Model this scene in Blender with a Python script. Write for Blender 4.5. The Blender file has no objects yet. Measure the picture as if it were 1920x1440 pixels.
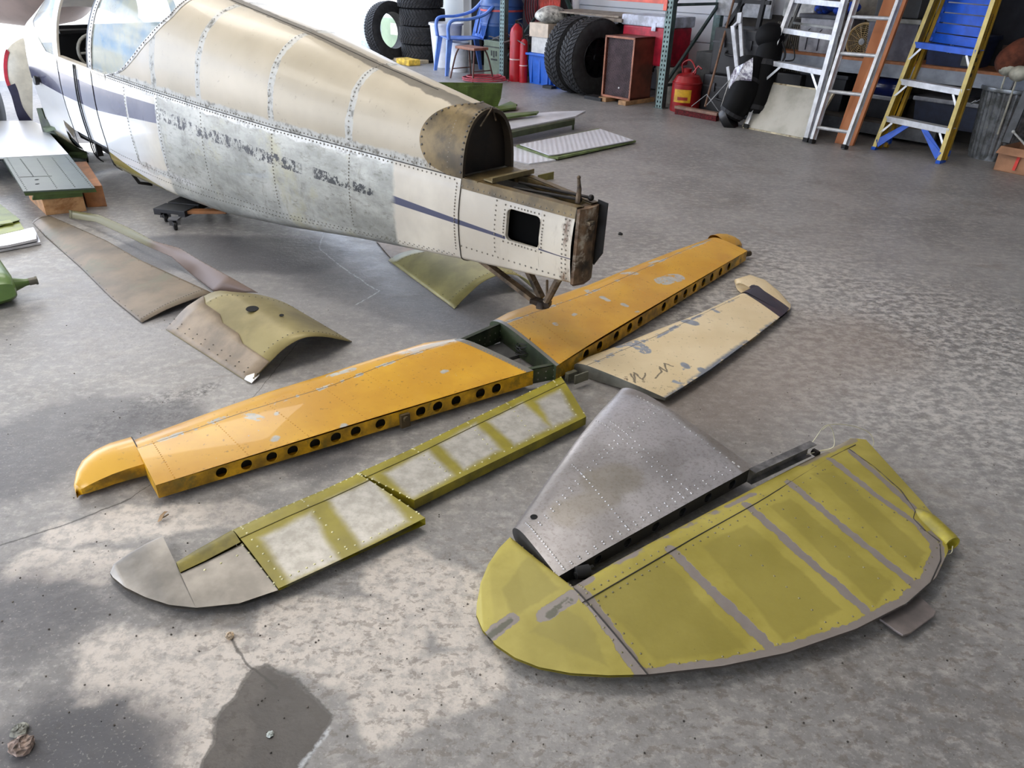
import bpy, bmesh, math, random
import numpy as np
from mathutils import Matrix, Vector
random.seed(7)
C = bpy.context.scene.collection
PI = math.pi
# ------------------------------------------------------------------ camera
F, H, PT, RL = 1400., 1.50, math.radians(29.6), math.radians(1.5)
fw = np.array([0, math.cos(PT), -math.sin(PT)]); _up = np.array([0, math.sin(PT), math.cos(PT)]); _rt = np.array([1., 0, 0])
rt = _rt*math.cos(RL)+_up*math.sin(RL); up = -_rt*math.sin(RL)+_up*math.cos(RL)
def ray(px, py): return rt*((px-960)/F)-up*((py-720)/F)+fw
def at(px, py, z=0.):
    d = ray(px, py); p = d*((z-H)/d[2]); return np.array([p[0], p[1], z])
def solve(base, d1, d2, px, py):
    M = np.array([d1, d2, -ray(px, py)]).T
    return np.linalg.solve(M, np.array([0, 0, H])-np.array(base))
def zat(base, px, py):
    """height above base where the pixel's ray passes a vertical standing on base"""
    n = np.array([-base[1], base[0], 0]); n = n/np.linalg.norm(n)
    return base[2]+solve(base, n, (0, 0, 1.), px, py)[1]
cd = bpy.data.cameras.new('camera'); cam = bpy.data.objects.new('camera', cd); C.objects.link(cam)
cd.sensor_fit = 'HORIZONTAL'; cd.sensor_width = 36; cd.lens = F/1920*36; cd.clip_end = 300; cd.clip_start = .05
cam.matrix_world = Matrix(((rt[0], up[0], -fw[0], 0), (rt[1], up[1], -fw[1], 0), (rt[2], up[2], -fw[2], H), (0, 0, 0, 1)))
S = bpy.context.scene; S.camera = cam
# ------------------------------------------------------------------ light
vs = S.view_settings; vs.view_transform = 'Standard'; vs.look = 'None'; vs.gamma = 1; vs.exposure = 0.52; vs.use_curve_mapping = False
w = bpy.data.worlds.new('sky'); S.world = w; w.use_nodes = True; nt = w.node_tree; nt.nodes.clear()
o_ = nt.nodes.new('ShaderNodeOutputWorld'); bg = nt.nodes.new('ShaderNodeBackground'); nt.links.new(bg.outputs[0], o_.inputs[0])
tc = nt.nodes.new('ShaderNodeTexCoord'); mp = nt.nodes.new('ShaderNodeMapping'); mp.inputs['Scale'].default_value = (1, 1, 2.6)
nz = nt.nodes.new('ShaderNodeTexNoise'); nz.inputs['Scale'].default_value = 2.6; nz.inputs['Detail'].default_value = 6; nz.inputs['Roughness'].default_value = .6
cr = nt.nodes.new('ShaderNodeValToRGB'); cr.color_ramp.elements[0].position = .42; cr.color_ramp.elements[1].position = .60
cr.color_ramp.elements[0].color = (.34, .50, .80, 1); cr.color_ramp.elements[1].color = (1, .98, .95, 1)
nt.links.new(tc.outputs['Generated'], mp.inputs[0]); nt.links.new(mp.outputs[0], nz.inputs['Vector']); nt.links.new(nz.outputs['Fac'], cr.inputs[0]); nt.links.new(cr.outputs[0], bg.inputs['Color'])
SKY = 4.7; bg.inputs['Strength'].default_value = SKY
UD = np.array([.68035673, -.73288111, 0]); ND = np.array([.73288111, .68035673, 0]); B0 = at(1234, 203)
def W(u, v, z=0): return B0+UD*u+ND*v+np.array([0, 0, z])      # along the rack wall, into the wall, up
def sunlamp():
    L = bpy.data.lights.new('sun', 'SUN'); L.energy = 5.; L.angle = .01; L.color = (1, .96, .9)
    o = bpy.data.objects.new('sun', L); C.objects.link(o)
    d = Vector((-ND[0]-.55*UD[0], -ND[1]-.55*UD[1], -1.3)); o.rotation_euler = d.to_track_quat('-Z', 'Y').to_euler()
sunlamp()
def area(name, loc, tgt, sx, sy, e, col):
    L = bpy.data.lights.new(name, 'AREA'); L.shape = 'RECTANGLE'; L.size = sx; L.size_y = sy; L.energy = e; L.color = col
    o = bpy.data.objects.new(name, L); C.objects.link(o); o.location = loc
    o.rotation_euler = (Vector(tgt)-Vector(loc)).to_track_quat('-Z', 'Y').to_euler(); return o
for k_, (u_, v_) in enumerate(((-2, -5.5), (2.5, -5.5), (-2, -10.5), (2.5, -10.5))):      # unseen fill lights added overhead to brighten the foreground
    area('overhead_fill_light', tuple(W(u_, v_, 4.3)), tuple(W(u_, v_, 0)), 2.4, 1.2, 64, (1, .95, .88))
# ------------------------------------------------------------------ materials
def lin(c): return tuple(((x/255)/12.92 if x/255 <= .04045 else ((x/255+.055)/1.055)**2.4) for x in c[:3])+(1,)
class G:
    """small node-graph helper; colours are 0..255 sRGB triples"""
    def __init__(s, name, coord='Object'):
        s.m = bpy.data.materials.new(name); s.m.use_nodes = True; s.t = s.m.node_tree; s.b = s.t.nodes['Principled BSDF']
        s.tc = s.t.nodes.new('ShaderNodeTexCoord'); s.p = s.tc.outputs[coord]
    def node(s, ty, ins=(), **kw):
        n = s.t.nodes.new(ty)
        for k, v in kw.items(): setattr(n, k, v)
        for k, v in (ins.items() if isinstance(ins, dict) else enumerate(ins)):
            if v is None: continue
            if isinstance(v, bpy.types.NodeSocket): s.t.links.new(v, n.inputs[k])
            else:
                n.inputs[k].default_value = v
        return n
    def mt(s, op, a, b=None, c=None): return s.node('ShaderNodeMath', (a, b, c), operation=op).outputs[0]
    def vm(s, op, a, b=None, sc=None):
        n = s.node('ShaderNodeVectorMath', (a, b), operation=op)
        if sc is not None:
            if isinstance(sc, bpy.types.NodeSocket): s.t.links.new(sc, n.inputs['Scale'])
            else: n.inputs['Scale'].default_value = sc
        return n.outputs['Value' if op in ('DOT_PRODUCT', 'LENGTH', 'DISTANCE') else 'Vector']
    def noise(s, sc, det=4, rough=.55, vec=None, dist=0., col=False, stretch=None):
        v = vec or s.p
        if stretch: v = s.vm('MULTIPLY', v, stretch)
        n = s.node('ShaderNodeTexNoise', {'Vector': v, 'Scale': sc, 'Detail': det, 'Roughness': rough, 'Distortion': dist})
        return n.outputs['Color' if col else 'Fac']
    def band(s, x, lo, hi):
        """smoothstep lo..hi -> 0..1"""
        n = s.node('ShaderNodeMapRange', (x, lo, hi, 0., 1.), interpolation_type='SMOOTHSTEP'); return n.outputs[0]
    def mix(s, f, a, b):
        n = s.t.nodes.new('ShaderNodeMix'); n.data_type = 'RGBA'
        for k, v in ((0, f), (6, a), (7, b)):
            if isinstance(v, bpy.types.NodeSocket): s.t.links.new(v, n.inputs[k])
            else: n.inputs[k].default_value = v if k == 0 else lin(v)
        return n.outputs[2]
    def warp(s, amp, sc, vec=None, det=3):
        c = s.noise(sc, det, .6, vec=vec, col=True)
        return s.vm('ADD', vec or s.p, s.vm('SCALE', s.vm('SUBTRACT', c, (.5, .5, .5)), sc=amp*2))
    def flat(s, v, axes=(1, 1, 0)): return s.vm('MULTIPLY', v, axes)
    def seg(s, p, a, b, r, soft=.002):
        """capsule mask from a to b with radius r"""
        a = np.array(a, float); b = np.array(b, float); d = b-a; l2 = max(float(d@d), 1e-9)
        pa = s.vm('SUBTRACT', p, tuple(a)); h = s.node('ShaderNodeMath', (s.vm('DOT_PRODUCT', pa, tuple(d)), 1/l2), operation='MULTIPLY', use_clamp=True).outputs[0]
        D = s.vm('LENGTH', s.vm('SUBTRACT', pa, s.vm('SCALE', tuple(d), sc=h)))
        return s.band(D, r+soft, r-soft)
    def chain(s, p, pts, r, soft=.002):
        o = None
        for a, b in zip(pts[:-1], pts[1:]):
            m = s.seg(p, a, b, r, soft); o = m if o is None else s.mt('MAXIMUM', o, m)
        return o
    def convex(s, p, pts, soft=.01):
        """mask inside a convex polygon (plane xy)"""
        P = [np.array(q[:2], float) for q in pts]; c = sum(P)/len(P); o = None
        for a, b in zip(P, P[1:]+P[:1]):
            n = np.array([-(b-a)[1], (b-a)[0]]); n /= np.linalg.norm(n)
            if n@(c-a) < 0: n = -n
            d = s.mt('SUBTRACT', s.vm('DOT_PRODUCT', p, (n[0], n[1], 0)), float(n@a)); o = d if o is None else s.mt('MINIMUM', o, d)
        return s.band(o, -soft, soft)
    def sep(s, v=None):
        n = s.node('ShaderNodeSeparateXYZ', (v or s.p,)); return n.outputs
    def set(s, col=None, rough=.5, metal=0., bump=None, bs=.3, bd=.002, spec=.5, alpha=None, coat=0.):
        for k, v in (('Base Color', col), ('Roughness', rough), ('Metallic', metal), ('Specular IOR Level', spec), ('Coat Weight', coat)):
            if v is None: continue
            if isinstance(v, bpy.types.NodeSocket): s.t.links.new(v, s.b.inputs[k])
            else: s.b.inputs[k].default_value = lin(v) if k == 'Base Color' else v
        if bump is not None:
            n = s.node('ShaderNodeBump', {'Strength': bs, 'Distance': bd, 'Height': bump}); s.t.links.new(n.outputs[0], s.b.inputs['Normal'])
        return s.m
_mc = {}
def M(name, col, rough=.5, metal=0., var=.12, sc=9., bump=.0, spec=.5, dirt=None):
    if name in _mc: return _mc[name]
    g = G(name); d = tuple(max(0, c*(1-var*1.6)) for c in col); l = tuple(min(255, c*(1+var)) for c in col)
    c = g.mix(g.band(g.noise(sc, 5, .6), .3, .7), d, l)
    if dirt: c = g.mix(g.band(g.noise(sc*.7, 6, .7, dist=.4), .52, .66), c, dirt)
    _mc[name] = g.set(c, rough, metal, bump=g.noise(sc*14, 3) if bump else None, bs=bump, spec=spec); return _mc[name]
# ------------------------------------------------------------------ meshes
class MB:
    def __init__(s): s.v = []; s.f = []; s.mi = []; s.cur = 0
    def add(s, vs, fs):
        o = len(s.v); s.v += [tuple(map(float, p)) for p in vs]
        for f in fs: s.f.append(tuple(i+o for i in f)); s.mi.append(s.cur)
        return s
    def box(s, c, d, R=None):
        """c centre, d full size, R optional 3 axis vectors"""
        c = np.array(c, float); A = np.array(R if R is not None else np.eye(3), float); h = np.array(d)/2.
        vs = [c+A[0]*h[0]*x+A[1]*h[1]*y+A[2]*h[2]*z for x in (-1, 1) for y in (-1, 1) for z in (-1, 1)]
        return s.add(vs, [(0, 1, 3, 2), (4, 6, 7, 5), (0, 4, 5, 1), (2, 3, 7, 6), (0, 2, 6, 4), (1, 5, 7, 3)])
    def beam(s, a, b, w_, h, up_=(0, 0, 1)):
        a = np.array(a, float); b = np.array(b, float); d = b-a; L = np.linalg.norm(d); d /= L
        x = np.cross(d, up_); x /= np.linalg.norm(x); y = np.cross(x, d)
        return s.box((a+b)/2, (w_, L, h), (x, d, y))
    def tube(s, path, r, n=8, closed=False, cap=True):
        P = [np.array(p, float) for p in path]; m = len(P); R = r if hasattr(r, '__len__') else [r]*m; rings = []; vs = []
        ref = np.array([0.31, .17, .93])
        for i in range(m):
            t = P[(i+1) % m]-P[i-1] if closed else P[min(i+1, m-1)]-P[max(i-1, 0)]
            t = t/(np.linalg.norm(t)+1e-12)
            if abs(t@ref) > .98: ref = np.array([1., 0.1, 0])
            x = np.cross(t, ref); x /= np.linalg.norm(x); y = np.cross(x, t); ref = y if abs(y@t) < .9 else ref
            vs += [P[i]+R[i]*(x*math.cos(2*PI*k/n)+y*math.sin(2*PI*k/n)) for k in range(n)]
        fs = [(i*n+k, i*n+(k+1) % n, ((i+1) % m)*n+(k+1) % n, ((i+1) % m)*n+k) for i in range(m if closed else m-1) for k in range(n)]
        if cap and not closed: fs += [tuple(range(n))[::-1], tuple(range((m-1)*n, m*n))]
        return s.add(vs, fs)
    def lathe(s, prof, n=24, c=(0, 0, 0), ax=(0, 0, 1), xd=None, arc=2*PI):
        c = np.array(c, float); a = np.array(ax, float); a /= np.linalg.norm(a)
        x = np.cross(a, (0, 0, 1.) if abs(a[2]) < .9 else (1., 0, 0)) if xd is None else np.array(xd, float); x /= np.linalg.norm(x); y = np.cross(a, x)
        full = arc > 6.28; k_ = n if full else n+1
        vs = [c+a*h+r*(x*math.cos(arc*k/n)+y*math.sin(arc*k/n)) for r, h in prof for k in range(k_)]
        return s.add(vs, [(i*k_+k, i*k_+(k+1) % k_, (i+1)*k_+(k+1) % k_, (i+1)*k_+k) for i in range(len(prof)-1) for k in range(n)])
    def grid(s, rows, close=False):
        n = len(rows[0]); vs = [p for r in rows for p in r]
        return s.add(vs, [(i*n+k, i*n+(k+1) % n, (i+1)*n+(k+1) % n, (i+1)*n+k) for i in range(len(rows)-1) for k in range(n if close else n-1)])
    def poly(s, pts): return s.add(pts, [tuple(range(len(pts)))])
    def prism(s, pts, off):
        """closed solid: polygon pts and the same polygon moved by off"""
        n = len(pts); o = np.array(off, float)
        return s.add([np.array(p, float) for p in pts]+[np.array(p, float)+o for p in pts], [tuple(range(n)), tuple(range(2*n-1, n-1, -1))]+[(k, (k+1) % n, n+(k+1) % n, n+k) for k in range(n)])
    def ball(s, c, r, n=10, m=7, sc=(1, 1, 1)):
        c = np.array(c, float)
        vs = [c+np.array([r*math.sin(PI*i/m)*math.cos(2*PI*k/n)*sc[0], r*math.sin(PI*i/m)*math.sin(2*PI*k/n)*sc[1], r*math.cos(PI*i/m)*sc[2]]) for i in range(m+1) for k in range(n)]
        return s.add(vs, [(i*n+k, i*n+(k+1) % n, (i+1)*n+(k+1) % n, (i+1)*n+k) for i in range(m) for k in range(n)])
    def rivets(s, pts, r=.003, nrm=(0, 0, 1), h=.5):
        nr = np.array(nrm, float)
        for q in pts:
            if len(q) == 2: q, nr = q; nr = np.array(nr, float)
            x = np.cross(nr, (.3, .9, .1)); x /= np.linalg.norm(x); y = np.cross(nr, x); q = np.array(q, float)
            s.add([q+r*(x*math.cos(PI*k/3)+y*math.sin(PI*k/3)) for k in range(6)]+[q+nr*r*h*.8+.6*r*(x*math.cos(PI*k/3)+y*math.sin(PI*k/3)) for k in range(6)]+[q+nr*r*h],
                  [(k, (k+1) % 6, 6+(k+1) % 6, 6+k) for k in range(6)]+[(6+k, 6+(k+1) % 6, 12) for k in range(6)])
        return s
    def mesh(s, name, mats, inv=None, smooth=False, bevel=0):
        me = bpy.data.meshes.new(name); vv = np.array(s.v)
        if inv is not None: vv = (np.c_[vv, np.ones(len(vv))] @ np.array(inv).T)[:, :3]
        me.from_pydata(vv.tolist(), [], s.f)
        for m in (mats if isinstance(mats, (list, tuple)) else [mats]): me.materials.append(m)
        if len(me.materials) > 1: me.polygons.foreach_set('material_index', s.mi)
        bm = bmesh.new(); bm.from_mesh(me); bmesh.ops.remove_doubles(bm, verts=bm.verts, dist=1e-5); bmesh.ops.recalc_face_normals(bm, faces=bm.faces)
        if bevel: bmesh.ops.bevel(bm, geom=[e for e in bm.edges if len(e.link_faces) == 2 and e.calc_face_angle(0) > .6], offset=bevel, segments=2, affect='EDGES', profile=.6, clamp_overlap=True)
        bm.to_mesh(me); bm.free()
        if smooth:
            me.polygons.foreach_set('use_smooth', [True]*len(me.polygons)); me.set_sharp_from_angle(angle=math.radians(smooth if smooth is not True else 40))
        me.update(); return me
def tag(o, label=None, cat=None, group=None, kind=None):
    for k, v in (('label', label), ('category', cat), ('group', group), ('kind', kind)):
        if v: o[k] = v
    return o
def thing(name, label, cat, loc=(0, 0, 0), mat=None, group=None):
    o = bpy.data.objects.new(name, None); C.objects.link(o); o.empty_display_size = .1
    if mat is not None: o.matrix_world = mat
    else: o.location = tuple(loc)
    bpy.context.view_layer.update()
    return tag(o, label, cat, group)
def wm(o):
    m = o.matrix_basis.copy()
    while o.parent: o = o.parent; m = o.matrix_basis @ m
    return m
def part(name, mb, mat, parent, w_=True, smooth=False, bevel=0, label=None, kind=None, mod=None):
    """w_: mesh vertices are given in world space"""
    inv = wm(parent).inverted() if w_ else None
    o = bpy.data.objects.new(name, mb.mesh(name, mat, inv, smooth, bevel)); C.objects.link(o); o.parent = parent
    if mod: mod(o)
    return tag(o, label, None, None, kind)
def single(name, mb, mat, label, cat, smooth=False, bevel=0, group=None, kind=None, loc=None, mod=None):
    """a thing that is one mesh; vertices in world space, origin at the base centre"""
    v = np.array(mb.v)
    if loc is None: loc = ((v[:, 0].min()+v[:, 0].max())/2, (v[:, 1].min()+v[:, 1].max())/2, v[:, 2].min())
    o = bpy.data.objects.new(name, mb.mesh(name, mat, Matrix.Translation(Vector(tuple(loc))).inverted(), smooth, bevel)); C.objects.link(o); o.location = tuple(loc)
    if mod: mod(o)
    return tag(o, label, cat, group, kind)
def struct(name, mb, mat, **k):
    o = bpy.data.objects.new(name, mb.mesh(name, mat, None, k.get('smooth', False))); C.objects.link(o); return tag(o, kind='structure')
def solidify(t):
    def f(o):
        m = o.modifiers.new('thickness', 'SOLIDIFY'); m.thickness = t; m.offset = 0
    return f
def lerp(a, b, t): return np.array(a, float)*(1-t)+np.array(b, float)*t
def samp(pts, n, ts=None):
    """n points along a polyline by arc length"""
    P = np.array(pts, float); L = np.r_[0, np.cumsum(np.linalg.norm(np.diff(P, axis=0), axis=1))]
    t = np.linspace(0, L[-1], n) if ts is None else np.array(ts)*L[-1]
    return np.array([[np.interp(x, L, P[:, k]) for k in range(P.shape[1])] for x in t])
def smoothc(pts, n):
    """Catmull-Rom through pts, n samples per span"""
    P = [np.array(p, float) for p in pts]; o = []
    for i in range(len(P)-1):
        a, b, c, d = P[max(i-1, 0)], P[i], P[i+1], P[min(i+2, len(P)-1)]
        for k in range(n):
            t = k/n; o.append(.5*((2*b)+(c-a)*t+(2*a-5*b+4*c-d)*t*t+(3*b-a-3*c+d)*t**3))
    return o+[P[-1]]
def px(pts, z=0.): return [at(p[0], p[1], p[2] if len(p) > 2 else z) for p in pts]
# ================================================================== SETTING
def concrete(name, outside=False):
    g = G(name)
    n1 = g.noise(1.1, 6, .62, dist=.3); n2 = g.noise(7, 7, .7, stretch=(1, 1.4, 1)); n3 = g.noise(46, 4, .65); n4 = g.noise(.45, 3, .5)
    if outside: return g.set(g.mix(n1, (176, 168, 160), (212, 206, 198)), .8)
    base = g.mix(g.band(n1, .30, .70), (122, 119, 117), (151, 148, 146)); n5 = g.noise(21, 8, .72, stretch=(1, 1.3, 1))
    base = g.mix(g.mt('MULTIPLY', g.band(n2, .48, .66), .35), base, (178, 172, 166)); base = g.mix(g.mt('MULTIPLY', g.band(n5, .50, .62), .38), base, (188, 182, 176)); base = g.mix(g.mt('MULTIPLY', g.band(n5, .50, .38), .22), base, (98, 94, 91))
    base = g.mix(g.mt('MULTIPLY', g.band(g.noise(2.3, 5, .7, dist=.8), .56, .68), .5), base, (120, 112, 104))
    p = g.flat(g.warp(.09, 5, det=5)); q = lambda *a: [tuple(at(x, y)) for x, y in a]
    pf = g.flat(g.warp(.012, 14, det=4))
    # pale scoured cement patches
    pale = None
    for a, b, r in (((235, 1235), (420, 1270), .11), ((300, 1330), (390, 1400), .10), ((560, 1190), (700, 1215), .13), ((760, 1090), (880, 1150), .12), ((120, 1000), (440, 960), .07), ((60, 1060), (200, 1060), .06), ((720, 1330), (900, 1250), .08)):
        m = g.seg(p, at(*a), at(*b), r, .05); pale = m if pale is None else g.mt('MAXIMUM', pale, m)
    pale2 = g.seg(g.flat(g.warp(.25, 1.8, det=4)), at(1850, 700), at(1450, 560), .8, .4)
    spk = g.band(g.noise(26, 9, .74), .40, .56)
    base = g.mix(g.mt('MULTIPLY', g.band(pale, .25, .75), g.mt('MULTIPLY_ADD', spk, .5, .4)), base, (206, 196, 186))
    base = g.mix(g.mt('MULTIPLY', pale2, g.mt('MULTIPLY', g.band(n5, .42, .60), .55)), base, (208, 203, 198))
    # pitted brown speckle on the lower right
    pit = g.mt('MULTIPLY', g.band(g.noise(30, 7, .68, dist=.25, stretch=(1, 1.4, 1)), .53, .59), g.seg(g.flat(g.warp(.2, 2.5)), at(700, 1330), at(1750, 1150), .55, .3))
    base = g.mix(g.mt('MULTIPLY', pit, .5), base, (104, 93, 84))
    # bluish polished zone beside the fuselage, brown tint round the cream elevator
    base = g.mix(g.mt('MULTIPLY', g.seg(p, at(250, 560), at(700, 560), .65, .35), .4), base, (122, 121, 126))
    base = g.mix(g.mt('MULTIPLY', g.seg(p, at(1300, 760), at(1600, 640), .28, .2), .5), base, (134, 119, 107))
    # dark wet-looking stain, then broad darker blotches
    dk = g.convex(g.flat(g.warp(.035, 10, det=6)), [at(*a) for a in ((430, 1262), (500, 1250), (572, 1292), (624, 1346), (560, 1450), (300, 1500), (405, 1350))], .008)
    ring = g.mt('SUBTRACT', g.band(dk, .0, .4), g.band(dk, .55, .95))
    base = g.mix(g.mt('MULTIPLY', dk, .9), base, (60, 54, 50)); base = g.mix(g.mt('MULTIPLY', ring, .5), base, (40, 37, 36))
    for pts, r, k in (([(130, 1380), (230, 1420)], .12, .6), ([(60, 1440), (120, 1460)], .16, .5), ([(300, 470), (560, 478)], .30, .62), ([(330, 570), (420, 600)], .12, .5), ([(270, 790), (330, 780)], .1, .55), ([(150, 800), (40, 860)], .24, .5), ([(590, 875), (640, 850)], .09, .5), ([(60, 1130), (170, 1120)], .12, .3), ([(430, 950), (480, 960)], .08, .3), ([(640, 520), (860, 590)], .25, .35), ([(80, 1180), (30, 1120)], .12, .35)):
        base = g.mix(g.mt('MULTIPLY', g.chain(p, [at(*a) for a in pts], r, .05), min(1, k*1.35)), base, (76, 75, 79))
    # joint, cracks and chalk marks
    crk = g.mt('MAXIMUM', g.chain(pf, q((0, 1024), (120, 985), (245, 935)), .0035, .0015), g.chain(pf, q((245, 935), (430, 800), (560, 640)), .0016, .001))
    crk = g.mt('MAXIMUM', crk, g.chain(pf, q((432, 1200), (470, 1248), (520, 1290)), .003, .002))
    crk = g.mt('MAXIMUM', crk, g.mt('MULTIPLY', g.chain(g.flat(g.warp(.03, 4)), q((1400, 485), (1490, 512)), .010, .012), .5))
    base = g.mix(g.mt('MULTIPLY', crk, .75), base, (58, 54, 50))
    spt = g.mt('MULTIPLY', g.mt('MAXIMUM', g.seg(p, at(215, 800), at(300, 770), .13, .06), g.seg(p, at(330, 745), at(390, 730), .05, .04)), g.band(g.noise(34, 7, .75), .45, .56)); base = g.mix(g.mt('MULTIPLY', spt, .75), base, (66, 64, 66))
    chk = g.mt('MAXIMUM', g.chain(pf, q((607, 438), (598, 466), (640, 500), (700, 540), (712, 545)), .004, .003), g.chain(pf, q((712, 545), (680, 565), (665, 572)), .003, .002))
    chk = g.mt('MAXIMUM', chk, g.chain(pf, q((620, 1365), (560, 1440)), .005, .004))
    base = g.mix(g.mt('MULTIPLY', g.mt('MULTIPLY', chk, g.band(n3, .35, .6)), .7), base, (205, 208, 212))
    base = g.mix(g.mt('MULTIPLY', g.band(n3, .56, .68), .28), base, (76, 72, 68))
    base = g.mix(g.mt('MULTIPLY', g.mt('MULTIPLY', g.band(g.noise(120, 2), .6, .7), g.mt('SUBTRACT', 1., dk)), .2), base, (215, 208, 200))
    rough = g.mt('SUBTRACT', g.mt('MULTIPLY_ADD', n2, .38, .24), g.mt('MULTIPLY', dk, .04))
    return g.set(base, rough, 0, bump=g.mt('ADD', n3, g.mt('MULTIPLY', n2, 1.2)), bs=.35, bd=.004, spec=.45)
WALLV = 1.15
def hangar():
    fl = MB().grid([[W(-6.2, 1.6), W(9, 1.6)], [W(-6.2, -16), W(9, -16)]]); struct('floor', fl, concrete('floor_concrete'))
    ap = MB().grid([[W(-60, 40, -.012), W(-6.2, 40, -.012)], [W(-60, -60, -.012), W(-6.2, -60, -.012)]]); struct('apron_ground', ap, concrete('apron_concrete', True))
    g = G('white_siding'); x = g.sep()[2]
    wl = g.set(g.mix(g.noise(3, 4), (206, 208, 212), (226, 228, 232)), .55)
    dkw = M('tan_siding', (150, 146, 138), .7)
    b = MB()
    for k in range(14):                     # lapped horizontal boards
        z0, z1 = k*.32, k*.32+.315
        b.grid([[W(-4.95, WALLV+.012, z0), W(9, WALLV+.012, z0)], [W(-4.95, WALLV-.012, z0+.01), W(9, WALLV-.012, z0+.01)], [W(-4.95, WALLV, z1), W(9, WALLV, z1)], [W(-4.95, WALLV+.012, z1+.005), W(9, WALLV+.012, z1+.005)]])
    struct('wall_back', b, wl)
    struct('wall_right', MB().box(W(9.05, -7, 2.25), (.1, 17.5, 4.5), (UD, ND, (0, 0, 1))), dkw)
    struct('wall_front', MB().box(W(1.4, -16, 4.0), (15.2, .1, 1.0), (UD, ND, (0, 0, 1))), dkw)      # lintel over the open front door
    struct('ceiling', MB().box(W(1.4, -7.2, 4.55), (15.4, 17.8, .1), (UD, ND, (0, 0, 1))), M('ceiling_white', (215, 214, 208), .8))
    struct('trim_1', MB().box(W(-5.32, WALLV, 2.25), (.75, .25, 4.5), (UD, ND, (0, 0, 1))), M('jamb_white', (238, 238, 236), .5, 0, .0))
    struct('trim_2', MB().box(W(-6.2, -7, 4.3), (.2, 17.5, .4), (UD, ND, (0, 0, 1))), dkw)
hangar()
# ================================================================== FUSELAGE
FO = np.array([.27467611, 2.85783189, .68]); AX = np.array([-.71889961, .69423328, .03497858]); PE = np.array([.69465837, .7193398, 0]); UP = np.array([.02516149, -.02429816, .99938806])
FM = Matrix(((PE[0], AX[0], UP[0], FO[0]), (PE[1], AX[1], UP[1], FO[1]), (PE[2], AX[2], UP[2], FO[2]), (0, 0, 0, 1)))
ST = (0, .56, 1.24, 1.8, 2.4, 3.0, 3.6, 4.5, 5.3)
def tab(vals): return lambda s: float(np.interp(s, ST, vals))
fw_ = tab((.062, .148, .243, .325, .38, .42, .44, .44, .405)); fT = tab((-.02, .262, .345, .425, .49, .56, .63, .60, .235)); fL = tab((-.300, -.343, -.40, -.445, -.475, -.50, -.51, -.50, -.42)); fB = tab((-.318, -.385, -.48, -.565, -.645, -.68, -.70, -.74, -.80))
def se(t, n): c, s_ = math.cos(t), math.sin(t); return math.copysign(abs(c)**(2/n), c), math.copysign(abs(s_)**(2/n), s_)
def upper(s, t, off=0., T=None):
    """t 0..pi from near seam over the ridge to the far seam"""
    w0 = fw_(s)+off; h = (fT(s) if T is None else T)+off; c, z = se(t, 2.35); return (-c*w0, s, max(z, 0)*h)
def lower(s, t, off=0.):
    """t 0..1 near seam to belly centre, 1..2 to the far seam"""
    m = -1
    if t > 1: t = 2-t; m = 1
    w0, L, B = fw_(s)+off, fL(s), fB(s)-off
    if t < .55: k = t/.55; return (m*(w0+.018*math.sin(PI*k)), s, L*k)
    k = (t-.55)/.45; c, z = se(k*PI/2, float(np.interp(s, (0, 1.3, 2.6), (2., 2.2, 3.6)))); return (m*w0*c, s, L+(B-L)*z)
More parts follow.
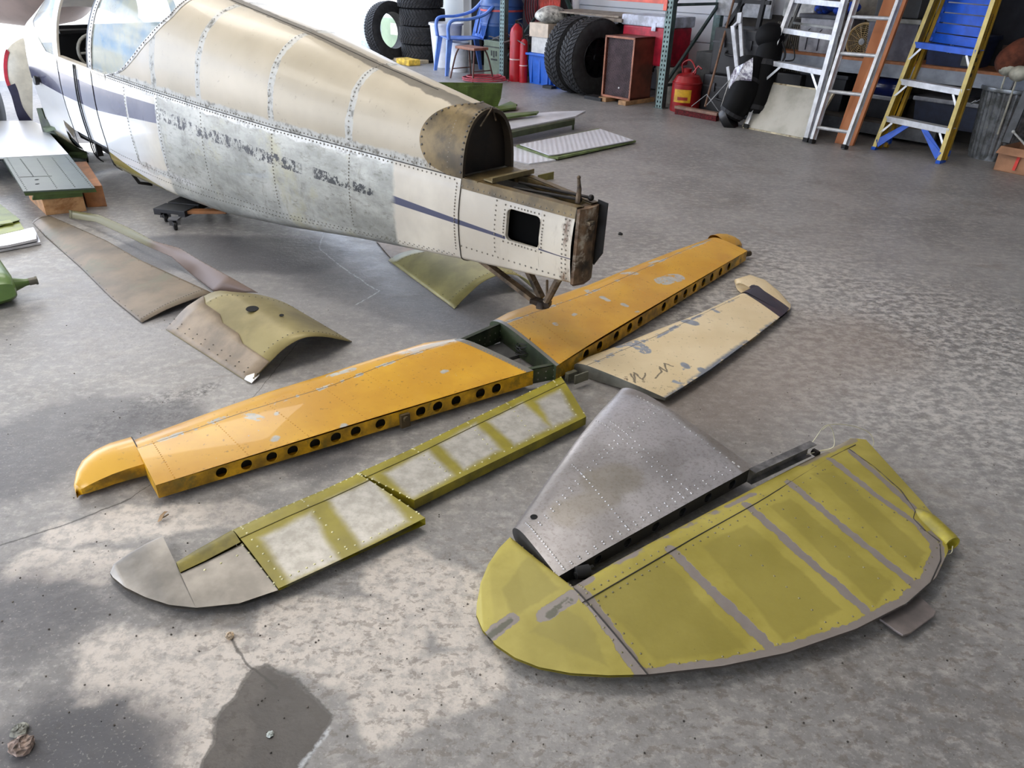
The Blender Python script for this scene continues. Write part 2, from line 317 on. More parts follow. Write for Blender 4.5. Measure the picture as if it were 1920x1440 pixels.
def fus_side_mat():
    g = G('fuselage_side_paint'); sx = g.sep(); y, z = sx[1], sx[2]; p = g.warp(.03, 9, det=5); py = g.sep(p)[1]; pz = g.sep(p)[2]
    mul, mx, sub, add = (lambda a, b: g.mt('MULTIPLY', a, b)), (lambda a, b: g.mt('MAXIMUM', a, b)), (lambda a, b: g.mt('SUBTRACT', a, b)), (lambda a, b: g.mt('ADD', a, b))
    cream = g.mix(g.band(g.noise(2.5, 5), .35, .65), (182, 174, 160), (206, 198, 182))
    cream = g.mix(mul(g.band(g.noise(5, 6, .7, stretch=(1, 2.2, .5)), .55, .75), .3), cream, (150, 135, 110))
    white = g.mix(g.band(y, 2.9, 3.5), cream, (214, 214, 214))
    # stripe
    up1 = g.node('ShaderNodeMapRange', (y, 1.0, 2.95, -.153, -.075)).outputs[0]; lo1 = g.node('ShaderNodeMapRange', (y, 1.0, 2.95, -.190, -.178)).outputs[0]
    up0 = g.node('ShaderNodeMapRange', (y, .06, 1.0, -.2, -.153)).outputs[0]; lo0 = g.node('ShaderNodeMapRange', (y, .06, 1.0, -.204, -.190)).outputs[0]
    up2 = g.node('ShaderNodeMapRange', (y, 2.95, 3.9, -.072, -.10)).outputs[0]; lo2 = g.node('ShaderNodeMapRange', (y, 2.95, 3.9, -.178, -.258)).outputs[0]
    bw = lambda u_, l_: mul(g.band(sub(u_, z), -.001, .001), g.band(sub(z, l_), -.001, .001))
    s0 = mul(bw(up0, lo0), g.band(py, 1.10, 1.08)); s2 = mul(bw(up2, lo2), g.band(y, 2.95, 2.955)); s1 = mul(bw(up1, lo1), mul(g.band(y, 1.0, 1.05), g.band(y, 2.95, 2.9)))
    # peeled, scoured aluminium
    peel = mul(g.band(py, .93, .96), g.band(py, 2.96, 2.93))
    peel = mul(peel, g.band(pz, .06, .045))
    low_edge = mul(mul(g.band(sub(z, -.385), .0, -.02), g.band(py, .05, .2)), g.band(py, 1.0, .9))
    metal = g.mix(g.band(g.noise(3.5, 8, .72, stretch=(1, .6, 1.5)), .32, .68), (134, 134, 127), (184, 183, 175))
    metal = g.mix(mul(g.band(g.noise(11, 8, .78, stretch=(1, 1.3, .6)), .5, .70), .6), metal, (112, 110, 98))
    metal = g.mix(mul(g.band(g.noise(26, 6, .75, stretch=(1, .5, 1.6)), .54, .66), .55), metal, (92, 90, 78))
    metal = g.mix(mul(g.band(g.noise(2.2, 6, .7), .56, .68), .6), metal, (170, 164, 132))
    frag = mul(s1, g.band(g.noise(17, 5, .8, stretch=(1, 1.2, .9)), .50, .52)); frag = mul(frag, g.band(g.mt('ABSOLUTE', sub(pz, g.node('ShaderNodeMapRange', (y, 1.0, 2.95, -.172, -.120)).outputs[0])), .034, .026))
    metal = g.mix(mul(frag, g.band(g.noise(5.5, 2, stretch=(.1, 1, .1)), .34, .40)), metal, (56, 56, 58))
    c = g.mix(mx(s0, s2), white, (62, 64, 88)); c = g.mix(mul(s2, g.band(g.noise(3, 4), .3, .7)), c, (84, 84, 104))
    c = g.mix(peel, c, metal); c = g.mix(mul(low_edge, g.band(g.noise(9, 5), .4, .55)), c, (140, 140, 134))
    # scraped rivet lines: frame at 3.35 and lower seam
    sc = mx(g.band(g.mt('ABSOLUTE', sub(py, 3.35)), .02, .012), g.band(g.mt('ABSOLUTE', sub(py, 2.94)), .022, .012))
    sc = mul(sc, g.band(z, -.52, -.50)); lowscr = mul(g.band(g.mt('ABSOLUTE', add(pz, g.node('ShaderNodeMapRange', (y, 2.0, 3.3, .46, .505)).outputs[0])), .03, .015), mul(g.band(y, 2.6, 2.7), g.band(y, 3.4, 3.3)))
    seam = mul(g.band(pz, -.032, -.022), mul(g.band(y, .95, 1.0), g.band(y, 3.9, 3.8)))
    m_ = mx(mx(sc, lowscr), seam)
    c = g.mix(m_, c, g.mix(g.band(g.noise(30, 4, .7), .32, .55), (126, 125, 120), (190, 189, 184)))
    # belly: bare olive primer skin, cream elsewhere, darker below the lower seam
    line = g.node('ShaderNodeMapRange', (y, 2.66, 3.85, -.66, -.53)).outputs[0]
    olive = mul(g.band(sub(line, z), -.002, .002), mul(g.band(y, 2.5, 2.52), g.band(y, 3.9, 3.86)))
    c = g.mix(olive, c, g.mix(g.noise(3, 4), (122, 112, 62), (154, 142, 88)))
    c = g.mix(mul(g.band(add(z, g.node('ShaderNodeMapRange', (y, 0, 2.6, .34, .6)).outputs[0]), .0, -.05), g.mt('SUBTRACT', 1., olive)), c, g.mix(g.noise(6, 5), (150, 140, 112), (188, 178, 150)))
    # rusty streaks by the tail post
    c = g.mix(mul(g.band(py, .10, .03), g.band(g.noise(14, 5, .7, stretch=(1, 1, .4)), .5, .7)), c, (96, 66, 40))
    rough = g.mt('ADD', .16, g.mt('MULTIPLY', mx(peel, g.band(y, 3.3, 2.9)), .28))
    return g.set(c, rough, mul(peel, .35), bump=g.noise(1.6, 2), bs=.12, bd=.03, coat=.3)
def fus_top_mat():
    g = G('fuselage_upper_paint'); sx = g.sep(); x, y, z = sx; p = g.warp(.022, 11, det=6); px_, py, pz = g.sep(p)
    mul, mx, sub = (lambda a, b: g.mt('MULTIPLY', a, b)), (lambda a, b: g.mt('MAXIMUM', a, b)), (lambda a, b: g.mt('SUBTRACT', a, b))
    c = g.mix(g.band(g.noise(1.7, 4), .3, .7), (160, 149, 128), (180, 168, 147)); c = g.mix(mul(g.band(g.noise(30, 5, .7), .62, .7), .5), c, (120, 112, 96))
    c = g.mix(mul(g.band(g.noise(1.2, 3), .5, .7), g.mt('MULTIPLY', g.band(z, .3, .1), .5)), c, (164, 160, 150))
    m_ = None
    for s_, w0 in ((1.235, .022), (1.79, .022), (2.44, .026), (2.93, .030)):
        k = g.band(g.mt('ABSOLUTE', sub(py, s_)), w0+.003, w0-.003); m_ = k if m_ is None else mx(m_, k)
    ridge = mul(g.band(g.mt('ABSOLUTE', g.mt('ADD', px_, .045)), .036, .026), g.band(z, .1, .15))
    seam = mul(g.band(pz, .045, .03), g.band(y, .7, .8))
    bare = g.mix(g.band(g.noise(22, 5, .7), .34, .52), (108, 106, 98), (176, 175, 169))
    c = g.mix(mx(m_, seam), c, bare); c = g.mix(ridge, c, g.mix(g.noise(12, 5), (84, 78, 68), (122, 114, 100)))
    return g.set(c, g.mt('MULTIPLY_ADD', mx(m_, ridge), .2, .36), 0, bump=g.noise(1.1, 2), bs=.15, bd=.04, coat=.08)
def fuselage():
    T = thing('aircraft_fuselage', 'cream and bare metal aircraft fuselage with navy stripe on a wheeled dolly', 'fuselage', mat=FM)
    side, top = fus_side_mat(), fus_top_mat(); bronze = M('bronze_primer', (100, 84, 54), .42, .25, .22, 8, dirt=(70, 58, 40)); dark = M('dark_interior', (22, 21, 20), .8); black = M('black_rubber_seal', (14, 14, 15), .5)
    oldw = M('grimy_brown_metal', (84, 70, 54), .65, .2, .35, 18, .3, dirt=(150, 138, 116))
    P = lambda n, b, m, **k: part(n, b, m, T, False, **k)
    ss = lambda a, b, n: np.linspace(a, b, n)
    # lower hull; wing cut-out near the nose
    b = MB(); S_ = list(ss(0, 3.84, 60))+list(ss(3.87, 5.3, 24)); tt = list(ss(0, .5, 9))+list(ss(.55, 1.45, 23))+list(ss(1.5, 2, 9))
    n = len(tt); vs = [lower(s, t) for s in S_ for t in tt]; fs = []
    for i in range(len(S_)-1):
        for k in range(n-1):
            s, t = (S_[i]+S_[i+1])/2, (tt[k]+tt[k+1])/2; te = min(t, 2-t); z = lower(s, t)[2]
            if 3.85 < s < 4.75 and z < -.505-.08*(4.5-s) and t < 1.35: continue
            fs.append((i*n+k, i*n+k+1, (i+1)*n+k+1, (i+1)*n+k))
    # access window in the tail side (both sides): local re-cut
    def hole(cs, cz, hs, hz, sgn):
        pass
    b.add(vs, fs); 
    # drop the near-side faces round the tail inspection opening and rebuild them as a frame
    W0, W1, Z0, Z1 = .150, .312, -.200, -.068
    lowhull = MB()
    keep = []
    for f in b.f:
        c = np.mean([b.v[i] for i in f], axis=0)
        if c[1] < .56 and c[0] < 0 and c[2] > -.28: continue
        keep.append(f)
    lowhull.add(b.v, keep)
    def nearpt(s, z, o=0): w0 = fw_(s)+.018*math.sin(PI*min(1, z/fL(s)))+o; return (-w0, s, z)
    s_edge = [x for x in S_ if x < .585]; s0, s1 = 0., s_edge[-1]+0
    kz = [lower(0.3, t)[2] for t in tt if lower(.3, t)[2] > -.285 and t < 1]
    def frame_rows(sa, sb, za, zb):
        lowhull.grid([[nearpt(s, z) for z in ss(za, zb, 5)] for s in ss(sa, sb, 8)])
    sN = [x for x in S_ if x > .56][0]
    frame_rows(0, W0, 0, -.30); frame_rows(W1, sN, 0, -.30); frame_rows(W0, W1, 0, Z1); frame_rows(W0, W1, Z0, -.30)
    P('lower_skin', lowhull, side, smooth=35)
    # opening frame lip with rounded corners
    lip = MB(); cs, cz, hs, hz, r = (W0+W1)/2, (Z0+Z1)/2, (W1-W0)/2, (Z1-Z0)/2, .02
    loop = []
    for qx, qz, a0 in ((1, 1, 0), (-1, 1, 90), (-1, -1, 180), (1, -1, 270)):
        for k in range(5): a = math.radians(a0+k*22.5); loop.append((cs+qx*(hs-r)+r*math.cos(a), cz+qz*(hz-r)+r*math.sin(a)))
    outer = []
    for (a, z) in loop: outer.append((cs+(a-cs)*1.02+(math.copysign(.001, a-cs)), cz+(z-cz)*1.02))
    lip.grid([[nearpt(*q, .0015) for q in outer], [nearpt(*q, -.001) for q in loop], [nearpt(*q, -.014) for q in loop]], close=True)
    # fill the corner between square cut and rounded loop
    for qx, qz, a0 in ((1, 1, 0), (-1, 1, 90), (-1, -1, 180), (1, -1, 270)):
        arc = [nearpt(cs+qx*(hs-r)+r*math.cos(math.radians(a0+k*22.5)), cz+qz*(hz-r)+r*math.sin(math.radians(a0+k*22.5)), .0008) for k in range(5)]
        lip.poly([nearpt(cs+qx*(hs+.002), cz+qz*(hz+.002), .0008)]+arc)
    P('opening_frame', lip, M('cream_paint', (214, 206, 190), .35))
    P('tail_interior', MB().grid([[(-fw_(s)+.028, s, z) for z in (-.03, -.31)] for s in (.02, .30, .6)]), M('black_cavity', (6, 6, 6), .95, spec=.1))
    # upper skin aft of the cabin
    P('upper_skin', MB().grid([[upper(s, t) for t in ss(0, PI, 61)] for s in ss(.62, 2.75, 60)]), top, smooth=35)
    # bronze fairing panel with round front edge
    b = MB(); rows = []
    for k, t in enumerate(ss(0, PI, 61)):
        zz = max(0, se(t, 2.35)[1]); e = .60+.205*math.sin(min(1, (zz*.90+.09))*PI)**.5 if zz > .005 else .64
        e = max(e, .615); rows.append([upper(.555+(e-.555)*q, t, .004) for q in ss(0, 1, 8)])
    P('fairing_panel', b.grid(rows), bronze, smooth=35)
    # open end: dark bulkhead set back, with a folded lip
    b = MB(); b.poly([upper(.60, t, -.012) for t in ss(0, PI, 41)]); P('bulkhead', b, M('dark_brown_bulkhead', (26, 19, 15), .6, .1, .35, 14))
    b = MB(); b.grid([[upper(.555, t, .004) for t in ss(0, PI, 41)], [upper(.555, t, -.010) for t in ss(0, PI, 41)], [upper(.60, t, -.012) for t in ss(0, PI, 41)]]); P('bulkhead_lip', b, M('dark_lip', (52, 42, 30), .5))
    b = MB(); b.tube([(-.055, .556, .20), (0, .545, .270), (.03, .552, .215)], .004, 6); P('ridge_brace', b, oldw, smooth=True)
    # tail deck: plates either side of an open slot, cross board, rods
    b = MB()
    for m in (-1, 1):
        o_ = [(m*fw_(s), s, .001) for s in (.56, .3, 0)]; i_ = [(m*.02, .0, .001), (m*.045, .12, .001), (m*.085, .40, .001), (m*.06, .56, .001)]
        b.poly(o_+i_); b.grid([o_, [(p[0]+m*.0015, p[1], -.055) for p in o_]])
        b.grid([i_, [(p[0], p[1], -.03) for p in i_]])
    b.box((0, .52, .002), (.28, .09, .006)); P('tail_deck', b, bronze)
    for m in (-1, 1): P('deck_edge_strip', MB().grid([[(m*(fw_(s)+.003+.018*math.sin(PI*min(1, max(0, z/fL(s))))), s, z) for s in ss(0, .56, 10)] for z in (.003, -.018, -.040)]).grid([[(m*(fw_(s)+.003), s, .003), ][0:1]+[(m*(fw_(s)-.03), s, .004)] for s in ss(0, .56, 10)]), bronze)
    P('deck_strap', MB().box((.01, .44, .012), (.25, .05, .006)).box((.01, .415, .018), (.25, .003, .02)), M('bronze_strap', (126, 112, 78), .5, .2))
    b = MB(); b.tube([(-.045, .36, -.01), (.0, .05, .012)], .006, 8).tube([(.03, .40, -.01), (.035, .02, .02)], .006, 8).ball((.0, .045, .012), .013).ball((.035, .015, .02), .013); P('control_rod', b, M('dark_steel', (44, 40, 38), .45, .6), smooth=True)
    b = MB(); b.tube([(-.005, .045, 0), (-.005, .045, .055), (-.008, .05, .095)], [.012, .009, .006], 8).ball((-.008, .05, .098), .008); P('control_horn', b, oldw, smooth=True)
    # tail post
    b = MB(); zt, zb = -.004, -.312
    b.grid([[(-.062, 0, z), (-.058, -.012, z), (-.02, -.02, z), (.03, -.02, z), (.058, -.012, z)] for z in ss(zt, zb, 9)]); b.poly([(-.062, 0, zb), (-.055, -.01, zb-.008), (0, -.02, zb-.012), (.055, -.01, zb-.008), (.062, 0, zb)])
    b.poly([(-.062, 0, zt), (-.058, -.012, zt), (-.02, -.02, zt), (.03, -.02, zt), (.058, -.012, zt), (.062, .03, zt), (-.062, .03, zt)])
    P('tail_post', b, M('rust_streaked_metal', (98, 78, 60), .6, .3, .4, 10, .3, dirt=(176, 166, 150)))
    b = MB(); b.prism([(.062, 0, .012), (.068, -.045, .006), (.070, -.045, -.20), (.066, -.01, -.26), (.062, .0, -.24)], (.004, 0, 0)); P('rear_flange', b, M('black_flange', (30, 27, 25), .5, .3))
    b = MB(); b.box((-.01, -.03, -.06), (.03, .02, .015)).tube([(-.01, -.03, -.075), (-.01, -.045, -.075)], .012, 8); P('hinge_bracket', b, oldw)
    # tailwheel struts
    tip = (-.03, .19, -.475)
    b = MB(); b.beam((-.10, .50, -.345), tip, .034, .018, (0, 0, 1)).beam((.02, .33, -.35), (.0, .20, -.462), .026, .024).tube([(-.012, .09, -.31), (-.02, .155, -.46)], .016, 8)
    b.tube([(.05, .22, -.40), (.0, .17, -.45)], .006, 6); P('tailwheel_strut', b, oldw)
    b = MB(); b.lathe([(0, -.018), (.026, -.018), (.026, .012), (.014, .018), (0, .018)], 14, (-.025, .175, -.475), (.1, .2, 1)).beam((-.045, .22, -.465), (-.01, .14, -.47), .04, .02); P('tailwheel_fork', b, M('dark_rusty_steel', (52, 42, 34), .55, .5, .3, 20), smooth=True)
    # cabin: boundary of rear window, pillar and windscreen
    def zt(s, t): return upper(s, t)
    ts = ss(0, PI, 81)
    def sb(t):
        z = upper(3.2, t)[2]; return float(np.interp(z, (0, .015, .05, .10, .17, .30, .44, .56), (3.60, 3.5, 3.36, 3.25, 3.13, 2.95, 2.80, 2.76)))
    def sp(t): z = upper(3.8, t)[2]; return 3.86-.42*z
    cab = M('cabin_cream', (214, 206, 192), .28, .0, .08, 3)
    b = MB(); b.grid([[upper(lerp(2.75, sb(t), q), t) for q in ss(0, 1, 10)] for t in ts]); P('cabin_aft_skin', b, top, smooth=35)
    gl = G('hazy_glass'); cl = gl.mix(gl.band(gl.noise(5, 5, .6), .35, .65), (176, 206, 226), (226, 232, 214)); gm = gl.set(cl, .10, 0, spec=.8)
    tr = gl.node('ShaderNodeBsdfTransparent'); ms = gl.node('ShaderNodeMixShader', (gl.mt('MULTIPLY_ADD', gl.noise(3, 4), .3, .30), tr.outputs[0], gl.b.outputs[0])); gl.t.links.new(ms.outputs[0], gl.t.nodes['Material Output'].inputs[0])
    for nm, t0, t1 in (('side_window', .0, PI*.5), ('side_window', PI*.5, PI)):
        tr_ = ss(t0, t1, 36); b = MB(); b.grid([[upper(lerp(sb(t), sp(t), q), t, -.003) for q in ss(0, 1, 12)] for t in tr_]); w_ = P(nm, b, gm, smooth=35)
    alu = M('bare_aluminium_strip', (190, 188, 184), .4, .5, .15, 20, dirt=(90, 86, 80))
    b = MB(); b.grid([[upper(sb(t)+d, t, o) for t in ts] for d, o in ((-.012, .002), (.0, .004), (.028, .004), (.03, -.002))]); b.grid([[upper(sp(t)+d, t, o) for t in ts] for d, o in ((-.03, -.002), (-.028, .004), (.028, .004), (.03, -.004))])
    P('window_frame', b, alu, smooth=35)
    b = MB(); R_ = []
    for t in ss(.02, PI/2, 46):
        for s in (sb(t)+.014, sp(t)-.005):
            q = np.array(upper(s, t, .005)); c0 = np.array((0, s, 0.)); nrm = (q-c0)/np.linalg.norm(q-c0); R_.append((q, nrm))
    P('frame_screws', b.rivets(R_, .0065, h=.3), M('screw_dark', (52, 50, 48), .5), kind='stuff')
    b = MB(); b.grid([[upper(sp(t)+d, t, o) for t in ts] for d, o in ((.03, .001), (.062, .001), (.062, -.015))]); P('door_jamb', b, black, smooth=35)
    # windscreen pillar, windscreen, nose deck
    def sq(t): z = upper(4.4, t)[2]; return 4.50-.35*z
    b = MB(); b.grid([[upper(sq(t)+d, t, o) for t in ts] for d, o in ((-.05, -.012), (-.05, .003), (.045, .003), (.06, -.002))]); P('windscreen_pillar', b, cab, smooth=35)
    def sw(t): z = upper(4.7, t)[2]; return float(np.interp(z, (0, .1, .25, .45), (4.75, 4.9, 5.05, 4.75)))
    b = MB(); b.grid([[upper(lerp(sq(t)+.05, max(sq(t)+.06, sw(t)), q), t, -.002) for q in ss(0, 1, 8)] for t in ts]); P('windscreen', b, gm, smooth=35)
    b = MB(); b.grid([[upper(lerp(max(sq(t)+.055, sw(t)-.01), 5.3, q), t, .001) for q in ss(0, 1, 12)] for t in ts]); P('cowl_deck', b, cab, smooth=35)
    b = MB(); b.grid([[upper(lerp(sp(t)+.06, sq(t)-.045, q), t, .0) for q in ss(0, 1, 10)] for t in ss(PI*.36, PI*.64, 16)]); P('cabin_roof', b, cab, smooth=35)
    # sill and seams
    b = MB(); 
    for m in (-1, 1): b.grid([[(m*(fw_(s)+.004), s, z) for s in ss(3.62, 4.5, 12)] for z in (-.045, .004)]+[[(m*(fw_(s)-.04), s, .004) for s in ss(3.62, 4.5, 12)]])
    P('door_sill', b, cab)
    b = MB(); 
    for s_, o in ((3.86, .002), (4.50, .001), (.56, .0025)): b.tube([lower(s_, t, o) for t in ss(0, .75 if s_ > 1 else 1, 14)], .0022, 5)
    b.tube([upper(.62, t, .004) for t in ss(0, .01, 2)], .001, 4)
    b.tube([lower(s, 0.0, .001)[:2]+(0.0,) for s in ss(.56, 3.7, 40)], .0025, 5); b.tube([upper(s, PI/2-.12, .001) for s in ss(.85, 2.75, 20)], .0018, 4)
    P('panel_seam', b, M('seam_dark', (50, 46, 42), .7), kind='stuff')
    b = MB(); b.tube([lower(4.16+.03*math.sin(t*3), t, .006) for t in ss(.01, .72, 16)], .005, 6).tube([lower(4.13+.02*math.sin(t*3), t, .006) for t in ss(.01, .72, 16)], .004, 6); P('door_seal', b, black, smooth=True)
    b = MB(); q = lower(5.06, .30, .01); b.lathe([(0, 0), (.03, 0), (.034, .02), (.030, .03), (0, .03)], 14, q, (-1, 0, .1)).tube([q, (q[0]-.03, q[1]-.05, q[2]+.04)], .006, 6); P('exhaust_stub', b, black, smooth=True)
    # interior
    inn = MB(); inn.grid([[(-.39, s, -.02), (-.39, s, -.40), (0, s, -.47), (.39, s, -.40), (.39, s, -.02)] for s in ss(2.9, 5.2, 8)]); inn.poly([(-.40, 2.92, -.02), (-.39, 2.92, -.42), (.39, 2.92, -.42), (.40, 2.92, -.02)]); inn.poly([(-.38, 5.2, .0), (-.37, 5.2, -.42), (.37, 5.2, -.42), (.38, 5.2, .0)]); P('cabin_tub', inn, dark)
    inn = MB(); inn.grid([[(-.34, s, -.50), (-.30, s, -.60), (.30, s, -.60), (.34, s, -.50)] for s in ss(3.87, 4.85, 5)]); inn.grid([[np.array(lower(s, t, -.03)) for t in ss(.3, 1.6, 14)] for s in ss(3.9, 4.72, 5)][0:0] or [[(-.36, s, -.47), (.36, s, -.47)] for s in (3.87, 4.74)]); inn.poly([(-.40, 3.88, -.47), (-.36, 3.88, -.60), (-.2, 3.88, -.69), (.2, 3.88, -.69), (.36, 3.88, -.60), (.40, 3.88, -.47)]); inn.poly([(-.38, 4.74, -.47), (-.34, 4.74, -.62), (-.18, 4.74, -.73), (.18, 4.74, -.73), (.34, 4.74, -.62), (.38, 4.74, -.47)]); inn.grid([[(.05, s, -.47), (.05, s, -.72)] for s in (3.88, 4.74)]); inn.grid([[(-.31, s, -.50), (-.29, s, -.60), (-.24, s, -.71), (0, s, -.73)] for s in (3.88, 4.74)]); inn.box((-.33, 4.3, -.57), (.03, .84, .05)).box((-.33, 4.1, -.62), (.04, .03, .14)).box((-.32, 4.45, -.62), (.04, .03, .16)).box((-.30, 4.5, -.56), (.06, .6, .05)).box((0, 3.86, -.6), (.72, .02, .16)).tube([(-.3, 3.95, -.62), (-.2, 4.2, -.70), (-.25, 4.5, -.60)], .02, 8).tube([(-.33, 3.9, -.66), (-.3, 3.82, -.76), (-.22, 3.8, -.78)], .012, 6); P('wheel_well', inn, M('cavity_shade_black', (30, 28, 28), .6, .1, .4, 12))  # near-black walls put in for the shade inside the cavity
    b = MB(); b.box((0, 4.62, .06), (.78, .04, .24)).box((0, 4.56, .15), (.76, .12, .02)); P('instrument_panel', b, M('panel_black', (24, 24, 28), .5))
    b = MB(); cx = (-.2, 4.42, .02); b.tube([(cx[0]+.115*math.cos(a), cx[1]+.02*math.sin(a), cx[2]+.115*math.sin(a)) for a in ss(0, 2*PI, 25)[:-1]], .011, 8, closed=True).tube([(cx[0]-.1, cx[1], cx[2]), (cx[0]+.1, cx[1], cx[2])], .009, 6).tube([cx, (cx[0], 4.6, .02)], .012, 8); P('control_wheel', b, M('wheel_grey', (150, 148, 140), .5), smooth=True)
    for xx in (-.2, .2):
        b = MB(); b.box((xx, 3.9, -.28), (.36, .42, .12)).box((xx, 3.68, -.05), (.36, .1, .42)); P('seat', b, M('seat_fabric_dark', (44, 42, 44), .9), bevel=.02)
    # rivets
    b = MB(); R_ = []
    def lr(s, t): q = np.array(lower(s, t, .001)); return (q, (np.array((-1., 0, 0)) if t < .5 else (lambda d: d/np.linalg.norm(d))(np.array((q[0], 0, q[2]-fL(s)*.7)))))
    for s in np.arange(.60, 3.84, .026): R_ += [(np.array((-fw_(s)-.003, s, -.012)), (-1, 0, 0)), (np.array((-fw_(s)-.002, s+.01, .014)), (-1, 0, 0))]
    for s in np.arange(.60, 3.84, .03): R_ += [lr(s, .545), lr(s+.012, .57)]
    for s_ in (.585, 1.235, 1.79, 2.44, 2.93, 3.36): R_ += [lr(s_, t) for t in np.arange(.04, .52, .022)]
    for s_ in (1.24, 1.8, 2.44, .64):
        for t in np.arange(.08, PI/2 if s_ > 1 else .9, .07):
            q = np.array(upper(s_, t, .002)); R_.append((q, q*np.array((1, 0, 1))/np.linalg.norm(q*np.array((1, 0, 1)))))
    for s in np.arange(.02, .56, .028): R_ += [(np.array(nearpt(s, -.293, .001)), (-1, 0, 0)), (np.array(nearpt(s, -.028, .003)), (-1, 0, 0))]
    for z in np.arange(-.05, -.29, -.02): R_ += [(np.array(nearpt(s, z, .001)), (-1, 0, 0)) for s in (.022, .04, .37)]
    for k in range(0, 40):
        a = k/40*2*PI; e = 1.16; sx_, cz_ = math.cos(a), math.sin(a); m_ = 1/max(abs(sx_), abs(cz_)); R_.append((np.array(nearpt(cs+sx_*m_*hs*e, cz+cz_*m_*hz*e, .001)), (-1, 0, 0)))
    b.rivets(R_, .0042); P('rivets', b, M('rivet_grey', (128, 122, 112), .45, .5), kind='stuff')
    b = MB(); R_ = []
    for t in np.arange(.06, PI*.95, .11):
        zz = max(0, se(t, 2.35)[1]); e = max(.615, .60+.205*math.sin(min(1, (zz*.90+.09))*PI)**.5)
        for s in (e-.012, .566): q = np.array(upper(s, t, .005)); R_.append((q, q*np.array((1, 0, 1))/np.linalg.norm(q*np.array((1, 0, 1)))))
    b.rivets(R_, .006, h=.4); P('fairing_screws', b, M('screw_dark', (52, 50, 48), .5), kind='stuff')
fuselage()
# ================================================================== TAIL SURFACES ON THE FLOOR
def wing(b, LE, TE, T, hE, n=14, c0=.3, z0=.004, zle=None, sub=6, tail=1.0, cut=1., nose=True):
    """closed foil skin between matching leading and trailing edge points; T, hE per station (scalars or lists)"""
    m = len(LE); k = (m-1)*sub+1; ts = np.linspace(0, 1, k)
    def rs(L): L = np.array([list(p[:2]) for p in L]); x = np.linspace(0, 1, m); return np.array([[np.interp(t, x, L[:, 0]), np.interp(t, x, L[:, 1])] for t in ts])
    l, e = rs(LE), rs(TE); f = lambda v: np.interp(ts, np.linspace(0, 1, len(v)), v) if hasattr(v, '__len__') else np.full(k, float(v))
    t_, h_ = f(T), f(hE); cs = [1-math.cos(a) for a in np.linspace(0, PI/2, n//2+1)]; cs = [c*c0 for c in cs]+list(np.linspace(c0, 1, n//2+2)[1:])
    up_, lo_ = [], []
    for i in range(k):
        zc = z0+t_[i]/2; u_, d_ = [], []
        for c in cs:
            y = t_[i]/2*math.sqrt(max(0, 1-((c0-c)/c0)**2)) if c < c0 else h_[i]/2+(t_[i]-h_[i])/2*(1-((c-c0)/(1-c0))**1.5)
            if not nose: y = max(y, h_[i]/2)
            p = l[i]*(1-c)+e[i]*c
            zlow = zc-y; u_.append((p[0], p[1], zc+y)); d_.append((p[0], p[1], max(z0*.5, zlow)))
        up_.append(u_); lo_.append(d_)
    rows = [u_[::-1]+d_[1:] for u_, d_ in zip(up_, lo_)]
    b.grid(rows); return up_, lo_, rows
def endcap(b, row): b.poly(row)
def web(b, A, B, zt, zb, holes, nr, rk=.36):
    """spar web from A to B with round lightening holes; zt, zb functions of t"""
    A = np.array(A[:2]); B = np.array(B[:2]); L = np.linalg.norm(B-A); hs = sorted(holes); ed = [0.]+[(p+q)/2 for p, q in zip(hs[:-1], hs[1:])]+[1.]
    P = lambda t, z: (*(A+(B-A)*t), z)
    for h, t0, t1 in zip(hs, ed[:-1], ed[1:]):
        r = rk*(zt(h)-zb(h)); zc = (zt(h)+zb(h))/2; w0 = min(h-t0, t1-h, .05/L*1.3); ring, out = [], []
        for k in range(16):
            a = 2*PI*k/16; c, s_ = math.cos(a), math.sin(a); m = 1/max(abs(c), abs(s_)); t = h+c*m*w0
            ring.append(P(h+c*r/L, zc+s_*r)); out.append(P(t, zb(t)+(zt(t)-zb(t))*(s_*m+1)/2))
        inn = [tuple(np.array(p)+np.array(nr)*.004) for p in ring]
        b.grid([out, ring, inn], close=True)
        for u, v in ((t0, h-w0), (h+w0, t1)):
            if v-u > 1e-5: b.grid([[P(t, zt(t)), P(t, zb(t))] for t in np.linspace(u, v, 3)])
def line_pts(a, b, step, z=0.): a = np.array(a, float); b = np.array(b, float); n = max(2, int(np.linalg.norm(b-a)/step)); return [a+(b-a)*k/n for k in range(n+1)]
def on_top(ups, i, c):
    row = ups[int(round(i*(len(ups)-1)))]; k = c*(len(row)-1); j = min(int(k), len(row)-2); return np.array(row[j])*(1-k+j)+np.array(row[j+1])*(k-j)
def local(g, L): return lambda *a: [tuple(np.array(at(*q))-np.array([L[0], L[1], 0])) for q in a]
def flatz(p): return [(q[0], q[1], 0) for q in p]
GREEN = M('dark_green_primer', (44, 54, 34), .55, .1, .25, 9, dirt=(70, 70, 56))
def loc2(*pix, z=.05):
    v = [at(*p, z) for p in pix]; return lambda q: q
class Tone:
    """pixel -> flat object coordinates of a thing at L, at the height of its skin"""
    def __init__(s, L, z): s.L = np.array(L); s.z = z
    def __call__(s, *a): r = [(at(q[0], q[1], s.z)-s.L)*[1, 1, 0] for q in a]; return [tuple(v) for v in r]
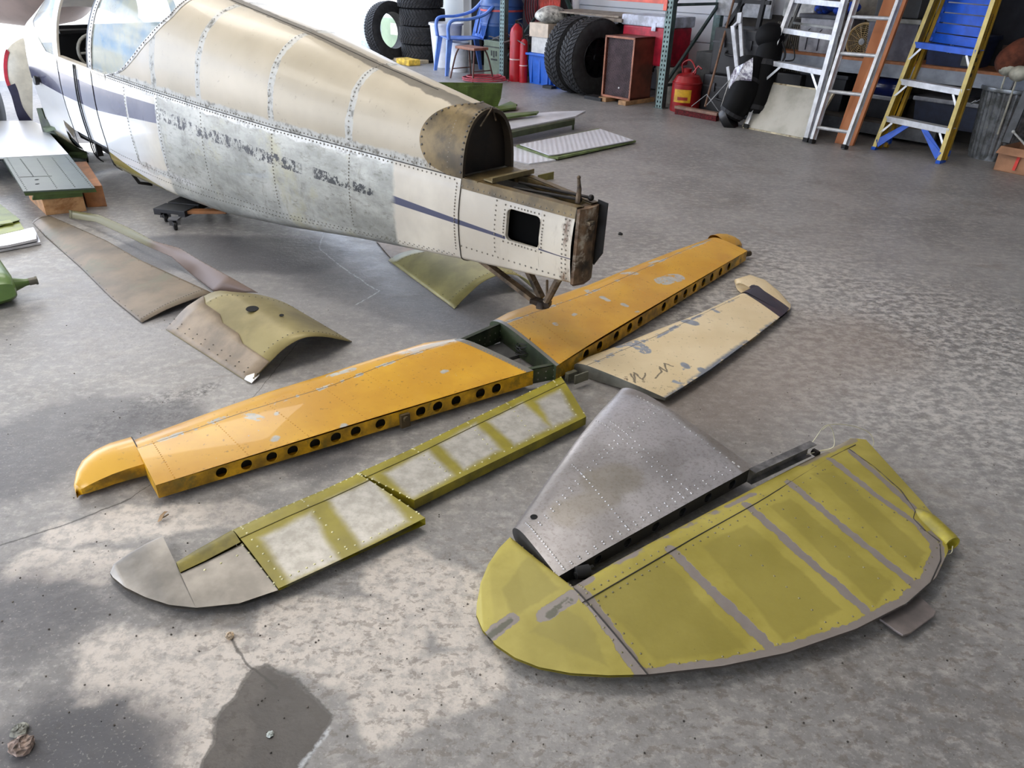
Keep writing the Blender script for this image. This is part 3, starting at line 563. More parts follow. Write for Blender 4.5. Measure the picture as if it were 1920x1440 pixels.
def chip_mat(name, col, col2, L, z, lines, blobs, chipc=(166, 164, 156), rough=.32, extra=None, strength=1., lw=.004):
    g = G(name); q = Tone(L, z); p = g.flat(g.warp(.010, 30, det=5)); mx = lambda a, b: g.mt('MAXIMUM', a, b)
    c = g.mix(g.band(g.noise(4, 4), .3, .7), col, col2); c = g.mix(g.mt('MULTIPLY', g.band(g.noise(60, 3), .64, .72), .6), c, tuple(v*.55 for v in col))
    m = g.band(g.noise(34, 5, .65), .70, .72)
    for a in blobs:
        k = g.seg(p, q(a[0])[0], q(a[1])[0], a[2], .004); k = g.mt('MULTIPLY', k, g.band(g.noise(40, 5, .7), .42, .45)) if len(a) > 3 else k; m = mx(m, k)
    ch = g.mix(g.noise(30, 4), tuple(v*.75 for v in chipc), tuple(min(255, v*1.25) for v in chipc))
    c = g.mix(m, c, ch)
    pl = g.flat(g.warp(.002, 8))
    for l in lines:
        wide = g.mt('MULTIPLY', g.chain(p, q(*l), .011, .003), g.band(g.noise(13, 6, .7), .52, .55)); c = g.mix(wide, c, ch)
        c = g.mix(g.chain(pl, q(*l), lw*.45, .001), c, (52, 44, 30))
    if extra: c = extra(g, c, p, q)
    return g.set(c, rough, 0, bump=g.noise(2.2, 3), bs=.12, bd=.02, coat=.15)
def stabilizer():
    L = np.array([*at(960, 700)[:2], 0]); T = thing('horizontal_stabilizer', 'long yellow horizontal tail plane with a row of round holes, lying on the floor', 'tail plane', L)
    Y1, Y2 = (192, 138, 14), (210, 158, 28)
    def exl(g, c, p, q):
        c = g.mix(g.mt('MULTIPLY', g.seg(p, *q((760, 664), (862, 640)), .022, .02), g.band(g.noise(22, 5, .7), .38, .5)), c, (196, 192, 186))
        c = g.mix(g.seg(g.flat(g.p), *q((863, 641), (996, 694)), .024, .002), c, (112, 110, 104))
        tint = g.seg(g.flat(g.p), *q((150, 870), (255, 850)), .09, .05); return g.mix(g.mt('MULTIPLY', tint, .5), c, (226, 178, 78))  # paler sheen on the tip is put into the yellow colour
    yl = chip_mat('yellow_paint_near', Y1, Y2, L, .09, [((256, 837), (465, 769), (621, 725), (777, 668), (862, 642))], [((465, 778), (485, 782), .016, 1), ((620, 704), (660, 694), .018, 1), ((513, 818), (516, 815), .012), ((641, 797), (645, 792), .012), ((517, 775), (518, 773), .008), ((445, 868), (470, 860), .012, 1), ((300, 908), (340, 900), .014, 1), ((395, 790), (415, 782), .012, 1), ((830, 700), (836, 698), .01, 1)], extra=exl)
    def exr(g, c, p, q): return g.mix(g.seg(g.flat(g.p), *q((922, 600), (1040, 686)), .024, .002), c, (112, 110, 104))
    yr = chip_mat('yellow_paint_far', Y1, Y2, L, .09, [((945, 612), (1100, 555), (1333, 447))], [((1243, 527), (1268, 519), .045, 1), ((1250, 522), (1255, 524), .018), ((1128, 560), (1140, 565), .013), ((1168, 571), (1175, 574), .012), ((1193, 583), (1197, 582), .007), ((1170, 513), (1190, 515), .02, 1), ((1220, 493), (1232, 490), .014, 1), ((1075, 594), (1078, 592), .010), ((1040, 610), (1042, 612), .010, 1), ((1300, 462), (1320, 455), .012, 1), ((1100, 548), (1105, 552), .014, 1)], extra=exr)
    webm = M('yellow_web', (184, 136, 16), .45, .0, .2, 12, dirt=(120, 98, 30)); dark = M('foil_interior', (26, 24, 18), .9)
    nrm_in = None
    zL = .075
    # near half: root -> tip
    LE = [at(842, 637, zL), at(790, 642, zL), at(668, 679, zL), at(600, 700, zL), at(500, 729, zL), at(400, 762, zL), at(245, 822, .065)]
    TEp = [(1000, 696), (930, 716), (800, 755), (722, 778), (620, 809), (500, 846), (292, 911)]; TE = [at(*p, z) for p, z in zip(TEp, np.linspace(.085, .066, 7))]
    TT = list(np.linspace(.105, .078, 7)); HH = list(np.linspace(.064, .050, 7))
    b = MB(); ups, los, rows = wing(b, LE, TE, TT, HH, 16); part('near_skin', b, yl, T, smooth=35)
    b = MB(); b.poly(rows[0]); part('near_root_rib', b, GREEN, T); b = MB(); b.poly(rows[-1]); part('near_end_rib', b, webm, T)
    def zf(rows_, j): a = [r[j] for r in rows_]; return lambda t: float(np.interp(t, np.linspace(0, 1, len(a)), [p[2] for p in a]))
    def tpar(A, B, p, z): A, B = np.array(A[:2]), np.array(B[:2]); d = B-A; return float(((at(*p, z)[:2]-A)@d)/(d@d))
    # trailing edge is very nearly straight: web in straight pieces
    A, B = ups[0][-1], ups[-1][-1]; inn = np.array([LE[3][0]-TE[3][0], LE[3][1]-TE[3][1], 0]); inn /= np.linalg.norm(inn)
    hp = [(415, 884), (462, 870), (510, 857), (549, 845), (591, 833), (630, 821), (668, 811), (715, 798), (791, 776), (822, 766), (857, 756), (902, 742), (933, 734)]
    b = MB(); web(b, A, B, lambda t: zf(ups, -1)(t)-.001, zf(los, -1), [tpar(A, B, p, .045) for p in hp], inn); part('near_spar_web', b, webm, T)
    b = MB(); d_ = (np.array(B)-np.array(A)); d_ /= np.linalg.norm(d_); t5 = tpar(A, B, (757, 787), .04); c5 = np.array(A)*(1-t5)+np.array(B)*t5; b.box((c5[0]-inn[0]*.008, c5[1]-inn[1]*.008, .04), (.035, .012, .055), (d_, inn, (0, 0, 1)))
    b.tube([c5*[1, 1, 0]+[0, 0, .05]-inn*.012, c5*[1, 1, 0]+[0, 0, .05]-inn*.022], .012, 8); part('hinge_bracket', b, M('hinge_brown', (84, 70, 48), .5, .4), T)
    b = MB(); b.grid([[(*(np.array(A[:2])*(1-t)+np.array(B[:2])*t+inn[:2]*.03), z) for z in (.02, .048)] for t in (0.01, .99)]); part('near_inner_wall', b, dark, T)
    # near tip cap
    b = MB(); LEt = [at(*p, .05) for p in ((245, 822), (205, 833), (175, 845), (152, 862), (140, 880), (135, 902), (138, 914))]; TEt = [at(*p, z) for p, z in (((272, 872), .06), ((240, 883), .055), ((212, 893), .05), ((188, 903), .045), ((168, 911), .04), ((152, 917), .035), ((142, 917), .03))]
    u2, l2, r2_ = wing(b, LEt, TEt, [.078, .076, .07, .062, .052, .04, .02], [.045, .042, .038, .034, .028, .02, .012], 12, c0=.45); part('near_tip_cap', b, yl, T, smooth=40)
    b = MB(); b.grid([[r[0] for r in r2_], [r[-1] for r in r2_]]); b.poly(r2_[0]); part('near_tip_edge', b, webm, T)
    b = MB(); b.tube([on_top(u2, 0.0, c)+[0, 0, .001] for c in np.linspace(.25, 1, 10)], .0018, 5); part('tip_seam', b, M('seam_dark', (50, 46, 42), .7), T)
    # far half
    LE = [at(918, 602, zL), at(950, 584, zL), at(1013, 562, zL), at(1100, 532, zL), at(1180, 499, zL), at(1262, 467, zL), at(1328, 444, zL)]
    TEp = [(1043, 688), (1075, 666), (1127, 632), (1213, 580), (1290, 534), (1350, 498), (1402, 467)]; TE = [at(*p, .086) for p in TEp]
    TT = list(np.linspace(.105, .085, 7)); HH = list(np.linspace(.066, .058, 7)); b = MB(); ups2, los2, rows2 = wing(b, LE, TE, TT, HH, 16); part('far_skin', b, yr, T, smooth=35)
    b = MB(); b.poly(rows2[0]); part('far_root_rib', b, GREEN, T); b = MB(); b.poly(rows2[-1]); part('far_end_rib', b, webm, T)
    A2, B2 = ups2[0][-1], ups2[-1][-1]; hp = [(1088, 665), (1113, 649), (1146, 630), (1170, 614), (1190, 602), (1234, 574), (1258, 560), (1275, 549), (1292, 538), (1310, 528), (1325, 518), (1342, 508), (1358, 498)]
    b = MB(); web(b, A2, B2, lambda t: zf(ups2, -1)(t)-.001, zf(los2, -1), [tpar(A2, B2, p, .045) for p in hp], inn, .38); part('far_spar_web', b, webm, T)
    b = MB(); b.grid([[(*(np.array(A2[:2])*(1-t)+np.array(B2[:2])*t+inn[:2]*.03), z) for z in (.02, .048)] for t in (0.01, .99)]); part('far_inner_wall', b, dark, T)
    b = MB(); b.tube([at(1397, 477, .03), at(1406, 475, .03)], .016, 10); part('end_fitting', b, M('hinge_brown', (84, 70, 48), .5, .4), T, smooth=True)
    b = MB(); LEt = [at(*p, .06) for p in ((1328, 444), (1342, 440), (1360, 437), (1376, 438), (1388, 441), (1393, 445))]; TEt = [at(*p, .055) for p in ((1362, 461), (1366, 460), (1372, 459), (1380, 457), (1388, 452), (1393, 447))]
    u3, l3, r3 = wing(b, LEt, TEt, [.085, .082, .07, .055, .035, .015], [.045, .04, .035, .028, .02, .01], 12, c0=.45); part('far_tip_cap', b, yr, T, smooth=40); b = MB(); b.grid([[r[0] for r in r3], [r[-1] for r in r3]]); part('far_tip_edge', b, webm, T)
    # centre section: two spars, chord ribs
    b = MB()
    for a_, c_ in ((ups[0], los[0]), (ups2[0], los2[0])): pass
    def pt(row, c, z): q = np.array(row[0][:2])*(1-c)+np.array(row[-1][:2])*c; return np.array([q[0], q[1], z])
    for c, h0, h1 in ((.18, .012, .098), (.97, .02, .086)):
        p0, p1 = pt(ups[0], c, 0), pt(ups2[0], c, 0); d = p1-p0; n_ = np.array([-d[1], d[0], 0])/np.linalg.norm(d)
        b = MB(); b.prism([p0+[0, 0, h0], p1+[0, 0, h0], p1+[0, 0, h1], p0+[0, 0, h1]], n_*.004)
        b.prism([p0+[0, 0, h1-.003], p1+[0, 0, h1-.003], p1+n_*.022+[0, 0, h1-.003], p0+n_*.022+[0, 0, h1-.003]], (0, 0, .003)); part('front_spar' if c < .5 else 'rear_spar', b, GREEN, T)

    b = MB(); R_ = []
    for c in (.18, .97):
        p0, p1 = pt(ups[0], c, 0), pt(ups2[0], c, 0); d = p1-p0; n_ = np.array([-d[1], d[0], 0])/np.linalg.norm(d)
        for z in (.035, .065): R_ += [(q+[0, 0, z]-n_*.0, tuple(-n_)) for q in line_pts(p0, p1, .03)]
    b.rivets(R_, .0035); part('centre_rivets', b, M('rivet_grey', (128, 122, 112), .45, .5), T, kind='stuff')
    b = MB(); c0_ = at(985, 664, 0.03); rnd = random.Random(3)
    for k in range(9):
        r = .028+.012*rnd.random(); o = c0_+np.array([rnd.uniform(-.01, .01), rnd.uniform(-.01, .01), .008+k*.005]); tl = rnd.uniform(-.5, .5)
        b.tube([o+[r*math.cos(a), r*math.sin(a), r*tl*math.cos(a+k)] for a in np.linspace(0, 2*PI, 15)[:-1]], .0018, 5, closed=True)
    b.tube([c0_, at(993, 640, .09), at(994, 634, .12)], .0018, 5); part('wire_coil', b, M('black_wire', (20, 20, 22), .5), T, smooth=True)
    b = MB(); b.box((*at(955, 660)[:2], .01), (.30, .14, .012), ((math.cos(.6), math.sin(.6), 0), (-math.sin(.6), math.cos(.6), 0), (0, 0, 1))); part('centre_tray', b, M('grey_tray', (92, 92, 92), .5, .3), T)
    R_ = []
    for U in (ups, ups2):
        for i in np.linspace(.03, .97, 66): R_ += [on_top(U, i, .985)+[0, 0, .0]]+[on_top(U, i, .46), on_top(U, i, .49)]
        for i in (.015, .2, .38, .55, .72, .86, .985): R_ += [on_top(U, i, c) for c in np.linspace(.5, .97, 18)]
    part('skin_rivets', MB().rivets(R_, .0026), M('yellow_rivet', (196, 138, 20), .4), T, kind='stuff')
stabilizer()
def cream_elevator():
    L = np.array([*at(1280, 660)[:2], 0]); T = thing('elevator', 'cream elevator with scuffed paint and navy tip stripe, right of the yellow tail plane', 'elevator', L)
    def ex(g, c, p, q):
        pf = g.flat(g.p); c = g.mix(g.convex(pf, q((1388, 553), (1413, 537), (1481, 574), (1468, 597)), .0015), c, (40, 38, 50))
        c = g.mix(g.mt('MULTIPLY', g.chain(p, q((1245, 752), (1320, 700), (1400, 643), (1465, 597)), .018, .01), g.band(g.noise(14, 5, .7), .42, .5)), c, (120, 124, 132))
        c = g.mix(g.mt('MULTIPLY', g.band(g.noise(45, 5, .7), .58, .64), g.seg(p, *q((1160, 720), (1240, 740)), .06, .05)), c, (104, 84, 58))
        wr = g.mt('MAXIMUM', g.chain(p, q((1182, 706), (1192, 722), (1188, 704), (1206, 716), (1210, 704)), .0035, .002), g.chain(p, q((1228, 712), (1240, 700), (1236, 692), (1250, 700), (1246, 686), (1262, 690)), .0035, .002))
        return g.mix(g.mt('MULTIPLY', wr, .8), c, (62, 54, 48))
    m = chip_mat('cream_paint_scuffed', (214, 192, 150), (226, 206, 168), L, .04, [((1095, 695), (1230, 637), (1385, 563))], [((1285, 609), (1300, 613), .024), ((1188, 650), (1208, 664), .03, 1), ((1160, 655), (1175, 652), .02, 1), ((1282, 686), (1288, 690), .016), ((1314, 693), (1322, 698), .016), ((1340, 590), (1345, 592), .010), ((1265, 716), (1275, 718), .01, 1), ((1230, 640), (1260, 625), .008, 1)], chipc=(132, 136, 144), rough=.4, extra=ex, lw=.003)
    LE = [at(*p, .04) for p in ((1074, 684), (1097, 671), (1167, 645), (1233, 618), (1307, 590), (1388, 552))]; TE = [at(*p, .014) for p in ((1246, 756), (1275, 738), (1330, 702), (1380, 665), (1420, 635), (1468, 597))]
    b = MB(); u, l, r = wing(b, LE, TE, .056, .012, 14, c0=.16); part('skin', b, m, T, smooth=35)
    b = MB(); b.poly(r[0]); part('root_rib', b, M('grey_rib', (112, 110, 100), .5, .3), T)
    b = MB(); LEt = [at(*p, .035) for p in ((1388, 552), (1413, 538), (1380, 533), (1377, 524), (1403, 515), (1430, 522), (1458, 541), (1478, 560))]; TEt = [at(*p, .014) for p in ((1468, 597), (1472, 593), (1474, 591), (1476, 589), (1478, 586), (1480, 583), (1482, 578), (1482, 570))]
    u2, l2, r2_ = wing(b, LEt, TEt, [.056, .054, .052, .05, .045, .038, .026, .014], .010, 12, c0=.16); part('tip', b, m, T, smooth=35)
    b = MB(); b.box(at(1071, 704, .03), (.05, .02, .035), ((.8, .6, 0), (-.6, .8, 0), (0, 0, 1))); b.tube([at(1064, 700, .02), at(1066, 712, .02)], .012, 10); b.box(at(1090, 708, .04), (.07, .008, .04), ((.8, .6, 0), (-.6, .8, 0), (0, 0, 1))); part('hinge_fitting', b, M('grey_green_fitting', (120, 118, 100), .5, .4), T, bevel=.002)
cream_elevator()
def primer_elevator():
    L = np.array([*at(620, 960)[:2], 0]); T = thing('elevator', 'yellow-green primed elevator with six bare metal patches and dented silver tip', 'elevator', L)
    g = G('primer_with_bare_patches'); q = Tone(L, .04); p = g.flat(g.warp(.012, 16, det=5)); m = None
    for Q in (((491, 1017), (584, 970), (636, 1048), (543, 1090)), ((616, 946), (699, 907), (764, 980), (678, 1024)), ((722, 897), (803, 853), (850, 897), (772, 939)), ((824, 842), (892, 803), (939, 847), (871, 884)), ((915, 798), (980, 764), (1032, 806), (965, 840)), ((1006, 761), (1050, 740), (1078, 786), (1036, 806))):
        k = g.convex(p, q(*Q), .016); m = k if m is None else g.mt('MAXIMUM', m, k)
    pr = g.mix(g.band(g.noise(9, 5), .3, .7), (126, 115, 18), (150, 138, 36)); al = g.mix(g.band(g.noise(20, 6, .7), .35, .65), (156, 152, 144), (184, 180, 173)); c = g.mix(m, pr, al)
    pm = g.set(c, .42, g.mt('MULTIPLY', m, .35), bump=g.noise(60, 3), bs=.1)
    av = M('dented_aluminium', (150, 144, 136), .42, .6, .12, 5, .1)
    b = MB(); sz = .05
    i_, o_ = (664, 892), (433, 996)
    LE = [at(*x, .04) for x in ((1048, 709), (960, 751), (871, 794), (768, 845), i_)]; TE = [at(*x, .045) for x in ((1099, 783), (1020, 822), (937, 862), (856, 901), (777, 940))]
    u, l, r = wing(b, LE, TE, .056, [.034]*5, 12, c0=.14); part('inboard_skin', b, pm, T, smooth=35)
    b = MB(); b.grid([[x[0] for x in r], [x[-1] for x in r]]); b.poly(r[0]); b.poly(r[-1]); part('trim_web', b, M('primer_plain', (124, 112, 22), .5, 0, .15, 9), T)
    b = MB(); LE = [at(*x, .04) for x in (i_, (600, 922), (520, 956), o_)]; TE = [at(*x, .012) for x in ((798, 987), (706, 1031), (614, 1074), (524, 1116))]
    u4, l4, r4 = wing(b, LE, TE, .056, [.026, .012, .008, .008], 12, c0=.14); b.poly(r4[0]); part('outboard_skin', b, pm, T, smooth=35)
    b = MB(); LE = [at(*x, .04) for x in (o_, (371, 1030), (330, 1054))]; TE = [at(*x, .045) for x in ((452, 1021), (388, 1053), (339, 1075))]
    u5, l5, r5 = wing(b, LE, TE, [.056, .054, .05], [.045, .04, .04], 8, c0=.5); b.poly(r5[-1]); part('spar_strip', b, M('primer_plain', (124, 112, 22), .5, 0, .15, 9), T, smooth=35)
    b = MB(); LE = [at(*x, .04) for x in ((452, 1021), (395, 1049), (338, 1076))]; TE = [at(*x, .012) for x in ((524, 1116), (450, 1141), (370, 1149))]; wing(b, [at(*x, .03) for x in ((304, 1007), (272, 1023), (240, 1040), (212, 1056), (204, 1068))], [at(*x, .012) for x in ((371, 1149), (320, 1143), (275, 1127), (236, 1106), (212, 1084))], [.042, .040, .034, .026, .014], .010, 14, c0=.06)
    u6, l6, r6 = wing(b, LE, TE, [.044, .043, .042], .010, 14, c0=.05); part('silver_tip', b, av, T, smooth=40, label='bare dented aluminium tip')
    R_ = []
    for U in (u, u4):
        R_ += [on_top(U, i, .30) for i in np.linspace(.02, .98, 24)]+[on_top(U, i, .95) for i in np.linspace(.02, .98, 20)]
    for U, ii in ((u, (.06, .28, .52, .76, .98)), (u4, (.02, .5, .97))):
        for i in ii: R_ += [on_top(U, i, c) for c in np.linspace(.36, .93, 9)]
    R_ += [on_top(u6, .02, c) for c in np.linspace(.1, .95, 10)]+[on_top(u6, i, .55) for i in (.2, .45, .7)]
    bs_ = MB(); bs_.tube([on_top(u, i, .52)+[0, 0, .0005] for i in np.linspace(0, 1, 30)], .0016, 5); bs_.tube([on_top(u4, i, .52)+[0, 0, .0005] for i in np.linspace(0, 1, 30)], .0016, 5); part('fold_line', bs_, M('fold_line_olive', (92, 84, 30), .6), T, kind='stuff')
    part('rivets', MB().rivets(R_, .0038), M('pale_rivet', (202, 196, 150), .4, .2), T, kind='stuff')
primer_elevator()
def fin():
    L = np.array([*at(1160, 930)[:2], 0]); T = thing('vertical_fin', 'bare silver riveted fin lying between the yellow-green rudder and elevator', 'fin', L)
    g = G('weathered_aluminium'); q = Tone(L, .09); n = g.noise(4, 6, .6); c = g.mix(g.band(n, .35, .65), (156, 152, 152), (186, 182, 184)); c = g.mix(g.mt('MULTIPLY', g.band(g.noise(90, 4, .7), .5, .62), .35), c, (120, 112, 104))
    w_ = g.flat(g.warp(.03, 8)); st = g.mt('MAXIMUM', g.seg(w_, *q((1130, 905), (1165, 895)), .07, .02), g.seg(w_, *q((1060, 960), (1140, 925)), .045, .02)); c = g.mix(g.mt('MULTIPLY', st, .5), c, (138, 130, 112)); c = g.mix(g.mt('MULTIPLY', g.chain(w_, q((1180, 740), (1260, 775), (1410, 880)), .03, .012), .6), c, (122, 112, 100))
    m = g.set(c, g.mt('MULTIPLY_ADD', g.noise(12, 5), .2, .28), .72, bump=g.noise(160, 2), bs=.15, bd=.0006)
    LE = [at(*p, .06) for p in ((1162, 734), (1120, 778), (1080, 825), (1020, 905), (961, 985))]; TE = [at(*p, .07) for p in ((1411, 883), (1320, 931), (1230, 979), (1140, 1026), (1046, 1076))]
    b = MB(); u, l, r = wing(b, LE, TE, [.112, .105, .096, .084, .07], [.05, .048, .046, .043, .04], 16, c0=.28); part('skin', b, m, T, smooth=35)
    dk = M('fin_dark_inside', (34, 33, 34), .7, .2)
    b = MB(); b.poly(r[0]); part('root_rib', b, dk, T)
    b = MB(); b.poly(r[-1]); part('tip_rib', b, M('tip_rib_grey', (62, 60, 58), .6, .3), T)
    A, B = u[0][-1], u[-1][-1]; inn = np.array(LE[2])-np.array(TE[2]); inn[2] = 0; inn /= np.linalg.norm(inn); k_ = len(u)-1
    zt = lambda t: u[int(round(min(1, max(0, t))*k_))][-1][2]-.001; zb = lambda t: l[int(round(min(1, max(0, t))*k_))][-1][2]
    b = MB(); web(b, A, B, zt, zb, [.12, .26, .40, .54, .68, .82], inn, .36); part('spar_web', b, dk, T); b = MB(); b.grid([[(*(np.array(A[:2])*(1-t)+np.array(B[:2])*t+inn[:2]*.03), z) for z in (.02, .045)] for t in (0.01, .99)]); part('inner_wall', b, M('black_void', (10, 10, 10), .9), T)
    a_, c_ = np.array(A), at(1517, 832, .075); d = c_-a_; d[2] = 0; d /= np.linalg.norm(d); n_ = np.array([-d[1], d[0], 0])*-1
    b = MB(); s_ = a_-d*.02; e_ = a_+d*np.linalg.norm((c_-a_)[:2]); b.prism([s_+[0, 0, 0], e_, e_-n_*.028*-1, s_-n_*.028*-1], (0, 0, .0025)); b.prism([s_-[0, 0, .05], e_-[0, 0, .05], e_, s_], n_*.002); b.prism([s_-[0, 0, .05], e_-[0, 0, .05], e_-[0, 0, .05]+n_*.02, s_-[0, 0, .05]+n_*.02], (0, 0, .002)); part('spar_end', b, M('spar_grey', (120, 118, 118), .45, .5, .2, 14), T)
    b = MB(); b.lathe([(0, -.02), (.018, -.02), (.018, .02), (.010, .024), (0, .024)], 12, at(1092, 1072, .05), (1, .3, 0)).tube([at(1078, 1078, .05), at(1112, 1063, .05)], .007, 8).box(at(1090, 1076, .03), (.05, .012, .03)); part('hinge', b, dk, T, smooth=True)
    b = MB(); c_ = at(1030, 1003, .082); c0 = on_top(u, .90, .40); b.lathe([(0, .0005), (.010, .0008), (.0115, 0)], 16, c0+[0, 0, .001], (0, 0, 1)); part('drain_hole', b, M('black_void', (10, 10, 10), .9), T)
    R_ = []
    for i in (.03, .30, .62, .975): R_ += [on_top(u, i, c) for c in np.linspace(.36, .97, 20)]
    R_ += [on_top(u, .335, c) for c in np.linspace(.2, .97, 22)]
    for c in (.965, .945): R_ += [on_top(u, i+(.012 if c < .95 else 0), c) for i in np.linspace(.03, .97, 26)]
    for c in (.50, .53): R_ += [on_top(u, i, c) for i in np.linspace(.04, .96, 24)]
    part('rivets', MB().rivets(R_, .0040), M('bright_rivet', (186, 182, 178), .3, .7), T, kind='stuff')
fin()
def rudder():
    L = np.array([*at(1370, 1080)[:2], 0]); T = thing('rudder', 'large rounded yellow-green rudder with grey sanded rib lines and trim tab', 'rudder', L)
    g = G('rudder_primer'); q = Tone(L, .035); p = g.flat(g.warp(.013, 34, det=5)); pf = g.flat(g.p); mx = lambda a, b: g.mt('MAXIMUM', a, b)
    c = g.mix(g.band(g.noise(6, 5), .3, .7), (150, 137, 52), (174, 160, 74))
    pan = None                                    # darker over-sprayed panels
    for Q in (((1110, 1140), (1235, 1062), (1400, 1222), (1230, 1245)), ((1310, 1040), (1400, 1000), (1580, 1150), (1470, 1205)), ((1440, 965), (1480, 950), (1675, 1105), (1640, 1140)), ((1520, 900), (1560, 895), (1735, 1040), (1710, 1070)), ((940, 1110), (990, 1060), (1050, 1120), (960, 1160)), ((990, 1190), (1050, 1150), (1100, 1180), (1140, 1255))):
        k = g.convex(g.flat(g.warp(.02, 12, det=4)), q(*Q), .006); pan = k if pan is None else mx(pan, k)
    c = g.mix(g.mt('MULTIPLY', pan, .5), c, (132, 121, 48))
    gr = None
    for l, r in ((((1256, 1048), (1310, 1102), (1440, 1215)), .016), (((1397, 963), (1500, 1052), (1621, 1148)), .015), (((1476, 920), (1590, 1010), (1705, 1094)), .014), (((1555, 873), (1640, 938), (1715, 985), (1745, 1020)), .012), (((1592, 853), (1660, 912), (1718, 962)), .013),
                 (((1212, 1268), (1345, 1253), (1462, 1228), (1595, 1184), (1690, 1136), (1738, 1090), (1758, 1045), (1752, 1005)), .018), (((1082, 1118), (1140, 1190), (1196, 1262)), .016), (((1078, 1112), (1100, 1100)), .02), (((1018, 1163), (1070, 1135)), .020), (((915, 1192), (960, 1165)), .018), (((1360, 965), (1410, 940)), .01)):
        k = g.chain(p, q(*l), r, .0015); gr = k if gr is None else mx(gr, k)
    half = mx(g.mt('MULTIPLY', g.chain(p, q((1090, 1105), (1230, 1030), (1390, 945)), .012, .004), g.band(g.noise(9, 5, .7), .52, .58)), g.mt('MULTIPLY', g.chain(p, q((1500, 880), (1600, 828)), .014, .004), .8))
    c = g.mix(mx(gr, half), c, g.mix(g.noise(30, 4), (124, 114, 108), (142, 133, 127)))
    dk = mx(g.chain(p, q((918, 1191), (955, 1168)), .009, .003), g.mt('MULTIPLY', g.chain(p, q((1028, 1162), (1065, 1142)), .011, .003), g.band(g.noise(40, 3), .4, .5)))
    c = g.mix(dk, c, (88, 86, 72)); c = g.mix(g.mt('MULTIPLY', g.band(g.noise(150, 3), .72, .76), .7), c, (80, 72, 44))
    pm = g.set(c, .5, 0, bump=g.mt('ADD', g.noise(60, 3), g.mt('MULTIPLY', gr, -1.)), bs=.2, bd=.002)
    LE = [at(*x, .05) for x in ((1066, 1103), (1150, 1053), (1235, 1007), (1330, 956), (1400, 919), (1450, 892), (1490, 871), (1530, 850), (1560, 834), (1592, 819))]
    TE = [at(*x, .014) for x in ((1212, 1279), (1350, 1263), (1470, 1238), (1600, 1193), (1700, 1141), (1750, 1095), (1773, 1045), (1768, 1003), (1725, 950), (1620, 835))]
    b = MB(); u, l, r = wing(b, LE, TE, [.066, .066, .066, .066, .064, .062, .06, .056, .05, .04], [.008]*8+[.014, .03], 18, c0=.12, sub=8); part('skin', b, pm, T, smooth=35)
    b = MB(); b.poly(r[-1]); part('root_edge', b, pm, T)
    LEt = [at(*x, .045) for x in ((1066, 1103), (1030, 1070), (992, 1036), (956, 1003), (936, 1022), (915, 1052), (901, 1085), (894, 1120))]; TEt = [at(*x, .014) for x in ((1212, 1279), (1140, 1280), (1070, 1275), (1010, 1262), (965, 1243), (930, 1218), (905, 1188), (893, 1155))]
    b = MB(); u2, l2, r2_ = wing(b, LEt, TEt, [.066, .064, .06, .054, .05, .046, .038, .022], .008, 16, c0=.14, sub=8); part('tip_cap', b, pm, T, smooth=35)
    sm = M('seam_dark', (50, 46, 42), .7)
    b = MB(); b.tube([on_top(u, 0, c)+[0, 0, .0005] for c in np.linspace(.1, 1, 16)], .0024, 5); 
    def zsurf(pp): 
        P = np.array([x for row in u for x in row]); d = ((P[:, :2]-pp[:2])**2).sum(1); return P[np.argmin(d), 2]
    def onsk(*pix):
        o = []
        for x in samp([list(v) for v in pix], 26): a = at(x[0], x[1], .04); a = at(x[0], x[1], zsurf(a)+.001); o.append(a)
        return o
    b.tube(onsk((1092, 1130), (1300, 1009), (1426, 939), (1553, 860), (1604, 834)), .0017, 5); b.tube(onsk((1592, 842), (1640, 876), (1690, 920), (1716, 958)), .0017, 5); b.tube(onsk((1716, 958), (1712, 972), (1735, 995), (1762, 1015)), .0017, 5); b.tube(onsk((1762, 1020), (1764, 1050), (1745, 1092), (1700, 1132)), .0017, 5)
    part('panel_seam', b, sm, T, kind='stuff')
    b = MB(); a0, a1 = at(1722, 962, .035), at(1786, 1020, .035); d = a1-a0; Ln = np.linalg.norm(d); d /= Ln; b.lathe([(0.001, -.02), (.014, -.005), (.024, .02), (.029, .05), (.027, Ln-.02), (.024, Ln), (.019, Ln), (.019, Ln-.02), (.001, Ln-.02)], 18, a0, d); part('lamp_fairing', b, M('fairing_primer', (164, 150, 44), .5, 0, .15, 8, dirt=(120, 114, 104)), T, smooth=40)
    b = MB(); b.prism([at(1648, 1163, .012), at(1676, 1184, .012), at(1692, 1194, .012), at(1706, 1190, .012), at(1750, 1158, .012), at(1754, 1150, .012), at(1728, 1124, .012), at(1718, 1118, .012)], (0, 0, .007)); part('trim_tab', b, M('tab_grey', (136, 126, 122), .4, .5, .1, 8), T, bevel=.002)
    zq = lambda q: at(q[0], q[1], zsurf(at(q[0], q[1], .05))+.0004)
    R_ = [zq(q) for q in samp([[1100, 1112], [1300, 996], [1426, 926], [1545, 858]], 34)]+[zq(q) for q in samp([[1108, 1134], [1310, 1016], [1436, 947], [1560, 872]], 34)]+[on_top(u, i, .965) for i in np.linspace(.02, .85, 26)]+[on_top(u, .012, c) for c in np.linspace(.3, .95, 12)]+[on_top(u2, 0.03, c) for c in np.linspace(.3, .95, 10)]
    for i0, i1 in (((.30), .30), (.44, .44), (.55, .55), (.70, .70)): R_ += [on_top(u, i0, c) for c in np.linspace(.4, .95, 12)]
    R_ += [on_top(u2, i, .18) for i in np.linspace(.06, .4, 6)]
    part('rivets', MB().rivets(R_, .0034), M('dull_rivet', (132, 124, 92), .45, .3), T, kind='stuff')
    b = MB()
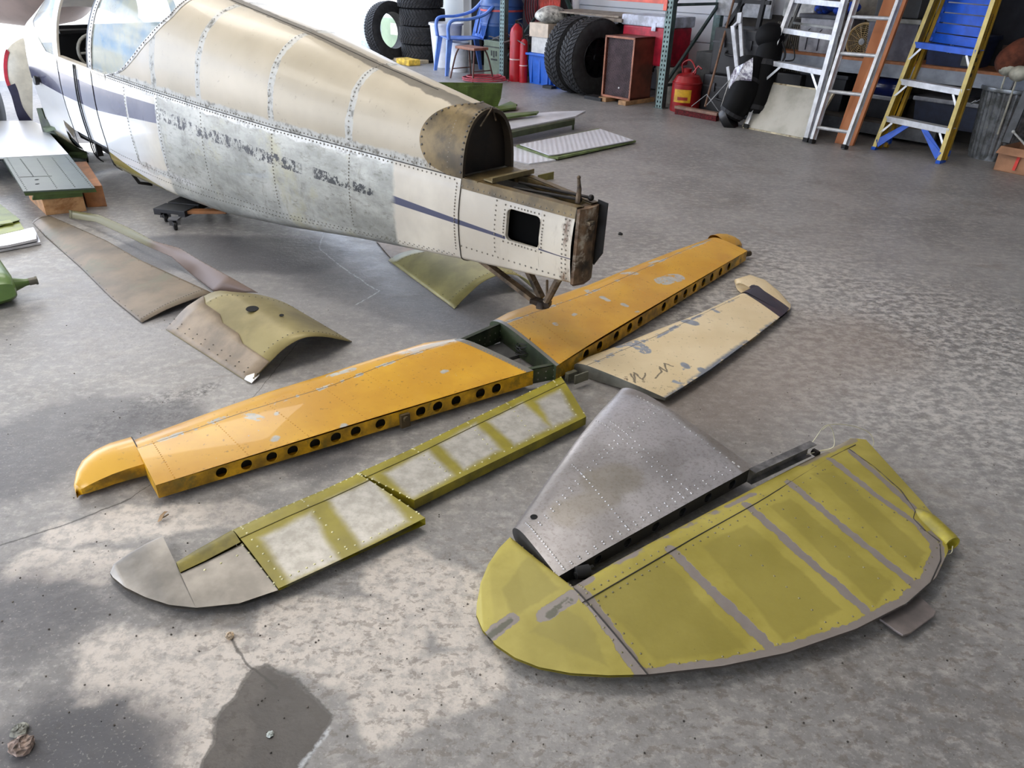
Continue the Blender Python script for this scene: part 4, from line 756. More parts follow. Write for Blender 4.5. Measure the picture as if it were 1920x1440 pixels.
    for P_ in ([(1517, 838, .06), (1530, 820, .09), (1545, 800, .13), (1560, 796, .13), (1590, 797, .12), (1625, 808, .09), (1638, 826, .05), (1634, 845, .02)], [(1536, 845, .06), (1562, 838, .08), (1563, 815, .12), (1555, 798, .15), (1542, 806, .13)], [(1512, 852, .05), (1545, 845, .06), (1562, 850, .05), (1575, 862, .03)], [(1774, 1040, .02), (1784, 1036, .03), (1786, 1024, .04)]):
        b = MB(); b.tube(smoothc([at(*x) for x in P_], 5), .0014, 5); part('wire', b, M('pale_wire', (196, 190, 160), .4), T, smooth=True)
    b = MB(); b.tube([at(1524, 846, .05), at(1534, 852, .05)], .012, 8); part('hinge_pin', b, M('dark_steel', (44, 40, 38), .45, .6), T, smooth=True)
rudder()
# ================================================================== LOOSE SKINS AND PARTS
def sheet(name, rows, mat, label, cat, th=.0025, holes=None, sub=4, rimm=None, rv=None, parts=()):
    """curved sheet-metal skin: rows = list of cross-sections (matching point counts)"""
    n = 26; R_ = [samp([list(p) for p in smoothc(r, 5)], n) for r in rows]; m = len(R_); ts = np.linspace(0, m-1, (m-1)*10+1); G_ = []
    for t in ts: i = min(int(t), m-2); f = t-i; G_.append([R_[i][k]*(1-f)+R_[i+1][k]*f for k in range(n)])
    A = np.array(G_); L = (A[..., 0].mean(), A[..., 1].mean(), 0)
    T = thing(name, label, cat, L); part('skin', MB().grid(G_), mat, T, smooth=50, mod=solidify(th))
    rr = [A[i, k]+[0, 0, th*.5+.0005] for i in range(0, len(ts), 2) for k in (1, n-2)]+[A[i, k]+[0, 0, th*.5+.0005] for i in (1, len(ts)-2) for k in range(1, n-1)]
    part('edge_fasteners', MB().rivets(rr, .0036, h=.3), M('fastener_dark', (60, 54, 44), .5, .3), T, kind='stuff')
    return T, A
def skins():
    tan = M('tan_primer_skin', (110, 96, 78), .5, .1, .12, 4, .05, dirt=(104, 100, 80))
    a = [(60, 416, .006), (86, 444, .004), (150, 500, .004), (210, 560, .004), (266, 605, .006)]; c = [(92, 404, .03), (129, 420, .035), (199, 451, .03), (262, 487, .03), (397, 549, .03)]
    T, A = sheet('skin_panel', [[at(*p), lerp(at(*p), at(*q), .35)+[0, 0, .012], lerp(at(*p), at(*q), .7)+[0, 0, .008], at(*q)] for p, q in zip(a, c)], tan, 'long flat tan metal skin on the floor below the wooden blocks', 'metal panel')
    lt = M('worn_patch_blue_grey', (142, 142, 158), .5, .2); b = MB(); c0 = at(187, 452, .038); b.lathe([(0, .0), (.06, -.001)], 18, c0, (0, 0, 1)); 
    u_ = [(129, 394, .05), (187, 403, .09), (244, 428, .09), (289, 452, .09), (337, 465, .10), (375, 488, .10), (431, 519, .09), (484, 549, .05)]; l_ = [(130, 409, .004), (180, 416, .05), (232, 440, .05), (277, 462, .05), (322, 482, .05), (360, 515, .01), (401, 547, .01), (440, 552, .01)]
    g = G('flange_paint'); x = g.sep()[0]; fm = g.set(g.mix(g.band(x, -.12, .02), (96, 90, 52), (96, 76, 64)), .45, .2, bump=g.noise(9, 4), bs=.2)
    sheet('bent_flange_strip', [[at(*p), lerp(at(*p), at(*q), .5)+[.01, -.01, .01], at(*q)] for p, q in zip(u_, l_)], fm, 'narrow twisted olive and brown metal strip behind the tan skin', 'metal strip')
    ol = G('arched_skin_paint'); y = ol.noise(3, 5, .6); c = ol.mix(ol.band(y, .35, .65), (110, 98, 54), (140, 127, 80)); arch = ol.set(c, .42, .2, bump=ol.noise(5, 4), bs=.15, bd=.01)
    bk = [(311, 618, .0), (328, 600, .03), (352, 575, .075), (401, 547, .125), (440, 548, .135), (487, 553, .12), (530, 566, .06), (556, 580, 0.002)]; fr = [(469, 719, .002), (482, 704, .02), (507, 678, .06), (536, 651, .10), (570, 633, .12), (607, 631, .10), (636, 636, .05), (660, 641, .002)]
    T, A = sheet('arched_skin', [px(bk), px(fr)], arch, 'arched olive metal skin with a black oval hole, left of the yellow tail plane', 'metal panel')
    pk = M('pink_tan_doubler', (134, 118, 98), .5, .1, .10, 7, .05)
    b = MB(); nn = len(A); rows = [[A[i, k]+[0, 0, .003] for k in range(0, 9)] for i in range(nn)]
    rows = [[A[i, k]*(1-f)+A[i, k+1]*f+np.array([0, 0, .0035]) for k, f in ((0, 0), (1, 0), (2, 0), (3, 0), (3, .6), (4, .2+.8*(1-i/(nn-1))), (min(24, int(5+3*(1-i/(nn-1)))), 0))] for i in range(nn)]
    part('side_doubler', b.grid(rows), pk, T, smooth=50, mod=solidify(.002))
    b = MB(); R_ = [(A[i, 2]+[0, 0, .006]) for i in range(nn) for _ in (0,)]+[(A[i, 1]+[0, 0, .006]) for i in range(nn)]; part('doubler_rivets', b.rivets(R_, .004, h=.4), M('fastener_dark', (60, 54, 44), .5, .3), T, kind='stuff')
    for (ppx, rr) in (((473, 579), .028), ((528, 591), .010)):
        d = at(ppx[0], ppx[1], .125); P = A.reshape(-1, 3); best = None
        for i in range(nn-1):
            for k in range(A.shape[1]-1):
                pass
        # centre on the skin where the sight line meets it
        zs = .13
        for _ in range(6): q = at(ppx[0], ppx[1], zs); j = np.argmin(((P[:, :2]-q[:2])**2).sum(1)); zs = P[j, 2]
        q = at(ppx[0], ppx[1], zs+.003); b = MB(); b.lathe([(0, .0015), (rr*.96, .0015), (rr, 0)], 20, q, (.05, -.05, 1)); part('oval_hole', b, M('black_void', (10, 10, 10), .9), T)
    b = MB(); b.prism([at(462, 706, .022), at(487, 697, .022), at(486, 705, .02), at(472, 719, .006), at(458, 712, .01)], (0, 0, .003)); part('bent_corner', b, M('pale_metal', (196, 194, 190), .35, .5), T)
    bk = [(728, 488, .002), (750, 475, .045), (790, 466, .09), (845, 462, .11), (905, 475, .09), (950, 498, .03)]; fr = [(852, 579, .002), (878, 552, .05), (908, 527, .09), (945, 514, .105), (985, 522, .07), (1012, 552, .002)]
    sheet('arched_skin', [px(bk), px(fr)], M('cream_olive_skin', (150, 142, 92), .4, .1, .10, 4, .05), 'arched pale olive metal skin on the floor under the tail of the fuselage', 'metal panel')
    b = MB(); b.prism(px([(705, 452), (735, 487), (1000, 482), (1127, 468), (1085, 448), (900, 440)], .003), (0, 0, .004)); single('flat_sheet', b, M('brown_sheet', (150, 130, 112), .5, .1, .15, 6), 'thin brown sheet on the floor behind the tail post', 'metal sheet')
    # green panels by the racks
    gp = M('zinc_green_primer', (84, 102, 46), .5, .1, .15, 5); T = thing('green_channel', 'upright green primed sheet with a turned flange, standing beyond the fuselage tail', 'metal panel', at(900, 205))
    b0, b1 = at(850, 212), at(934, 205); n_ = np.array([.2, 1, 0]); zt = zat(b1, 938, 156); mid = []
    b = MB(); b.prism([b0-[.8, 0, 0], b1, b1+[0, 0, .05], b1+[.03, 0, .12], b1+[.05, 0, zt], b0-[.8, 0, -zt-.03]], (0, .006, 0)); part('upright_sheet', b, gp, T)
    b = MB(); b.prism([b0, at(970, 199, .03), at(957, 193, .03), b1+[0, .1, 0]], (0, 0, .02)); b.prism([at(880, 215, .02), at(968, 205, .02), at(968, 199, .03), at(880, 208, .03)], (0, 0, .02)); part('foot_flange', b, gp, T)
    b = MB(); R_ = [(lerp(b0, b1, t)+[0, -.002, z], (0, -1, 0)) for t in (.0, .3, .65, .95) for z in np.arange(.03, zt, .022)]; R_ += [(lerp(b0, b1, t)+[0, -.002, zt-.01], (0, -1, 0)) for t in np.linspace(0, 1, 24)]; part('rivets', b.rivets(R_, .005), M('zinc_rivet', (96, 116, 60), .5), T, kind='stuff')
    wm_ = M('white_lit_sheet', (206, 206, 212), .35, .1, .06, 3); gd = M('dark_green_edge', (64, 72, 50), .5)  # daylight on the top sheet is put into its white colour
    T = thing('raised_panel', 'grey-white panel propped on small feet, its long dark edge toward the tail', 'metal panel', at(1010, 245)); z = .12
    b = MB(); b.prism([at(900, 238, z), at(952, 247, z), at(1078, 222, z), at(1098, 211, z), at(1040, 213, z), at(935, 222, z)], (0, 0, .02)); part('top_sheet', b, wm_, T)
    b = MB(); b.prism([at(900, 242, z), at(952, 250, z-.0), at(1078, 224, z), at(1078, 221, z+.01), at(952, 245, z+.01)], (0, 0, -.05)); part('edge_channel', b, gd, T)
    b = MB()
    for p_ in ((1075, 226), (955, 252), (930, 250)): q = at(*p_, z-.03); b.tube([q, (q[0], q[1], 0)], .012, 8)
    part('foot', b, gd, T)
    b = MB(); b.prism(px([(880, 222), (1010, 212), (1006, 216), (890, 232)], .16), (0, 0, .02)); single('green_strip', b, gp, 'long thin green strip lying on the grey-white propped panel', 'metal strip', loc=(*at(945, 222, .16)[:2], .14))
    g = G('ribbed_white_sheet'); u_ = g.noise(2, 2); wv = g.node('ShaderNodeTexWave', {'Vector': g.p, 'Scale': 7., 'Distortion': 1.}); rb = g.set(g.mix(g.noise(5, 4), (196, 196, 204), (218, 218, 224)), .4, .1, bump=wv.outputs[1], bs=.25, bd=.01)
    T = thing('ribbed_sheet', 'white ribbed metal panel with a green rim, lying flat beyond the tail', 'metal panel', at(1080, 272)); b = MB(); b.prism([at(*p, .035) for p in ((975, 272), (1125, 243), (1188, 264), (1045, 291), (1030, 292))], (0, 0, .008)); part('sheet', b, rb, T)
    b = MB(); b.prism([at(*p, .012) for p in ((968, 276), (1122, 244), (1192, 267), (1046, 299), (1028, 296))], (0, 0, .018)); part('rim', b, M('pale_green_primer', (116, 132, 84), .5), T)
    b = MB(); b.prism([at(*p, .0) for p in ((925, 285), (962, 276), (1030, 297), (1042, 302), (992, 309), (950, 300))], (0, 0, .010)); single('ribbed_sheet', b, rb, 'white metal panel partly under the ribbed one, beside the dark tail cavity', 'metal panel')
    b = MB(); q0, q1 = at(1008, 340), at(1038, 336); z = zat(q1, 1037, 322); b.prism([q0, q1, q1+[0, 0, z], q0+[0, 0, z*.8]], (0, .01, 0)); single('olive_strip', b, M('olive_primer', (118, 110, 56), .5), 'small olive metal strip standing behind the control horn of the tail', 'metal strip')
    # small sheets and chips on the left
    b = MB(); b.prism(px([(-60, 385), (0, 383), (38, 413), (0, 424), (-60, 436)], .02), (0, 0, .004)); single('olive_sheet', b, M('olive_panel_paint', (96, 108, 44), .45, .1), 'olive green panel on the floor at the left edge, topmost of the flat green pair', 'metal panel', loc=at(0, 410))
    b = MB(); b.prism(px([(-60, 420), (30, 406), (46, 432), (0, 442), (-60, 452)], .004), (0, 0, .008)).prism(px([(-40, 424), (20, 415), (25, 420), (-40, 430)], .016), (0, 0, .01)); single('olive_sheet', b, M('olive_panel_light', (126, 134, 60), .45, .1), 'pale olive panel under the darker one at the left edge', 'metal panel')
    wl = M('silver_foil_sheet', (206, 206, 212), .22, .6, .06, 6, .1)
    for k, (o, lab) in enumerate(((0, 'bright silver folded sheet by the left edge, lowest of its stack'), (1, 'bright silver sheet on top of another, left edge of the floor'))):
        b = MB(); z = .004+.022*k; b.prism(px([(-50, 462-o*6), (40, 440-o*4), (64, 430), (70, 440+o*2), (77-o*8, 458-o*6), (20, 469-o*6), (-50, 482-o*8)], z), (0, 0, .014)); single('silver_sheet', b, wl, lab, 'metal sheet', loc=at(30, 455))
    # green tank with spout
    tk = M('green_tank_enamel', (96, 124, 66), .3, 0, .1, 3); T = thing('fuel_tank', 'rounded green tank with a short capped spout at the left edge', 'tank', at(-20, 560))
    c0, c1, c2 = at(44, 572), at(-10, 492), at(0, 580); y_ = (c1-c0)*[1, 1, 0]; y_ /= np.linalg.norm(y_); x_ = np.array([-y_[1], y_[0], 0]); hh = .16
    b = MB(); rows = []
    for s_, k in ((0, .55), (.03, .85), (.08, 1), (.42, 1), (.47, .9), (.5, .6)):
        ring = []
        for a in np.linspace(0, 2*PI, 29)[:-1]: c, s2 = se(a, 5); ring.append(c0+y_*(s_)+x_*(.30-c*.30*(.9+.1*k))+np.array([0, 0, hh/2+s2*hh/2*k+.002]))
        rows.append(ring)
    b.grid(rows, close=True); b.poly(rows[0]); b.poly(rows[-1]); part('body', b, tk, T, smooth=50)
    p0, p1 = at(34, 532, .07), at(70, 525, .07); d = (p1-p0)/np.linalg.norm(p1-p0); Ln = np.linalg.norm(p1-p0); b = MB(); b.lathe([(.045, -.05), (.028, 0), (.018, .03), (.016, Ln*.7)], 14, p0, d); part('spout', b, tk, T, smooth=True); b = MB(); b.lathe([(0, Ln*.55), (.019, Ln*.55), (.019, Ln*.9), (.022, Ln*.9), (.022, Ln), (0, Ln)], 14, p0, d); part('cap', b, M('dull_steel_cap', (110, 108, 100), .4, .6), T, smooth=True)
    # wing centre section on blocks
    T = thing('wing_section', 'wing centre section with mirror-bright skin and dark green flap on wooden blocks', 'wing', at(60, 330)); z = .19
    g = G('mirror_skin'); ms = g.set((226, 228, 232), g.mt('MULTIPLY_ADD', g.noise(3, 3), .1, .26), .55, bump=g.noise(1.4, 3), bs=.2, bd=.02)
    b = MB(); top = [at(*p, z) for p in ((6, 295), (128, 289), (79, 234), (60, 226), (-140, 228), (-160, 305))]; b.prism(top, (0, 0, -.012)); part('bright_skin', b, ms, T)
    b = MB(); b.prism([at(*p, z) for p in ((6, 296), (129, 290), (178, 352), (44, 359))], (0, 0, -.01)); part('green_panel', b, M('dark_green_skin', (54, 64, 50), .42, .1, .1, 4), T)
    b = MB(); b.prism([at(44, 359, z-.01), at(178, 352, z-.01), at(180, 357, z-.03), at(46, 364, z-.03)], (0, .004, -.012)); b.prism([at(60, 372, .12), at(155, 365, .12), at(153, 358, .15), at(62, 364, .15)], (0, 0, -.012)); part('lower_flange', b, M('flange_green', (74, 92, 46), .5), T)
    b = MB(); b.prism([at(-160, 310, z-.012), at(6, 297, z-.012), at(44, 360, z-.012), at(48, 362, z-.04), at(8, 300, .05), at(-160, 316, .05)], (-.02, .02, 0)); b.prism([at(6, 297, z-.012), at(30, 330, z-.012), at(26, 334, .03), at(2, 302, .03)], (.02, .03, 0)); part('inner_rib', b, GREEN, T)
    b = MB(); a_, c_ = at(79, 234, z-.012), at(128, 290, z-.012); d_ = at(178, 354, z-.012); b.prism([a_, c_, c_-[0, 0, .15], a_-[0, 0, .15]], (-.004, -.004, 0)); part('end_rib', b, GREEN, T)
    R_ = [lerp(at(*p, z+.0005), at(*q, z+.0005), t) for p, q in (((14, 298), (50, 356)), ((38, 298), (62, 330)), ((70, 298), (106, 352)), ((98, 296), (140, 350)), ((122, 292), (172, 350)), ((38, 332), (96, 330))) for t in np.linspace(0, 1, 22)]; part('rivets', MB().rivets(R_, .005, h=.4), M('green_rivet', (40, 46, 36), .5), T, kind='stuff')
    b = MB(); [b.lathe([(0, .001), (.012, .001), (.013, 0)], 12, at(*p, z), (0, 0, 1)) for p in ((69, 337), (70, 345))]; part('bolt_hole', b, M('black_void', (10, 10, 10), .9), T)
    wood = M('pine_wood', (172, 128, 84), .6, 0, .15, 6, .15, dirt=(150, 98, 50))
    def block(a, c, back, h, lab, m=wood):
        a, c, k = at(*a), at(*c), at(*back); d = k-a; b = MB(); b.prism([a, c, c+d, k], (0, 0, h)); single('wood_block', b, m, lab, 'wood block', bevel=.003, group='blocks under the wing section')
    block((87, 404), (163, 396), (56, 374), .10, 'nearest pine block under the wing section, end grain toward the tan skin')
    block((164, 389), (201, 387), (138, 340), .14, 'pine block under the dark green flap, nearest the dolly', M('orange_wood', (158, 106, 66), .6, 0, .15, 6))
    # green spar bracket
    T = thing('spar_frame', 'dark green perforated spar frame standing between wing section and fuselage', 'spar', at(120, 300)); b0 = at(92, 292); d = at(168, 306)-b0; Ld = np.linalg.norm(d); d /= Ld
    def vp(x, y): k = solve(b0, d, (0, 0, 1.), x, y); return b0+d*k[0]+np.array([0, 0, k[1]])
    b = MB(); b.prism([vp(*p) for p in ((68, 203), (77, 203), (84, 222), (104, 232), (160, 287), (163, 305), (110, 300), (84, 262))], (.006, .02, 0)); part('web_plate', b, GREEN, T)
    b = MB(); b.prism([vp(80, 238), vp(120, 232), vp(122, 236), vp(84, 244)], (.05, -.08, 0)); b.prism([vp(130, 284), vp(163, 286), vp(164, 291), vp(132, 290)], (.05, -.1, 0)); part('flange', b, M('green_primer_mid', (60, 76, 42), .5), T)
    b = MB()
    for (x, y, r) in ((74, 212, .012), (76, 221, .012), (90, 224, .022), (78, 230, .01), (126, 257, .05), (134, 270, .02)):
        b.lathe([(0, -.003), (r, -.003), (r, 0)], 14, vp(x, y), (.9*d[1], -.9*d[0], 0))
    part('hole_ring', b, M('pale_hole', (190, 186, 170), .5), T)
skins()
def dolly():
    c = at(330, 431); T = thing('dolly', 'black wheeled dolly under the fuselage belly', 'dolly', (*at(300, 405)[:2], 0)); blk = M('dolly_black', (28, 28, 32), .6)
    d = at(347, 397, .12)-at(287, 391, .12); d[2] = 0; Ld = np.linalg.norm(d); d /= Ld; n_ = np.array([-d[1], d[0], 0]); o = at(287, 393, .09); o[2] = .074
    b = MB(); 
    for k in range(4): b.prism([o+n_*(.15*k), o+d*(Ld)+n_*(.15*k), o+d*Ld+n_*(.15*k+.13), o+n_*(.15*k+.13)], (0, 0, .024))
    b.prism([o-n_*.0-[0, 0, .0], o+d*.05, o+d*.05+n_*.6, o+n_*.6], (0, 0, -.015)); b.prism([o+d*(Ld-.05), o+d*Ld, o+d*Ld+n_*.6, o+d*(Ld-.05)+n_*.6], (0, 0, -.015)); part('deck', b, blk, T, bevel=.003)
    b = MB(); b.prism([o+d*(Ld-.02)+n_*.02+[0, 0, .0], o+d*(Ld+.22)+n_*.10, o+d*(Ld+.22)+n_*.16, o+d*(Ld-.02)+n_*.08], (0, 0, .018)); part('plank', b, M('plank_wood', (150, 100, 60), .6), T)
    def caster(q):
        b = MB(); q = np.array(q); ax = np.array([math.cos(.5), math.sin(.5), 0]); b.lathe([(0, -.012), (.022, -.012), (.028, -.008), (.028, .008), (.022, .012), (0, .012)], 20, q+[0, 0, .029], ax); w_ = part('caster', b, M('caster_rubber', (22, 22, 24), .45), T, smooth=35)
        b = MB(); b.beam(q+ax*.017+[0, 0, .03], q+ax*.017+[0.0, 0.01, .066], .003, .03, ax).beam(q-ax*.017+[0, 0, .03], q-ax*.017+[0, .01, .066], .003, .03, ax).box(q+[0, .01, .068], (.06, .06, .008)).tube([q+ax*.02+[0, 0, .034], q-ax*.02+[0, 0, .034]], .007, 8)
        f_ = part('fork', b, M('zinc_fork', (120, 120, 124), .35, .7), w_)
    caster((c[0], c[1], 0)); caster((*(o+d*.04+n_*.05)[:2], 0)); caster((*(o+d*.04+n_*.5)[:2], 0)); caster((*(o+d*(Ld-.05)+n_*.5)[:2], 0))
dolly()
# ================================================================== RACKS AND CLUTTER ALONG THE BACK WALL
def wp(x, y, v=0.):
    b = W(0, v); k = solve(b, UD, (0, 0, 1.), x, y); return np.array([k[0], v, k[1]])
def Wp(x, y, v=0.): k = wp(x, y, v); return W(*k)
R3 = (UD, ND, (0, 0, 1))
def wb(b, u0, u1, v0, v1, z0, z1): return b.box(W((u0+u1)/2, (v0+v1)/2, (z0+z1)/2), (u1-u0, v1-v0, z1-z0), R3)
def ext(pL, pR, pT, v, z0=None):
    a, c, t = wp(*pL, v), wp(*pR, v), wp(*pT, v); return a[0], c[0], (a[2] if z0 is None else z0), t[2]
def uprights():
    teal = M('teal_rack_paint', (118, 140, 138), .5, .2, .1, 12, dirt=(84, 96, 94)); void = M('black_void', (10, 10, 10), .9)
    def up_(u, v0, lab, hgt=3.2):
        T = thing('rack_upright', lab, 'rack upright', W(u, v0)); b = MB(); w_ = .095
        # front face with two columns of punched slots
        cols = [-.5*w_, -.30*w_, -.14*w_, .14*w_, .30*w_, .5*w_]; n = int(min(hgt, 1.6)/.05)
        for i in range(n):
            z = i*.05
            for k, (a, c) in enumerate(zip(cols[:-1], cols[1:])):
                if k in (1, 3): o = .012 if k == 3 else 0; b.poly([W(u+a, v0, z), W(u+c, v0, z), W(u+c, v0, z+.012), W(u+a, v0, z+.012)]); b.poly([W(u+a, v0, z+.036), W(u+c, v0, z+.036), W(u+c, v0, z+.05), W(u+a, v0, z+.05)])
                else: b.poly([W(u+a, v0, z), W(u+c, v0, z), W(u+c, v0, z+.05), W(u+a, v0, z+.05)])
        b.poly([W(u-w_/2, v0, n*.05), W(u+w_/2, v0, n*.05), W(u+w_/2, v0, hgt), W(u-w_/2, v0, hgt)])
        part('slotted_face', b, teal, T)
        b = MB(); wb(b, u-w_/2, u-w_/2+.004, v0, v0+.075, 0, hgt); wb(b, u+w_/2-.004, u+w_/2, v0, v0+.075, 0, hgt); part('side_flange', b, M('teal_paint_shaded', (72, 88, 86), .5, .2), T, kind='stuff')  # same teal, darkened on sides and braces to imitate shade
        b = MB(); wb(b, u-w_/2+.004, u+w_/2-.004, v0+.03, v0+.034, 0, hgt); part('inner_shadow_plate', b, void, T)
        b = MB(); wb(b, u-.07, u+.07, v0-.01, v0+.1, 0, .008); part('foot_plate', b, M('teal_paint_shaded', (72, 88, 86), .5, .2), T)
        b = MB(); wb(b, u-w_/2, u+w_/2, v0+.95, v0+1.02, 0, hgt); part('rear_post', b, teal, T)
        b = MB()
        for z0, z1 in ((.25, .25), (.25, 1.1), (1.1, 1.1), (1.1, 2.0), (2.0, 2.0)): b.beam(W(u, v0+.07, z0), W(u, v0+.96, z1), .03, .03, tuple(UD))
        part('side_brace', b, M('teal_paint_shaded', (72, 88, 86), .5, .2), T, kind='stuff')
    up_(-2.83, 0, 'slotted teal rack upright in front of the blue drum'); up_(.0, 0, 'slotted teal rack upright between the red cooler and the red fuel can'); up_(4.25, .08, 'slotted teal rack upright at the right edge behind the trash can')
    b0_, b1_ = wp(884, 100, .85), wp(903, 100, .85); b = MB(); wb(b, b0_[0], b1_[0], .85, 1.05, 0, 1.9); single('dark_gap_box', b, M('matt_black', (20, 20, 24), .8), 'narrow black box standing in for the dark gap between the white jamb and the blue drum', 'dark gap', bevel=.004)  # black box stands in for the dark gap beside the drum
    sal = M('faded_orange_beam', (226, 108, 92), .5, .1, .08, 6)
    for u0, u1, z, m, lab in ((-2.78, -.04, 1.16, sal, 'faded orange rack beam between the two teal uprights'), (.05, 4.05, 1.5, sal, 'faded orange rack beam above the black cases'), (-2.78, 4.05, 2.35, sal, 'orange upper rack beam above the frame')):
        b = MB(); wb(b, u0, u1, -.0, .05, z-.055, z+.055); wb(b, u0, u1, -.006, .0, z+.03, z+.05); wb(b, u0-.01, u0+.04, -.012, .0, z-.12, z+.08); wb(b, u1-.04, u1+.01, -.012, .0, z-.12, z+.08); single('rack_beam', b, m, lab, 'rack beam', bevel=.004)
    wd = M('particle_board', (168, 110, 72), .7, 0, .12, 10)
    b = MB(); wb(b, -4.7, 4.05, .03, 1.02, 2.41, 2.43); single('shelf_board', b, wd, 'unseen top shelf board added above the frame to shade the rack', 'shelf')  # added out of view to throw shade on the rack below
    gb = M('grey_rack_beam', (142, 148, 158), .5, .15, .08, 6)
    z = .60; b = MB(); wb(b, .9, 4.0, .42, .47, z-.02, z+.10); wb(b, .9, 4.0, .414, .42, z+.0, z+.02); single('rack_beam', b, gb, 'grey steel shelf beam crossing behind the ladders', 'rack beam')
    b = MB(); wb(b, .9, 4.0, .415, .95, z+.10, z+.125); single('shelf_board', b, wd, 'orange-brown particle board shelf behind the ladders', 'shelf')
    b = MB(); wb(b, 1.3, 3.0, .42, .47, .04, .15); single('rack_beam', b, M('dark_grey_beam', (92, 94, 98), .5), 'low dark grey rack beam behind the ladder feet', 'rack beam')
    b = MB(); wb(b, 1.3, 3.0, .42, .95, .15, .17); single('shelf_board', b, M('dark_board', (84, 76, 68), .7), 'lowest dark shelf board behind the ladder feet', 'shelf')
    b = MB(); wb(b, .12, 4.05, 1.0, 1.05, 0, 1.02); single('backing_sheet', b, M('wall_shade_sheet', (58, 52, 46), .8), 'dark sheet standing in for wall shade behind the cases', 'board')  # dark sheet put in for the shade along this wall
    b = MB(); wb(b, 1.0, 1.9, .98, 1.0, 1.0, 1.9); single('backing_sheet', b, M('tan_plywood', (120, 114, 104), .8), 'tan wall sheet behind the top of the aluminium stepladder', 'board')
    b = MB(); wb(b, 3.0, 4.05, .965, .995, .2, 2.3); single('shade_sheet', b, M('shade_sheet_dark', (40, 40, 44), .8, 0, .2, 4), 'dark sheet standing in for shade behind the yellow ladder at the right', 'shade sheet')  # another dark sheet added where the bay lies in shade
uprights()
def tyre(name, c, ax, R, wd, lab, rimr=.52, hub=True, group=None, lugs=44):
    ax = np.array(ax, float); ax /= np.linalg.norm(ax); T = thing(name, lab, 'tyre', c-np.array([0, 0, R if abs(ax[2]) < .5 else wd/2]), group=group)
    rub = M('tyre_rubber', (40, 40, 42), .75, 0, .2, 14); h = wd/2
    prof = [(R*rimr, -h*.72), (R*.62, -h*.95), (R*.80, -h), (R*.93, -h*.93), (R*.972, -h*.80), (R*.975, 0), (R*.972, h*.80), (R*.93, h*.93), (R*.80, h), (R*.62, h*.95), (R*rimr, h*.72), (R*rimr, -h*.72)]
    b = MB(); b.lathe(prof, 40, c, ax); part('carcass', b, rub, T, smooth=40)
    x = np.cross(ax, (0, 0, 1.) if abs(ax[2]) < .9 else (1., 0, 0)); x /= np.linalg.norm(x); y = np.cross(ax, x); b = MB()
    for k in range(lugs):
        for row, (s0, s1) in enumerate(((-.9, -.50), (-.45, -.04), (.04, .45), (.50, .9))):
            a0 = 2*PI*(k+.5*(row % 2))/lugs; sk = (.35 if row < 2 else -.35)*2*PI/lugs; wdt = 2*PI/lugs*.33; vs = []
            for rr in (R*.965, R):
                for (s, da) in ((s0, -wdt-sk), (s0, wdt-sk), (s1, wdt+sk), (s1, -wdt+sk)):
                    a = a0+da; r_ = rr-(.02*R if abs(s) > .85 else 0); vs.append(c+ax*h*s+r_*(x*math.cos(a)+y*math.sin(a)))
            b.add(vs, [(4, 5, 6, 7), (0, 1, 5, 4), (1, 2, 6, 5), (2, 3, 7, 6), (3, 0, 4, 7)])
    part('tread_blocks', b, rub, T, kind='stuff')
    if hub:
        b = MB(); b.lathe([(R*.52, h*.74), (R*.50, h*.80), (R*.47, h*.55), (R*.44, h*.2), (R*.30, h*.15), (R*.26, h*.45), (R*.12, h*.5), (R*.1, h*.62), (0, h*.62)], 32, c, ax)
        for k in range(8):
            a = 2*PI*k/8; d = x*math.cos(a)+y*math.sin(a); b.beam(c+ax*h*.45+d*R*.12, c+ax*h*.50+d*R*.45, .05*R*2, .02, tuple(ax))
        part('wheel_rim', b, M('dark_rim', (30, 31, 36), .35, .6), T, smooth=35)
    return T
